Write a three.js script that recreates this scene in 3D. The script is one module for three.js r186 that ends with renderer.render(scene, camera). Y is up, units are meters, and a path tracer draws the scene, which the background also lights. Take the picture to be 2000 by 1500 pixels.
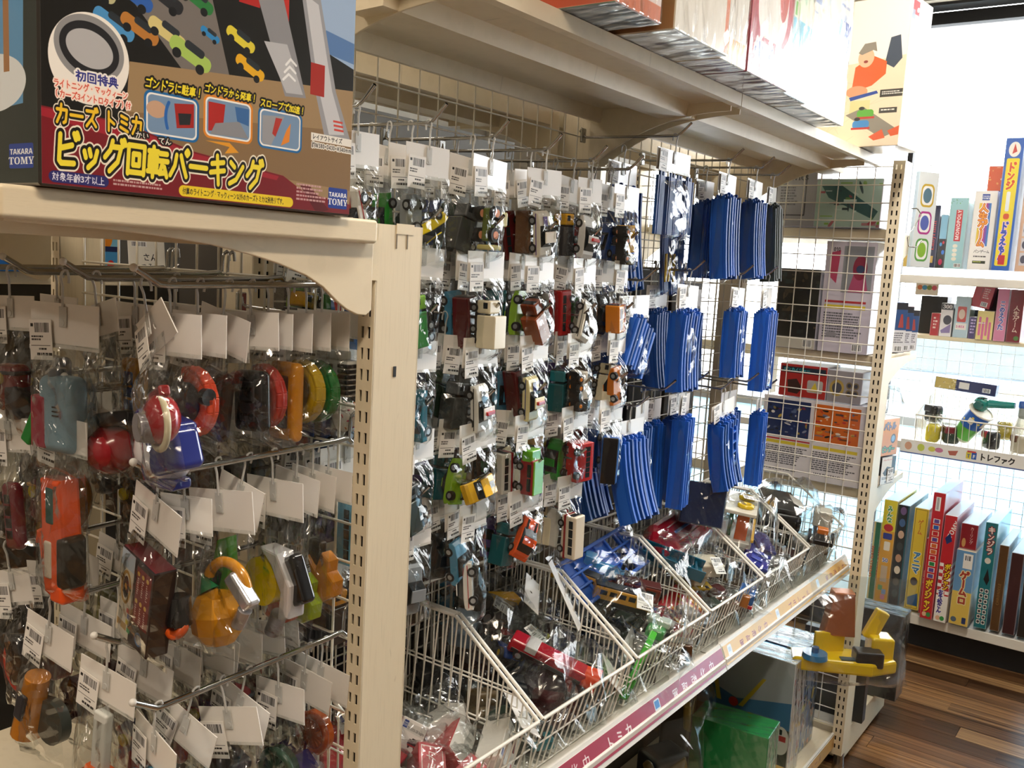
import * as THREE from 'three';
import { RoundedBoxGeometry } from 'three/addons/geometries/RoundedBoxGeometry.js';
import { mergeGeometries, mergeVertices } from 'three/addons/utils/BufferGeometryUtils.js';
import { RectAreaLightUniformsLib } from 'three/addons/lights/RectAreaLightUniformsLib.js';

// ---------- camera, sky, lamps, exposure ----------
const scene = new THREE.Scene();
const camera = new THREE.PerspectiveCamera(45.22, 2000 / 1500, 0.05, 60);
camera.position.set(-0.764, 1.466, 0.7555);
camera.up.set(0.07217, 0.98996, -0.12156);
camera.lookAt(-0.764 + 0.80233, 1.466 - 0.13002, 0.7555 - 0.58255);
const renderer = new THREE.WebGLRenderer({ antialias: true });
renderer.toneMapping = THREE.LinearToneMapping;
renderer.toneMappingExposure = 1.0;
renderer.shadowMap.enabled = true;
scene.background = new THREE.Color(0.96, 0.985, 1.0);
scene.backgroundIntensity = 11;
RectAreaLightUniformsLib.init();
const CEIL = 2.8;
// [x, z, length, width, turned along z, intensity, colour] of the ceiling fixtures
const FIXTURES = [
  [1.2, 0.45, 1.2, 0.16, false, 50, 0xfff6ea],
  [-1.0, 0.95, 1.2, 0.16, false, 52, 0xffe9cf],
  [-1.3, -0.9, 1.2, 0.16, false, 20, 0xffecd6],
  [0.9, -1.35, 1.2, 0.16, false, 10, 0xfff4e6],
  [-2.5, -0.35, 1.2, 0.16, true, 18, 0xffecd6],
  [-0.5, -1.9, 1.2, 0.16, false, 16, 0xfff0de],
  [2.75, 0.75, 1.2, 0.16, true, 14, 0xfffaf2],
];

// ---------- helpers ----------
let seed = 7;
const rnd = () => { seed = (seed * 1664525 + 1013904223) >>> 0; return seed / 4294967296; };
const rr = (a, b) => a + (b - a) * rnd();
const pick = (a) => a[Math.floor(rnd() * a.length)];
const used = new Map();
function numbered(name) { const n = used.get(name) ?? 0; used.set(name, n + 1); return n ? name + '_' + String(n).padStart(3, '0') : name; }
const mats = new Map();
function mat(color, rough = 0.45, o = {}) {
  const key = color + '|' + rough + '|' + JSON.stringify(o);
  if (!mats.has(key)) mats.set(key, new THREE.MeshPhysicalMaterial({ color, roughness: rough, ...o }));
  return mats.get(key);
}
const plastic = (c) => mat(c, 0.32);
const gloss = (c) => mat(c, 0.22, { clearcoat: 0.6, clearcoatRoughness: 0.1 });
const chrome = mat(0xb9b9b6, 0.22, { metalness: 1 });
function thing(name, label, category, pos = [0, 0, 0], turn = 0, group) {
  const o = new THREE.Group(); o.name = numbered(name); scene.add(o);
  o.position.set(...pos); o.rotation.y = turn; o.userData = { label, category };
  if (group) o.userData.group = group;
  return o;
}
function part(parent, name, geo, m, pos, rot, scl) {
  const o = new THREE.Mesh(geo, m); o.name = name; o.castShadow = o.receiveShadow = true;
  if (pos) o.position.set(...pos);
  if (rot) o.rotation.set(...rot);
  if (scl) o.scale.set(...scl);
  parent.add(o); return o;
}
function structure(name, geo, m, pos, rot) { const o = part(scene, name, geo, m, pos, rot); o.userData.kind = 'structure'; return o; }
const geoCache = new Map();
const cached = (key, make) => { if (!geoCache.has(key)) geoCache.set(key, make()); return geoCache.get(key); };
const bx = (w, h, d) => cached(`b${w},${h},${d}`, () => new THREE.BoxGeometry(w, h, d));
const rb = (w, h, d, r = 0.002, s = 2) => cached(`r${w},${h},${d},${r}`, () => new RoundedBoxGeometry(w, h, d, s, Math.min(r, w / 2.05, h / 2.05, d / 2.05)));
const cy = (r1, r2, h, n = 18) => cached(`c${r1},${r2},${h},${n}`, () => new THREE.CylinderGeometry(r1, r2, h, n));
const sp = (r, a = 18, b = 12) => cached(`s${r},${a}`, () => new THREE.SphereGeometry(r, a, b));
const tor = (R, r, arc = Math.PI * 2, n = 24, k = 8) => cached(`t${R},${r},${arc}`, () => new THREE.TorusGeometry(R, r, k, n, arc));
function at(geo, pos, rot, scl) {
  const g = geo.clone(), m = new THREE.Matrix4().compose(new THREE.Vector3(...(pos ?? [0, 0, 0])), new THREE.Quaternion().setFromEuler(new THREE.Euler(...(rot ?? [0, 0, 0]))), new THREE.Vector3(...(scl ?? [1, 1, 1])));
  return g.applyMatrix4(m);
}
function merge(list) { return mergeGeometries(list.map((g) => { const k = g.index ? g.toNonIndexed() : g.clone(); for (const n of Object.keys(k.attributes)) if (!['position', 'normal', 'uv'].includes(n)) k.deleteAttribute(n); return k; })); }
const V3 = (p) => new THREE.Vector3(...p);
const tube = (pts, r, seg = 24, k = 6) => new THREE.TubeGeometry(new THREE.CatmullRomCurve3(pts.map(V3), false, 'catmullrom', 0.1), seg, r, k);
function rod(a, b, r, k = 5) {            // a straight wire from a to b
  const A = V3(a), B = V3(b), d = B.clone().sub(A), g = new THREE.CylinderGeometry(r, r, d.length(), k, 1, true);
  g.applyQuaternion(new THREE.Quaternion().setFromUnitVectors(new THREE.Vector3(0, 1, 0), d.clone().normalize()));
  return g.translate(...A.add(B).multiplyScalar(0.5).toArray());
}
function poly(pts, depth, bevel = 0, holes = []) {   // outline in x, y made `depth` thick in z, centred
  const s = new THREE.Shape(pts.map((p) => new THREE.Vector2(...p)));
  for (const h of holes) s.holes.push(new THREE.Path(h.map((p) => new THREE.Vector2(...p))));
  const g = new THREE.ExtrudeGeometry(s, { depth: Math.max(1e-4, depth - 2 * bevel), bevelEnabled: bevel > 0, bevelThickness: bevel, bevelSize: bevel, bevelOffset: -bevel, bevelSegments: 2, curveSegments: 10 });
  return g.translate(0, 0, -Math.max(1e-4, depth - 2 * bevel) / 2);
}
const lathe = (pts, n = 24) => new THREE.LatheGeometry(pts.map((p) => new THREE.Vector2(...p)), n);
const circle = (cx, cyy, r, n = 12) => Array.from({ length: n }, (_, i) => [cx + r * Math.cos((i / n) * 2 * Math.PI), cyy + r * Math.sin((i / n) * 2 * Math.PI)]);

// ---------- printed sheets: all print is drawn once on shared sheets ----------
const sheets = [], swatches = [];     // every sheet carries the same row of plain colour swatches
function swatch(s, c, i) { s.g.fillStyle = c; s.g.fillRect(4 + i * 14, 4, 14, 14); }
function newSheet() {
  const c = document.createElement('canvas'); c.width = c.height = 2048;
  const t = new THREE.CanvasTexture(c); t.colorSpace = THREE.SRGBColorSpace; t.anisotropy = 8;
  const s = { c, g: c.getContext('2d'), x: 4, y: 24, row: 0, t };
  s.card = new THREE.MeshPhysicalMaterial({ map: t, roughness: 0.5 });
  s.gloss = new THREE.MeshPhysicalMaterial({ map: t, roughness: 0.3, clearcoat: 0.5, clearcoatRoughness: 0.12 });
  s.g.fillStyle = '#fff'; s.g.fillRect(0, 0, 2048, 2048);
  sheets.push(s); swatches.forEach((w, i) => swatch(s, w, i)); return s;
}
function print(w, h, draw) {              // room for a print of w x h pixels; returns where it lies
  w = Math.round(w); h = Math.round(h);
  let s = sheets[sheets.length - 1] ?? newSheet();
  if (s.x + w + 4 > 2044) { s.x = 4; s.y += s.row + 6; s.row = 0; }
  if (s.y + h + 4 > 2044) s = newSheet();
  const { g } = s; g.save(); g.translate(s.x, s.y); g.beginPath(); g.rect(-2, -2, w + 4, h + 4); g.clip();
  g.lineJoin = g.lineCap = 'round'; draw(g, w, h); g.restore();
  const r = { s, u0: s.x / 2048, u1: (s.x + w) / 2048, v0: 1 - (s.y + h) / 2048, v1: 1 - s.y / 2048 };
  s.x += w + 6; s.row = Math.max(s.row, h); return r;
}
function cells(colors) { if (!sheets.length) newSheet(); return colors.map((c) => { const i = swatches.push(c) - 1; for (const s of sheets) swatch(s, c, i); return { plain: true, s: sheets[0], u0: (8 + i * 14) / 2048, u1: (14 + i * 14) / 2048, v0: 1 - 14 / 2048, v1: 1 - 8 / 2048 }; }); }
// A box with chamfered edges, each face showing its own print. faces: {f front +z, b back, r +x, l -x, t top, d below}; `all` for the rest.
function printBox(w, h, d, faces, c = 0.0015) {
  const X = w / 2, Y = h / 2, Z = d / 2, P = [], U = [], x = X - c, y = Y - c, z = Z - c;
  const quad = (a, b, cc, dd, uv) => { for (const [p, t] of [[a, 0], [b, 1], [cc, 2], [a, 0], [cc, 2], [dd, 3]]) { P.push(...p); U.push(...uv[t]); } };
  if (new Set(Object.values(faces).filter((r) => !r.plain).map((r) => r.s)).size > 1) console.log('prints on two sheets');
  const F = (k) => faces[k] ?? faces.all, uvs = (r) => [[r.u0, r.v0], [r.u1, r.v0], [r.u1, r.v1], [r.u0, r.v1]];
  quad([-x, -y, Z], [x, -y, Z], [x, y, Z], [-x, y, Z], uvs(F('f')));
  quad([x, -y, -Z], [-x, -y, -Z], [-x, y, -Z], [x, y, -Z], uvs(F('b')));
  quad([X, -y, z], [X, -y, -z], [X, y, -z], [X, y, z], uvs(F('r')));
  quad([-X, -y, -z], [-X, -y, z], [-X, y, z], [-X, y, -z], uvs(F('l')));
  quad([-x, Y, z], [x, Y, z], [x, Y, -z], [-x, Y, -z], uvs(F('t')));
  quad([-x, -Y, -z], [x, -Y, -z], [x, -Y, z], [-x, -Y, z], uvs(F('d')));
  const e = F('e') ?? F('f'), m = [[e.u0, e.v0], [e.u1, e.v0], [e.u1, e.v0], [e.u0, e.v0]], n = [[e.u0, e.v0], [e.u0, e.v0], [e.u0, e.v1], [e.u0, e.v1]];
  for (const s of [1, -1]) for (const k of [1, -1]) {
    const flip = (q) => (s * k > 0 ? q : [q[1], q[0], q[3], q[2]]);
    quad(...flip([[s * x, -y, k * Z], [s * X, -y, k * z], [s * X, y, k * z], [s * x, y, k * Z]]), n);
    quad(...flip([[-x, s * y, k * Z], [x, s * y, k * Z], [x, s * Y, k * z], [-x, s * Y, k * z]]), m);
    quad(...flip([[s * x, k * Y, -z], [s * x, k * Y, z], [s * X, k * y, z], [s * X, k * y, -z]].reverse()), n);
    for (const q of [1, -1]) { const T = [[s * X, k * y, q * z], [s * x, k * Y, q * z], [s * x, k * y, q * Z]]; if (s * k * q < 0) T.reverse(); for (const p of T) { P.push(...p); U.push(e.u0, e.v0); } }
  }
  const g = new THREE.BufferGeometry(); g.setAttribute('position', new THREE.Float32BufferAttribute(P, 3)); g.setAttribute('uv', new THREE.Float32BufferAttribute(U, 2)); g.computeVertexNormals(); return g;
}
// a flat printed card of thickness d, print in front and `back` behind
const printCard = (w, h, r, back, d = 0.0008) => printBox(w, h, d, { f: r, b: back ?? r, all: back ?? { ...r, u1: r.u0 + 0.0005, v1: r.v0 + 0.0005 } }, d / 4);

// ---------- a small stroke alphabet for the Japanese print ----------
const DAK = ';80,4 88,18;92,1 99,14', HAN = ';90,4 97,11 90,18 83,11 90,4';
const base = {
  'カ': '15,32 82,32 74,85 60,92;45,8 40,50 15,92', 'ス': '20,18 76,18 60,50 20,90;58,58 86,88', 'ト': '35,5 35,95;35,40 75,60', 'ヒ': '25,10 25,80 34,88 85,86;25,48 74,36', 'ク': '42,8 34,34 12,56;38,24 80,24 68,66 34,94', 'ハ': '38,22 32,54 12,84;60,22 74,54 90,84',
  'コ': '20,22 78,22 78,84;18,84 78,84', 'フ': '16,18 80,18 72,54 34,92', 'ケ': '32,8 26,36 10,56;28,30 90,30;62,30 58,66 38,94', 'ホ': '10,32 90,32;50,8 50,92 40,88;28,50 12,78;72,50 88,78', 'シ': '22,14 44,24;12,38 34,48;16,90 56,74 88,34',
  'セ': '12,42 86,30 66,60;38,10 38,80 48,88 84,84', 'て': '10,22 86,18 52,40 46,68 76,90', 'か': '12,36 64,34 60,78 46,90;42,8 34,50 14,92;76,26 92,54',
};
const G = {
  ...base, 'ー': '8,50 92,50', 'ミ': '28,14 74,26;30,42 70,52;22,70 78,88', 'ッ': '25,48 32,64;46,42 52,58;78,44 70,72 44,92', 'キ': '18,32 80,24;14,60 86,50;44,6 58,95', 'ン': '18,20 40,34;18,88 52,74 86,30',
  'ラ': '26,14 76,14;16,38 84,38 76,66 40,94', 'ロ': '20,22 20,84;20,22 80,22 80,84;20,80 80,80', 'レ': '28,8 28,88 84,44', 'イ': '74,8 50,40 12,62;54,38 54,94', 'ア': '14,20 84,20 66,50;50,36 46,64 22,92', 'ウ': '50,6 50,22;18,24 18,44;18,24 82,24 76,58 40,94',
  'サ': '8,34 92,34;30,10 30,62;70,8 70,56 34,94', 'マ': '12,20 86,20 48,66;34,46 62,80', 'ィ': '70,38 50,62 26,76;52,60 52,96', 'ル': '30,16 28,60 8,90;58,10 58,84 92,54', 'ム': '44,10 20,78 82,72;64,50 88,90', 'ャ': '16,54 84,46 72,66;36,36 50,96', 'ァ': '22,44 78,44 66,62;50,54 46,74 30,94',
  'ニ': '24,26 76,26;10,80 90,80', 'タ': '42,8 34,34 12,56;38,24 80,24 68,66 34,94;36,46 66,64', 'リ': '28,12 28,60;72,8 72,56 44,94', 'ソ': '20,16 34,40;82,12 70,56 38,92', 'ツ': '18,18 28,40;46,12 54,34;84,16 74,58 42,94',
  'に': '22,12 16,50 24,90;46,30 84,28;44,70 58,84 88,80', 'ら': '44,8 62,18;30,36 28,64 56,50 80,60 76,82 40,94', 'の': '52,24 44,64 28,84 14,62 28,30 58,20 86,44 80,74 54,90', 'は': '20,10 14,50 22,90;42,32 92,30;70,10 70,76 56,90 42,80 56,70 92,88',
  'り': '30,12 26,44 32,58;66,8 72,46 44,94', 'す': '8,26 92,26;56,6 56,56 40,64 38,46 54,44 62,62 40,94', 'お': '10,30 66,28;38,8 36,84 16,80 22,66 64,54 84,70 70,90 52,86;74,20 90,34', 'も': '40,6 34,70 48,92 78,84 80,64;16,32 66,32;14,54 64,54', 'い': '22,20 22,70 36,82;74,26 84,58',
  'セ': '12,42 86,30 66,60;38,10 38,80 48,88 84,84', 'ょ': '50,36 50,82 38,94 28,84 44,78 76,94;52,56 74,52', 'ゃ': '22,58 62,46 80,58 70,74 56,74;50,36 58,48;34,46 50,96', 'っ': '24,58 64,50 80,64 70,84 46,94', 'こ': '24,22 76,20;22,72 40,86 80,84', 'た': '10,28 56,26;36,6 12,92;54,48 86,46;52,76 66,88 90,84', 'つ': '8,34 62,26 88,46 76,76 46,88', '（': '70,4 52,28 52,72 70,96', '）': '30,4 48,28 48,72 30,96', 'そ': '30,12 72,12 14,46 88,40 56,58 52,82 76,92', 'さ': '14,28 84,24;42,6 64,50;26,58 30,84 76,88', 'ん': '46,8 12,90 38,54 54,62 58,88 92,62', 'え': '40,4 60,12;22,32 74,28 10,90 44,58 58,88 90,90', 'ち': '14,26 84,24;46,6 28,56 62,46 82,62 72,84 40,94', 'し': '34,8 32,76 52,90 82,66', 'よ': '50,8 50,74 34,90 20,76 40,66 86,88;52,36 82,32', 'う': '36,8 64,14;26,38 60,30 78,48 66,78 40,96',
  'み': '24,16 60,14 20,86 12,66 60,56 88,72;74,44 62,92', 'な': '10,28 54,24;36,8 16,58;66,20 88,36;66,44 66,84 44,90 40,76 64,72 88,88', '・': '48,50 53,50', '！': '50,8 50,64;50,84 50,88', '。': '14,82 24,76 28,88 16,92 14,82', '、': '16,78 28,92',
  '回': '14,12 14,94;14,12 86,12 86,94;14,90 86,90;36,36 36,68;36,36 64,36 64,68;36,68 64,68', '転': '6,20 50,20;10,36 10,66 46,66 46,36 10,36;10,51 46,51;4,80 52,80;28,8 28,96;58,24 92,24;54,46 97,46;74,46 60,84 90,80;82,64 95,92',
  '駐': '10,10 10,60;10,10 46,10;10,27 44,27;10,44 44,44;10,60 48,60 44,90 36,92;28,10 28,60;10,74 8,88;20,74 22,86;32,74 36,84;70,6 78,16;56,28 94,28;58,56 92,56;52,92 98,92;75,28 75,92', '車': '12,18 88,18;20,34 20,66 80,66 80,34 20,34;20,50 80,50;6,80 94,80;50,4 50,98',
  '発': '14,14 44,14 8,52;24,28 34,36;58,10 64,26 94,50;84,10 68,24;94,22 76,34;30,50 70,50;14,66 86,66;40,50 36,74 12,94;62,50 62,84 72,92 92,88 92,76', '加': '8,30 48,30 44,84 32,86;28,8 24,56 6,92;62,24 62,88;62,24 92,24 92,88;62,80 92,80',
  '速': '36,20 94,20;42,34 42,56 88,56 88,34 42,34;64,6 64,82;62,58 38,80;66,58 92,78;10,12 20,24;6,44 22,44 20,72 4,88;16,76 36,92 98,92', '初': '24,4 32,14;8,24 44,24 8,58;26,42 26,96;30,48 44,60;50,22 92,22 88,84 74,88;70,22 64,60 46,94',
  '特': '14,14 10,34;12,30 46,30;4,62 48,54;28,6 28,98;56,22 92,22;74,6 74,42;50,42 97,42;50,62 97,62;82,46 82,92 70,92;60,70 68,80', '典': '24,16 24,66;24,16 78,16 78,66;42,6 42,66;60,6 60,66;24,40 78,40;4,66 96,66;36,72 14,94;64,72 88,94', '付': '32,6 8,54;22,36 22,96;42,34 94,34;76,8 76,86 62,90;50,54 60,66',
  '対': '26,6 26,20;6,22 50,22;40,26 10,88;16,40 46,84;54,36 96,36;80,8 80,88 68,90;60,54 68,66', '象': '42,4 24,24;40,12 66,12 56,24;22,24 22,42 80,42 80,24 22,24;50,24 46,44 12,62;40,52 60,62 56,92 44,92;52,64 18,80;60,60 82,50;62,66 92,90', '年': '28,4 12,34;24,20 84,20;24,44 84,44;24,44 24,68;4,68 96,68;54,20 54,98',
  '齢': '28,4 28,30;28,16 48,16;4,32 52,32;10,40 10,92 46,92 46,40;28,40 28,92;14,50 22,60;42,50 34,60;12,74 44,74;76,4 54,40;76,4 98,38;66,40 86,40;60,54 92,54 90,76;76,54 76,96', '才': '8,26 92,26;58,6 58,86 44,92;54,32 12,78', '以': '18,18 22,80;16,84 44,66;36,24 46,38;80,10 72,60 44,92;70,66 90,92', '上': '50,8 50,88;50,44 82,44;6,90 94,90',
  '約': '28,4 10,26 30,40 10,58;44,24 8,60;26,56 26,96;10,70 6,88;40,68 46,82;64,6 50,40;58,24 92,24 88,84 74,90;62,46 74,62', '属': '16,10 86,10 86,26;16,26 86,26;16,10 16,60 6,94;30,36 78,32;32,44 32,60 78,60 78,44 32,44;54,32 54,86;26,70 90,70 86,94;26,70 26,96;34,84 72,82', '外': '28,6 8,46;22,24 50,24 38,62 10,94;18,42 36,58;70,6 70,98;72,40 94,58',
  '別': '14,10 14,40 50,40 50,10 14,10;8,54 52,54 48,88 36,90;30,40 26,70 6,94;66,20 66,66;88,6 88,88 76,92', '売': '50,4 50,32;12,16 88,16;24,32 76,32;10,60 10,46 90,46 90,60;38,56 34,78 10,94;62,56 62,84 72,92 92,88', '買': '12,12 12,34 88,34 88,12 12,12;36,12 36,34;62,12 62,34;24,44 24,80 76,80 76,44 24,44;24,56 76,56;24,68 76,68;40,82 14,96;60,82 88,96',
  '取': '6,14 52,14;16,14 16,80;42,14 42,96;16,34 42,34;16,54 42,54;4,82 52,74;56,26 92,26 78,66 50,94;60,40 72,70 96,94', '強': '8,12 40,12 40,34 10,34 8,58 40,58 36,88 22,90;72,6 54,32 90,30;82,20 94,38;52,44 52,68 92,68 92,44 52,44;72,36 72,90;48,90 94,86;88,78 97,94', '化': '32,6 6,52;22,34 22,96;86,22 54,46;56,8 56,80 64,90 94,88 94,74', '中': '14,26 14,66 86,66 86,26 14,26;50,4 50,98',
  '人': '50,8 44,46 8,92;48,36 62,66 94,92', '生': '26,8 10,40;22,28 86,28;20,56 82,56;6,92 94,92;50,4 50,92', '松': '4,32 48,32;28,6 28,98;26,36 6,72;30,44 46,62;66,10 50,42;76,8 96,44;72,50 56,88 88,84;80,70 94,94', '盤': '10,14 46,14 44,44;28,6 28,44;8,30 50,30;60,10 84,10 88,34;58,40 92,54;14,58 14,90;14,58 86,58 86,90;38,58 38,90;62,58 62,90;4,92 96,92', '遊': '34,20 60,20;46,6 46,30;42,36 38,74;44,44 60,44 56,74;72,8 64,30;68,20 96,20;68,40 92,40 76,54;80,52 80,76;64,60 96,60;10,12 20,24;6,44 22,44 20,72 4,88;16,76 36,92 98,92', '版': '14,8 14,56 6,94;34,6 34,40;14,40 46,40;34,58 34,94;14,58 34,58;54,14 96,14;56,14 54,60 44,94;58,38 88,38 76,66 52,94;60,50 74,72 96,94',
};
for (const [a, b, m] of [['ズ', 'ス', DAK], ['ド', 'ト', DAK], ['ビ', 'ヒ', DAK], ['グ', 'ク', DAK], ['ゴ', 'コ', DAK], ['ゲ', 'ケ', DAK], ['ジ', 'シ', DAK], ['バ', 'ハ', DAK], ['ボ', 'ホ', DAK], ['ゼ', 'セ', DAK], ['ガ', 'カ', DAK], ['で', 'て', DAK], ['が', 'か', DAK], ['パ', 'ハ', HAN], ['プ', 'フ', HAN], ['ポ', 'ホ', HAN]]) G[a] = base[b] + m;
// jp(g, text, x, y, size, {fill, w (stroke, share of size), edge: [[colour, extra], ...], step, down, slant, sx})
function jp(g, text, x, y, size, o = {}) {
  const step = (o.step ?? 1.02) * size, sx = o.sx ?? 1;
  const layers = [...(o.edge ?? []).map(([c, e]) => [c, (o.w ?? 0.1) * size + 2 * e]), [o.fill ?? '#000', (o.w ?? 0.1) * size]];
  g.save(); g.translate(x, y); g.transform(sx, 0, -(o.slant ?? 0), 1, 0, 0); g.lineJoin = g.lineCap = 'round';
  for (const [c, lw] of layers) {
    g.strokeStyle = c; g.fillStyle = c; g.lineWidth = lw;
    let p = 0;
    for (const ch of text) {
      const ox = o.down ? 0 : p, oy = o.down ? p : 0;
      let k = 1;
      if (G[ch]) {
        for (const s of G[ch].split(';')) {
          g.beginPath();
          s.split(' ').forEach((q, i) => { let [a, b] = q.split(',').map(Number); if (o.down && ch === 'ー') [a, b] = [b, a]; const X = ox + (a * size) / 100, Y = oy + (b * size) / 100; if (i) g.lineTo(X, Y); else g.moveTo(X, Y); });
          g.stroke();
        }
      } else if (ch !== ' ') {
        g.font = `bold ${size}px sans-serif`; k = o.down ? 1 : g.measureText(ch).width / size + 0.03;
        if (lw > (o.w ?? 0.1) * size) { g.lineWidth = lw - (o.w ?? 0.1) * size; g.strokeText(ch, ox, oy + size * 0.9); g.lineWidth = lw; }
        g.fillText(ch, ox, oy + size * 0.9);
      } else k = 0.45;
      p += step * k;
    }
  }
  g.restore();
}
function latin(g, text, x, y, size, fill, o = {}) {
  g.save(); g.translate(x, y); if (o.rot) g.rotate(o.rot); g.font = `${o.plain ? '' : 'bold '}${size}px ${o.font ?? 'sans-serif'}`; g.textAlign = o.align ?? 'left';
  if (o.edge) { g.strokeStyle = o.edge; g.lineWidth = o.ew ?? 4; g.strokeText(text, 0, 0); }
  g.fillStyle = fill; g.fillText(text, 0, 0); g.restore();
}
const fill = (g, c, x, y, w, h) => { g.fillStyle = c; g.fillRect(x, y, w, h); };
const blob = (g, c, pts) => { g.fillStyle = c; g.beginPath(); pts.forEach((p, i) => (i ? g.lineTo(...p) : g.moveTo(...p))); g.closePath(); g.fill(); };
const disc = (g, c, x, y, a, b = a, r = 0) => { g.fillStyle = c; g.beginPath(); g.ellipse(x, y, a, b, r, 0, 7); g.fill(); };
const pill = (g, c, x, y, w, h, r) => { g.fillStyle = c; g.beginPath(); g.roundRect(x, y, w, h, r); g.fill(); };
function scribble(g, c, x, y, w, h, rows) { g.fillStyle = c; for (let i = 0; i < rows; i++) { let p = x; const y0 = y + (i * h) / rows, hh = (h / rows) * 0.55, end = x + w * rr(0.7, 1); while (p < end) { const l = rr(0.5, 2.2) * hh; g.fillRect(p, y0, l, hh); p += l + hh * 0.35; } } }
function bars(g, x, y, w, h) { fill(g, '#fff', x - 3, y - 2, w + 6, h + 4); g.fillStyle = '#181818'; let p = x; while (p < x + w - 2) { const l = rr(1, 4); g.fillRect(p, y, l, h); p += l + rr(1, 4); } }
function maker(g, x, y, w) { pill(g, '#1d3f9c', x, y, w, w * 0.82, w * 0.06); latin(g, 'TAKARA', x + w / 2, y + w * 0.36, w * 0.25, '#fff', { align: 'center' }); latin(g, 'TOMY', x + w / 2, y + w * 0.68, w * 0.34, '#fff', { align: 'center', font: 'serif' }); }

// ---------- surfaces ----------
function noiseTex(w, h, f, rep) { const c = document.createElement('canvas'); c.width = w; c.height = h; f(c.getContext('2d'), w, h); const t = new THREE.CanvasTexture(c); t.wrapS = t.wrapT = THREE.RepeatWrapping; if (rep) t.repeat.set(...rep); return t; }
const scuff = noiseTex(512, 512, (g, w, h) => {
  fill(g, '#f6f6f6', 0, 0, w, h);
  for (let i = 0; i < 2600; i++) { g.globalAlpha = rr(0.02, 0.07); disc(g, rnd() < 0.5 ? '#fff' : '#bba', rr(0, w), rr(0, h), rr(1, 7)); }
  g.strokeStyle = '#8a8272'; for (let i = 0; i < 46; i++) { g.globalAlpha = rr(0.05, 0.3); g.lineWidth = rr(0.4, 1.2); const x = rr(0, w), y = rr(0, h); g.beginPath(); g.moveTo(x, y); g.lineTo(x + rr(-22, 22), y + rr(-5, 14)); g.stroke(); }
  g.globalAlpha = 1;
}); scuff.colorSpace = THREE.SRGBColorSpace;
const cream = new THREE.MeshPhysicalMaterial({ color: 0xf3e6c8, roughness: 0.42, map: scuff });
const white = new THREE.MeshPhysicalMaterial({ color: 0xf2eee4, roughness: 0.36, map: scuff });
const wireWhite = mat(0xefece2, 0.35), wireGrey = mat(0xded8c6, 0.38), plaster = mat(0xa9a294, 0.8), dark = mat(0x1a1a1c, 0.6), taupe = mat(0x8a8172, 0.7);
const grain = noiseTex(512, 1024, (g, w, h) => {
  fill(g, '#d5cabb', 0, 0, w, h);
  for (let i = 0; i < 1500; i++) { g.globalAlpha = rr(0.04, 0.26); g.fillStyle = pick(['#4a3626', '#2e2118', '#efe6d6', '#6e5540']); const x = rr(0, w); g.beginPath(); const l = rr(120, 900), y = rr(-300, h); g.ellipse(x, y + l / 2, rr(0.6, 5), l / 2, rr(-0.012, 0.012), 0, 7); g.fill(); }
  g.globalAlpha = 1;
}); grain.colorSpace = THREE.SRGBColorSpace;
const wood = [0xb8926a, 0x8e6b4a, 0xd2ae82, 0x6f5239, 0xa37c58, 0xc69c6e].map((c) => new THREE.MeshPhysicalMaterial({ color: c, map: grain, roughness: 0.3, bumpMap: grain, bumpScale: 0.0003 }));

// ---------- the room ----------
const floorSlab = structure('floor', bx(7.2, 0.06, 5.6), wood[0], [0.2, -0.036, 0]);
{ // laminate planks laid along z; those the aisle shows are single planks
  let n = 0;
  const shapes = [0, 1, 2, 3].map((k) => { const g = new THREE.BoxGeometry(0.0885, 0.006, 1.198); const uv = g.attributes.uv, p = g.attributes.position; for (let i = 0; i < uv.count; i++) uv.setXY(i, p.getX(i) / 0.5 + k * 0.27, p.getZ(i) / 1.3 + k * 0.31); return g; });
  for (let i = 0; i < 26; i++) for (let j = -1; j < 2; j++) {
    const z = j * 1.2 + ((i * 0.47) % 1.2) - 0.2;
    part(floorSlab, 'plank', shapes[n % 4], wood[(i * 5 + j * 3 + ((i * j) % 4) + 12) % 6], [1.6 - 0.2 + i * 0.09, 0.036 - 0.0035, z]); n++;
  }
}
structure('ceiling', bx(7.2, 0.1, 5.6), mat(0x7f7c76, 0.9), [0.2, CEIL + 0.05, 0]);
structure('wall_back', bx(7.2, CEIL, 0.1), plaster, [0.2, CEIL / 2, -2.75]);
structure('wall_front', bx(7.2, CEIL, 0.1), mat(0x6f685c, 0.8), [0.2, CEIL / 2, 2.75]);
structure('wall_left', bx(0.1, CEIL, 5.6), plaster, [-3.35, CEIL / 2, 0]);
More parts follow.
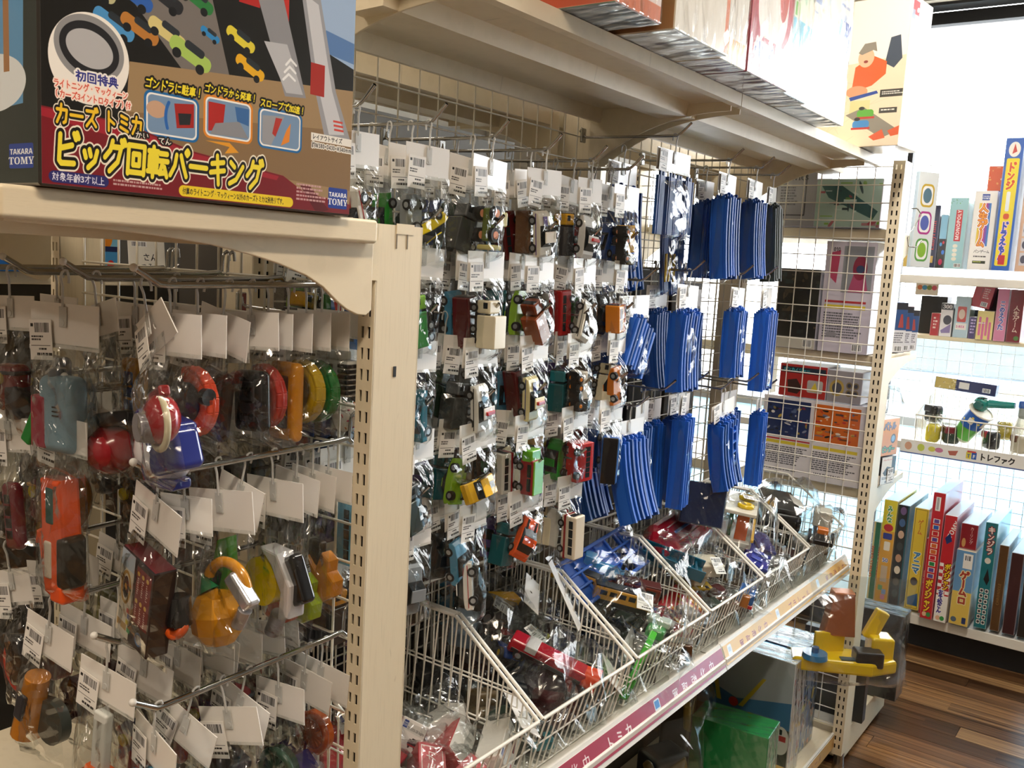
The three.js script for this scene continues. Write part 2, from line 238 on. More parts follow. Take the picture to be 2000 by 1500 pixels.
{
  const w = structure('wall_right', bx(0.16, 0.12, 5.6), plaster, [3.68, 0.06, 0]);
  part(w, 'pier', bx(0.16, CEIL, 0.9), plaster, [0, CEIL / 2 - 0.06, -2.35]); part(w, 'pier', bx(0.16, CEIL, 0.7), plaster, [0, CEIL / 2 - 0.06, 2.45]);
  const h = structure('trim_1', bx(0.14, 0.16, 4.2), mat(0xcfc8ba, 0.6), [3.52, CEIL - 0.08, 0.1]); part(h, 'shadow_gap', bx(0.1, 0.012, 4.2), dark, [0.02, -0.086, 0]);
  const win = structure('window_1', bx(0.06, 0.05, 4.1), dark, [3.62, 2.6, 0.1]);
  for (const z of [-1.85, -0.42, 0.98, 2.0]) part(win, 'mullion', bx(0.05, 2.5, 0.022), dark, [0, -1.27, z]);
  part(win, 'transom', bx(0.05, 0.04, 4.1), mat(0xbfc4c6, 0.5), [0, -1.74, 0]); part(win, 'sill', bx(0.12, 0.04, 4.1), white, [0, -2.49, 0]);
  const pane = new THREE.MeshPhysicalMaterial({ color: 0xffffff, transmission: 1, roughness: 0.02, thickness: 0, ior: 1.45 });
  const film = new THREE.MeshPhysicalMaterial({ color: 0xd8eefa, transmission: 0.7, roughness: 0.9, thickness: 0 });
  for (const [a, b] of [[-1.95, -0.32], [-0.32, 1.08], [1.08, 2.1]]) { part(win, 'pane', bx(0.006, 1.72, b - a - 0.03), pane, [0, -0.89, (a + b) / 2 - 0.1]); part(win, 'frosted_pane', bx(0.006, 0.72, b - a - 0.03), film, [0, -2.12, (a + b) / 2 - 0.1]); }
}
{ // outside the glass: the pavement and a parked car
  const p = structure('pavement', bx(12, 0.1, 16), mat(0xa9a9a4, 0.8), [9.8, -0.1, 0]); p.userData.kind = 'structure';
  const c = thing('parked_car', 'pale blue grey car parked outside behind the shop window', 'car', [6.4, -0.05, -0.3], Math.PI / 2);
  const blue = gloss(0xb4c2ce), gl = mat(0x8a9aa8, 0.1);
  part(c, 'body', poly([[-2, 0.25], [2, 0.25], [2.05, 0.75], [1.1, 0.95], [0.5, 1.4], [-1.2, 1.42], [-1.9, 0.98], [-2.05, 0.7]], 1.6, 0.08), blue);
  part(c, 'window', poly([[-1.5, 0.98], [0.95, 0.96], [0.45, 1.34], [-1.1, 1.36]], 1.62, 0.02), gl);
  for (const x of [-1.3, 1.3]) for (const z of [-0.75, 0.75]) part(c, 'wheel', cy(0.32, 0.32, 0.2), dark, [x, 0.32, z], [Math.PI / 2, 0, 0]);
}
for (const [x, z, l, w, along, power, color] of FIXTURES) {
  const f = thing('ceiling_light', `white ceiling light over ${x > 2 ? 'the aisle by the shop window' : x > 1 ? 'the aisle beside the toy car baskets' : z > 0 ? 'the aisle before the end shelf' : x < -2 ? 'the far corner behind the camera side' : x < -1 ? 'the floor behind the end shelf' : x < 0 ? 'the back aisle' : 'the far side of the long shelf'}`, 'ceiling light', [x, CEIL, z], along ? Math.PI / 2 : 0, 'ceiling lights');
  part(f, 'housing', rb(l + 0.06, 0.05, w + 0.06, 0.01), white, [0, -0.026, 0]);
  part(f, 'diffuser', bx(l, 0.006, w), new THREE.MeshStandardMaterial({ color: 0xffffff, emissive: color, emissiveIntensity: 3 }), [0, -0.055, 0]);
  const li = new THREE.RectAreaLight(color, power, l, w); li.position.set(0, -0.064, 0); li.rotation.x = -Math.PI / 2; li.castShadow = true; li.name = 'tube'; f.add(li);
}

// ---------- shelving ----------
const PITCH = 0.025;
function slotPlate(w, h, cols, t = 0.002) {     // a steel face with two columns of slots
  return cached(`slot${w},${h}`, () => { const holes = []; for (let y = 0.02; y < h - 0.02; y += PITCH) for (const x of cols) holes.push([[x - 0.0022, y], [x + 0.0022, y], [x + 0.0022, y + 0.0135], [x - 0.0022, y + 0.0135]]); return poly([[-w / 2, 0], [w / 2, 0], [w / 2, h], [-w / 2, h]], t, 0, holes); });
}
// An upright whose slotted face looks along -z of its own axes; side walls run back d
function upright(parent, pos, w, d, h, turn, both) {
  const g = [slotPlate(w, h, [-w * 0.2, w * 0.2]).clone().translate(0, 0, 0), at(bx(0.002, h, d), [-w / 2 + 0.001, h / 2, d / 2]), at(bx(0.002, h, d), [w / 2 - 0.001, h / 2, d / 2])];
  g.push(both ? slotPlate(w, h, [-w * 0.2, w * 0.2]).clone().translate(0, 0, d) : at(bx(w, h, 0.002), [0, h / 2, d]));
  const o = part(parent, 'upright', merge(g), cream, pos, [0, turn, 0]);
  part(o, 'core', bx(w - 0.006, h - 0.03, d - 0.012), dark, [0, h / 2 - 0.012, d / 2]);
  return o;
}
function wireGrid(w, h, s = 0.05, r = 0.0016) {   // wires in x, y; origin at the lower corner
  const g = [];
  for (let x = 0; x <= w + 1e-6; x += s) g.push(rod([x, 0, 0], [x, h, 0], r));
  for (let y = 0; y <= h + 1e-6; y += s) g.push(rod([0, y, r * 1.6], [w, y, r * 1.6], r));
  return merge(g);
}
// main double-sided gondola, long side along x
const MESH_Z = -0.335;
const gond = thing('gondola_shelf', 'long cream gondola shelf with wire mesh back carrying bagged cars and blue tracks', 'shelf unit', [0, 0, 0]);
for (const x of [0.105, 0.985, 1.885]) upright(gond, [x, 0, MESH_Z + 0.004], 0.036, 0.07, 1.82, Math.PI, true);
for (const [a, b] of [[0.13, 0.96], [1.01, 1.86]]) part(gond, 'wire_mesh', wireGrid(b - a, 1.15), wireGrey, [a, 0.64, MESH_Z - 0.004]);
for (const [a, b] of [[0.13, 0.96], [1.01, 1.86]]) part(gond, 'mesh_rail', bx(b - a, 0.028, 0.012), cream, [(a + b) / 2, 1.802, MESH_Z - 0.01]);
const shelfProfile = [[0.0, 1.818], [0.0, 1.794], [-0.012, 1.792], [-0.014, 1.803], [-0.1, 1.803], [-0.104, 1.776], [-0.165, 1.774], [-0.168, 1.801], [-0.3, 1.8], [-0.303, 1.772], [-0.312, 1.772], [-0.314, 1.818]];
for (const [a, b] of [[0.1, 0.985], [0.988, 1.995]]) {
  const s = part(gond, 'top_shelf', poly(shelfProfile, b - a), cream, [(a + b) / 2, 0, 0], [0, -Math.PI / 2, 0], [1, 1, 1]);
  const holes = []; for (let x = -(b - a) / 2 + 0.03; x < (b - a) / 2 - 0.03; x += 0.011) holes.push(bx(0.0012, 0.0008, 0.005).clone().translate(-0.235, 1.7995, x));
  part(s, 'perforation', merge(holes), dark);
  part(gond, 'top_shelf', poly(shelfProfile, b - a), cream, [(a + b) / 2, 0, 2 * MESH_Z - 0.07], [0, Math.PI / 2, 0]);
}
function bracketShape(len, rise) { const p = [[0, 0], [0, -rise]]; for (let i = 0; i <= 12; i++) { const t = i / 12; p.push([0.012 + (len - 0.012) * t, -0.018 - (rise - 0.018) * Math.pow(1 - t, 2.2)]); } p.push([len, 0]); return p; }
for (const x of [0.13, 0.964, 1.008, 1.87]) { part(gond, 'bracket', poly(bracketShape(0.318, 0.115), 0.004, 0.0008), cream, [x, 1.8, MESH_Z + 0.006], [0, -Math.PI / 2, 0]); part(gond, 'bracket', poly(bracketShape(0.318, 0.115), 0.004), cream, [x, 1.8, MESH_Z - 0.076], [0, Math.PI / 2, 0]); }
// lower shelf with the price rail, and the base
const lowTop = 0.632;
for (const [a, b] of [[0.1, 1.09], [1.093, 2.0]]) {
  part(gond, 'lower_shelf', rb(b - a, 0.022, 0.37, 0.003), white, [(a + b) / 2, lowTop - 0.011, -0.155]);
  part(gond, 'price_rail', poly([[0.002, 0.0], [0.031, -0.0], [0.034, 0.003], [0.012, 0.056], [0.008, 0.056], [0.026, 0.006], [0.002, 0.006]], b - a), mat(0xe4e2dc, 0.3), [(a + b) / 2, 0.605, 0], [0, -Math.PI / 2, 0]);
}
part(gond, 'shelf_joint', bx(0.003, 0.004, 0.36), taupe, [1.0915, lowTop - 0.002, -0.155]);
for (const x of [0.13, 0.97, 1.0, 1.87]) part(gond, 'bracket', poly(bracketShape(0.34, 0.1), 0.004), cream, [x, lowTop - 0.022, MESH_Z + 0.006], [0, -Math.PI / 2, 0]);
part(gond, 'base_shelf', rb(1.88, 0.03, 0.4, 0.004), cream, [1.04, 0.095, -0.155]);
part(gond, 'kick_panel', bx(1.88, 0.08, 0.02), taupe, [1.04, 0.04, -0.02]);
part(gond, 'back_panel', bx(1.76, 0.54, 0.008), mat(0x6f685c, 0.7), [0.99, 0.37, MESH_Z - 0.03]);

// cartons standing on the other face of the gondola, behind the mesh
for (let i = 0; i < 8; i++) { const w = 0.2, x = 0.24 + i * 0.222, h = [0.83, 0.8, 0.84, 0.81, 0.82, 0.79, 0.83, 0.8][i]; const t = thing('storage_carton', `tall dark carton behind the mesh, ${['first', 'second', 'third', 'fourth', 'fifth', 'sixth', 'seventh', 'eighth'][i]} from the near post`, 'carton', [x, 0.11, -0.53], 0, 'cartons on the other face of the shelf'); part(t, 'carton', rb(w, h + 0.53, 0.12, 0.004), mat([0x3a3630, 0x2b2c2e, 0x45403a, 0x303634, 0x26282c, 0x3c342e, 0x2c3032, 0x383430][i], 0.6), [0, (h + 0.53) / 2, 0]); part(t, 'tape', bx(0.04, h + 0.531, 0.121), mat(0x6a6050, 0.35), [0, (h + 0.53) / 2, 0]); }

// end shelf in front, facing -x: near post at the origin
const endN = thing('end_shelf', 'cream end shelf with hook bars of bagged toys under a boxed toy set', 'shelf unit');
upright(endN, [0, 0, -0.0125], 0.026, 0.075, 1.502, Math.PI / 2);
part(endN, 'post_cap', bx(0.03, 0.012, 0.001), cream, [0.045, 1.498, 0.001]);
for (const y of [1.33, 0.62]) part(endN, 'post_hole', bx(0.0045, 0.0125, 0.0016), dark, [0.036, y, 0.0006]);
for (const x of [0.031, 0.049]) part(endN, 'post_notch', bx(0.0016, 0.026, 0.0016), taupe, [x, 1.488, 0.0006]);
upright(endN, [0, 0, -0.7125], 0.026, 0.075, 1.502, Math.PI / 2);
part(endN, 'wire_mesh', wireGrid(0.65, 1.4, 0.05, 0.0019), wireGrey, [0.035, 0.08, -0.69], [0, -Math.PI / 2, 0]);
part(endN, 'shelf_board', rb(0.405, 0.026, 0.745, 0.004), cream, [-0.222, 1.4915, -0.352]);
part(endN, 'shelf_tab', bx(0.022, 0.045, 0.002), cream, [-0.01, 1.46, 0.001]);
const brk = [[-0.012, 1.482], [-0.012, 1.404], [-0.02, 1.398], [-0.034, 1.399], [-0.05, 1.405], [-0.065, 1.414], [-0.085, 1.429], [-0.109, 1.441], [-0.145, 1.452], [-0.181, 1.46], [-0.228, 1.4675], [-0.282, 1.4725], [-0.33, 1.475], [-0.415, 1.4765], [-0.415, 1.482]];
part(endN, 'bracket', poly(brk, 0.005, 0.0012), cream, [0, 0, 0.004]);
part(endN, 'bracket', poly(brk, 0.005, 0.0012), cream, [0, 0, -0.704]);
part(endN, 'under_rail', bx(0.38, 0.012, 0.03), cream, [-0.21, 1.473, -0.05]);
part(endN, 'lower_shelf', rb(0.43, 0.024, 0.72, 0.004), cream, [-0.215, 0.66, -0.352]);
part(endN, 'base_shelf', rb(0.45, 0.1, 0.72, 0.004), cream, [-0.225, 0.05, -0.352]);

// end shelf at the far end, facing +x
const endF = thing('far_end_shelf', 'tall cream end shelf beyond the blue tracks, boxes behind its wire mesh', 'shelf unit', [1.95, 0, 0]);
upright(endF, [0, 0.06, 0.06], 0.032, 0.075, 1.745, Math.PI / 2, true); upright(endF, [0, 0.06, -0.76], 0.032, 0.075, 1.745, Math.PI / 2, true);
part(endF, 'wire_mesh', wireGrid(0.8, 1.65, 0.05, 0.0017), wireWhite, [0.02, 0.14, -0.757], [0, -Math.PI / 2, 0]);
const farShelves = [0.86, 1.255, 1.62];
for (const y of farShelves) {
  part(endF, 'shelf_board', rb(0.4, 0.032, 0.78, 0.003), cream, [0.275, y - 0.016, -0.352]);
  for (const z of [0.052, -0.752]) part(endF, 'bracket', poly(bracketShape(0.4, 0.11), 0.005, 0.001), cream, [0.08, y - 0.008, z]);
}
part(endF, 'base', rb(0.47, 0.095, 0.83, 0.004), cream, [0.31, 0.06, -0.352]); part(endF, 'base_deck', bx(0.4, 0.006, 0.76), white, [0.29, 0.108, -0.352]);
for (const [x, z] of [[0.1, 0.04], [0.5, 0.04], [0.1, -0.74], [0.5, -0.74]]) part(endF, 'foot', cy(0.012, 0.016, 0.016), chrome, [x, 0.008, z]);
part(endF, 'post_foot', cy(0.014, 0.018, 0.06), chrome, [0.035, 0.03, 0.06]);
{ const s = thing('s_hook', 'bare wire s hook hanging on the tall cream post', 'hook', [2.03, 1.63, 0.085]); part(s, 'wire', tube([[0, 0.05, 0], [0.012, 0.052, 0.012], [0.022, 0.035, 0.022], [0.01, 0, 0.01], [-0.012, -0.03, 0], [-0.004, -0.055, 0.004], [0.02, -0.056, 0.02], [0.03, -0.035, 0.03]], 0.0017, 40), chrome); }

// display shelf along the shop window, facing -x
const winS = thing('window_display_shelf', 'white display shelf of games standing along the bright shop window', 'shelf unit', [3.0, 0, 0]);
const WS = [[0.15, 0.12, 0.38, 0.04], [0.855, 0.06, 0.4, 0.03], [1.272, 0.2, 0.3, 0.016], [1.505, 0.02, 0.42, 0.03]];   // top, front, depth, thickness
for (const [y, x, d, t] of WS) part(winS, 'shelf_board', rb(d, t, 2.1, 0.003), y === 1.272 ? mat(0xeadfbe, 0.5) : white, [x + d / 2, y - t / 2, 0.25]);
for (const z of [-0.8, 0.55, 1.3]) part(winS, 'upright', rb(0.03, 1.5, 0.03, 0.003), white, [0.5, 0.75, z]);
part(winS, 'wire_mesh', wireGrid(2.1, 1.35, 0.05, 0.0014), mat(0xcfd3d4, 0.4), [0.47, 0.16, -0.8], [0, -Math.PI / 2, 0]);
part(winS, 'plinth', bx(0.02, 0.1, 2.0), dark, [0.2, 0.05, 0.25]);

// ---------- bags ----------
const wrinkle = (() => {               // crumpled film: folded facets of several sizes, the same at both edges
  const N = 512, d = new Float32Array(N * N * 4), tri = (x) => Math.abs((x - Math.floor(x)) * 2 - 1), W = [];
  for (let k = 0; k < 12; k++) { const f = k < 5 ? 2 : k < 9 ? 4 : 8; W.push([Math.round(rr(-f, f)), Math.round(rr(-f, f)), rr(0, 1), rr(0.3, 1) / f, rr(0.02, 0.07), Math.round(rr(1, 3)), Math.round(rr(1, 3)), rr(0, 6)]); }
  let lo = 1e9, hi = -1e9;
  for (let y = 0; y < N; y++) for (let x = 0; x < N; x++) { const u = x / N, v = y / N; let h = 0; for (const [a, b, c, m, w, p, q, e] of W) h += m * tri(a * u + b * v + c + w * 3 * Math.sin(6.2832 * (p * u + q * v) + e)); d[(y * N + x) * 4] = h; lo = Math.min(lo, h); hi = Math.max(hi, h); }
  for (let i = 0; i < N * N; i++) { const h = (d[i * 4] - lo) / (hi - lo); d[i * 4] = d[i * 4 + 1] = d[i * 4 + 2] = h; d[i * 4 + 3] = 1; }
  const t = new THREE.DataTexture(d, N, N, THREE.RGBAFormat, THREE.FloatType); t.magFilter = t.minFilter = THREE.LinearFilter; t.wrapS = t.wrapT = THREE.RepeatWrapping; t.needsUpdate = true; return t;
})();
const filmMat = new THREE.MeshPhysicalMaterial({ color: 0xf3f5f4, transmission: 1, roughness: 0.12, thickness: 0, ior: 1.6, bumpMap: wrinkle, bumpScale: 0.0075 });
const looseFilm = new THREE.MeshPhysicalMaterial({ color: 0xf1f3f2, transmission: 1, roughness: 0.11, thickness: 0, ior: 1.75, bumpMap: wrinkle, bumpScale: 0.015 });
const tightMat = new THREE.MeshPhysicalMaterial({ color: 0xf8f9f8, transmission: 1, roughness: 0.1, thickness: 0, ior: 1.5, bumpMap: wrinkle, bumpScale: 0.006 });
// unit film pouch, 1 wide, 1 tall (hanging down from 0), bulging 1 deep in front; `back` adds the rear sheet
function pouch(k, back) {
  return cached(`pouch${k}${back}`, () => {
    const keep = seed; seed = 991 + k * 77;
    const NX = 9, NY = 12, list = [], ph = Array.from({ length: 8 }, () => rr(0, 6.28)), sway = rr(-0.05, 0.05);
    for (const s of back ? [1, -0.7] : [1]) {
      const P = [], U = [], I = [];
      for (let j = 0; j <= NY; j++) for (let i = 0; i <= NX; i++) {
        const u = (i / NX) * 2 - 1, v = j / NY, low = Math.min(1, Math.max(0, (v - 0.02) / 0.32)), end = Math.min(1, (1 - v) / 0.1);
        const b = low * low * (3 - 2 * low) * Math.sqrt(Math.max(0, end)), half = 0.5 * (1 - 0.05 * Math.sin(v * 7 + ph[0]) * low - 0.07 * b);
        const ripple = 0.1 * low * (Math.sin(u * 5 + v * 9 + ph[1]) + Math.sin(u * 11 - v * 6 + ph[2]) + 0.7 * Math.sin(u * 17 + v * 23 + ph[3])) * (1 - u * u);
        P.push(u * half + sway * v * v, -v + 0.018 * Math.sin(u * 6 + ph[4]) * (v > 0.97 ? 1 : 0), s * (b * Math.pow(1 - u * u, 0.6) * (0.86 + ripple) + 0.03) + 0.12 * Math.sin(v * 3 + ph[5]) * v);
        U.push((i / NX) * 0.62 + k * 0.37, (1 - v) * 0.95 + k * 0.21 + s * 0.3);
      }
      for (let j = 0; j < NY; j++) for (let i = 0; i < NX; i++) { const a = j * (NX + 1) + i, b = a + 1, c = a + NX + 1, d = c + 1; I.push(a, c, b, b, c, d); }
      const g = new THREE.BufferGeometry(); g.setAttribute('position', new THREE.Float32BufferAttribute(P, 3)); g.setAttribute('uv', new THREE.Float32BufferAttribute(U, 2)); g.setIndex(I); g.computeVertexNormals(); list.push(g);
    }
    seed = keep;
    return list.length > 1 ? mergeGeometries(list) : list[0];
  });
}
const hangerMat = new THREE.MeshPhysicalMaterial({ color: 0xe6e8e6, roughness: 0.35, transmission: 0.35, thickness: 0 });
const hangerGeo = (() => {
  const hook = tube([[0, -0.036, 0.0022], [0, -0.012, 0.0022], [0, -0.002, 0.0045], [0, 0.0045, 0.001], [0, 0.004, -0.004], [0, -0.004, -0.006], [0, -0.009, -0.0055]], 0.0014, 18, 5);
  return merge([hook, at(rb(0.011, 0.022, 0.0012, 0.0006, 1), [0, -0.044, 0.002]), at(cy(0.0035, 0.0035, 0.0015, 8), [0, -0.05, 0.0025], [Math.PI / 2, 0, 0])]);
})();
const paper = mat(0xf3f1ec, 0.42, { clearcoat: 0.7, clearcoatRoughness: 0.2 });
function headerGeo(w, h) { return cached(`hd${w.toFixed(3)},${h.toFixed(3)}`, () => poly([[-w / 2, -h], [w / 2, -h], [w / 2, 0], [-w / 2, 0]], 0.001, 0, [circle(0.0, -h * 0.42, 0.0035, 8)])); }
const [cWhite, cGrey, cBlack] = cells(['#f2f0ea', '#9a9a98', '#1c1c1e']);
const tagPrints = [0, 1, 2, 3].map(() => print(120, 150, (g, w, h) => { fill(g, '#f7f6f2', 0, 0, w, h); fill(g, '#111', 8, 14, 14, 12); bars(g, 28, 12, 82, 36); scribble(g, '#333', 10, 60, 70, 22, 2); fill(g, '#222', 6, 96, 104, 2); scribble(g, '#222', 48, 106, 40, 12, 1); scribble(g, '#111', 36, 124, 70, 18, 1); }));
const tagGeo = tagPrints.map((p) => { const g = printCard(0.034, 0.043, p, cWhite, 0.0006); return g; });
const tagMat = sheets[0].card;
const ord = ['first', 'second', 'third', 'fourth', 'fifth', 'sixth', 'seventh', 'eighth', 'ninth', 'tenth', 'eleventh', 'twelfth'];
// One hanging pack. o: pos (where the hanger meets its bar), turn, tilt (sideways lean), w, h, head (header height), deep, toy(group), tag
function pack(name, label, category, o) {
  const t = thing(name, label, category, o.pos, o.turn ?? 0, o.group);
  const w = o.w ?? 0.085, h = o.h ?? 0.15, hd = o.head ?? 0.045, dp = o.deep ?? 0.022, top = -0.03;
  if (o.tilt) t.rotation.z = o.tilt;
  if (o.lean) t.rotation.x = o.lean;
  t.rotation.order = 'YXZ';
  part(t, 'hanger', hangerGeo, hangerMat);
  part(t, 'header_card', headerGeo(w * 0.98, hd), paper, [0, top, 0], o.curl ? [o.curl, 0, 0] : undefined);
  part(t, 'bag', pouch(o.k ?? Math.floor(rnd() * 6), !!o.back), o.film ?? filmMat, [0, top - hd * 0.9, 0.0012], undefined, [w, h - hd * 0.9, dp]);
  if (o.tag !== false) part(t, 'price_label', tagGeo[Math.floor(rnd() * 4)], tagMat, [-w * 0.5 + 0.02 + (o.tagx ?? 0), top - hd * 0.85 + (o.tagy ?? 0), 0.0035], [0, 0, rr(-0.12, 0.12)]);
  if (o.toy) { const g = new THREE.Group(); g.name = o.toyName ?? 'toy'; g.rotation.order = 'ZYX'; g.position.set(0, top - hd - (h - hd) * 0.52, 0.002); if (o.toyRot) g.rotation.set(...o.toyRot); if (o.toyAt) g.position.add(V3(o.toyAt)); o.toy(g); if (o.toyScale) g.scale.setScalar(o.toyScale); t.add(g); }
  return t;
}

// ---------- toy cars: noses along +x, wheels below ----------
const tyre = mat(0x141414, 0.55), glass = mat(0x23282c, 0.12), hub = mat(0xb8bcc0, 0.3, { metalness: 0.6 });
const wheelGeo = (r) => cached('wh' + r, () => at(cy(r, r, 0.007, 16), [0, 0, 0], [Math.PI / 2, 0, 0]));
function wheels(g, xs, y, z, r = 0.0075, rim = hub) { for (const x of xs) for (const s of [-1, 1]) { const w = part(g, 'wheel', wheelGeo(r), tyre, [x, y, s * z]); part(g, 'hub', cached('hub' + r, () => at(cy(r * 0.55, r * 0.55, 0.0078, 10), [0, 0, 0], [Math.PI / 2, 0, 0])), rim, [x, y, s * z]); } }
const bodies = {
  sedan: [[-0.036, -0.006], [-0.037, 0.004], [-0.033, 0.0075], [-0.018, 0.009], [0.014, 0.0085], [0.033, 0.005], [0.037, 0.0], [0.036, -0.006]],
  coupe: [[-0.036, -0.006], [-0.037, 0.005], [-0.03, 0.008], [0.0, 0.0085], [0.02, 0.0065], [0.036, 0.001], [0.037, -0.006]],
};
function car(g, c, kind = 'sedan', o = {}) {
  const W = 0.032, m = gloss(c);
  part(g, 'body', cached('body' + kind, () => poly(bodies[kind], W, 0.0018)), m);
  const cab = kind === 'sedan' ? [[-0.021, 0.008], [-0.014, 0.0185], [0.004, 0.0185], [0.014, 0.008]] : [[-0.026, 0.007], [-0.012, 0.0165], [0.003, 0.0165], [0.017, 0.007]];
  part(g, 'window', cached('cab' + kind, () => poly(cab, W - 0.004, 0.001)), glass);
  part(g, 'roof', cached('roof' + kind, () => rb(kind === 'sedan' ? 0.018 : 0.014, 0.002, W - 0.004, 0.0009, 1)), m, [-0.005, kind === 'sedan' ? 0.0188 : 0.0168, 0]);
  if (o.stripe) { part(g, 'stripe', bx(0.066, 0.0012, 0.0335), gloss(o.stripe), [0, 0.001, 0]); part(g, 'bonnet_stripe', bx(0.016, 0.0006, 0.01), gloss(o.stripe), [0.02, 0.0085, 0], [0, 0, -0.1]); }
  if (o.lamp) part(g, 'roof_lamp', rb(0.006, 0.004, 0.02, 0.001, 1), gloss(o.lamp), [-0.005, 0.0215, 0]);
  wheels(g, [-0.022, 0.022], -0.006, 0.0135, 0.0075, o.rim);
}
function van(g, c, o = {}) {
  const L = o.L ?? 0.07, H = o.H ?? 0.03, W = 0.03, m = gloss(c);
  part(g, 'body', rb(L, H, W, 0.003), m, [0, H / 2 - 0.006, 0]);
  for (let i = 0; i < (o.n ?? 4); i++) part(g, 'window', bx((L * 0.72) / (o.n ?? 4), H * 0.28, W + 0.0008), glass, [-L * 0.4 + ((i + 0.5) * L * 0.8) / (o.n ?? 4), H * 0.62 - 0.004, 0]);
  part(g, 'windscreen', bx(0.0008, H * 0.36, W * 0.85), glass, [L / 2 + 0.0002, H * 0.58 - 0.004, 0]);
  if (o.roof) part(g, 'roof', rb(L * 0.96, 0.003, W * 0.96, 0.001, 1), gloss(o.roof), [0, H - 0.005, 0]);
  if (o.stripe) part(g, 'stripe', bx(L + 0.0006, H * 0.14, W + 0.001), gloss(o.stripe), [0, H * 0.2 - 0.004, 0]);
  wheels(g, [-L * 0.3, L * 0.3], -0.006, 0.0125, 0.007, o.rim);
}
function truck(g, c, box, o = {}) {
  const m = gloss(c);
  part(g, 'chassis', bx(0.07, 0.005, 0.024), tyre, [0, -0.003, 0]);
  part(g, 'cab', rb(0.02, 0.024, 0.029, 0.003), m, [0.026, 0.0105, 0]); part(g, 'windscreen', bx(0.0008, 0.009, 0.025), glass, [0.0363, 0.015, 0]); part(g, 'window', bx(0.009, 0.008, 0.0296), glass, [0.028, 0.015, 0]);
  part(g, 'load', rb(0.05, o.H ?? 0.03, 0.031, 0.002), gloss(box), [-0.0115, (o.H ?? 0.03) / 2, 0]);
  wheels(g, [-0.024, -0.008, 0.024], -0.005, 0.0125, 0.0068, o.rim);
}
function tractor(g, c, rim) {
  part(g, 'body', rb(0.05, 0.016, 0.022, 0.003), gloss(c), [0, 0.008, 0]); part(g, 'cab', rb(0.022, 0.022, 0.024, 0.003), gloss(0xcfc57a), [-0.01, 0.024, 0]); part(g, 'scoop', rb(0.008, 0.02, 0.034, 0.003), gloss(0xd9cf84), [0.034, 0.008, 0]);
  wheels(g, [-0.016, 0.016], 0, 0.014, 0.011, gloss(rim));
}
function carriage(g, c, o = {}) {      // a railway car
  const L = o.L ?? 0.1; part(g, 'body', rb(L, 0.034, 0.034, 0.005), gloss(c), [0, 0.014, 0]);
  for (let i = 0; i < (o.n ?? 6); i++) part(g, 'window', bx((L * 0.6) / (o.n ?? 6), 0.01, 0.0348), glass, [-L * 0.42 + ((i + 0.5) * L * 0.84) / (o.n ?? 6), 0.02, 0]);
  part(g, 'roof', rb(L * 0.98, 0.004, 0.028, 0.0015, 1), plastic(o.roof ?? 0x8a8a86), [0, 0.0315, 0]); if (o.stripe) part(g, 'stripe', bx(L + 0.0004, 0.004, 0.0346), gloss(o.stripe), [0, 0.008, 0]);
  wheels(g, [-L * 0.33, L * 0.33], -0.005, 0.013, 0.007);
}
function engine(g, c) {                // a small steam engine, no face
  part(g, 'boiler', at(cy(0.014, 0.014, 0.06, 18), [0, 0, 0], [0, 0, Math.PI / 2]), gloss(c), [0.012, 0.016, 0]); part(g, 'smokebox', at(cy(0.0145, 0.0145, 0.012, 18), [0, 0, 0], [0, 0, Math.PI / 2]), plastic(0x1c1d20), [0.046, 0.016, 0]);
  part(g, 'cab', rb(0.026, 0.034, 0.032, 0.002), gloss(c), [-0.03, 0.02, 0]); part(g, 'footplate', rb(0.1, 0.005, 0.034, 0.001, 1), gloss(0xb02a22), [0, 0, 0]); part(g, 'chimney', cy(0.0045, 0.004, 0.014, 12), plastic(0x1c1d20), [0.036, 0.034, 0]);
  wheels(g, [-0.03, 0, 0.028], -0.004, 0.0135, 0.008);
}

// ---------- the wall of bagged toy cars: five peg rows, hooks 14 cm apart ----------
const hookGeo = tube([[0, 0.012, -0.004], [0, 0.02, 0.002], [0, 0.012, 0.006], [0, 0, 0.01], [0, -0.002, 0.1], [0, -0.004, 0.225], [0, 0.006, 0.24], [0, 0.02, 0.255]], 0.0026, 30, 7);
const clipGeo = rb(0.016, 0.03, 0.006, 0.002, 1);
function pegHook(x, y, z, label, turn = 0, len = 1) {
  const h = thing('peg_hook', label, 'hook', [x, y, z], turn, 'chrome peg hooks');
  part(h, 'wire', hookGeo, chrome, undefined, undefined, [1, 1, len]); part(h, 'clip', clipGeo, chrome, [0, 0.004, 0.005]);
  return h;
}
const HX = [0.065, 0.2, 0.34, 0.48, 0.62, 0.75], HY = [1.652, 1.515, 1.385, 1.255, 1.128], rowName = ['top', 'second', 'third', 'fourth', 'bottom'];
const TOPV = [Math.PI / 2, 0, Math.PI / 2], SIDEV = [0, 0, Math.PI / 2], BASEV = [-Math.PI / 2, 0, Math.PI / 2];
const tip = (r, a) => [r[0], r[1], r[2] + a];
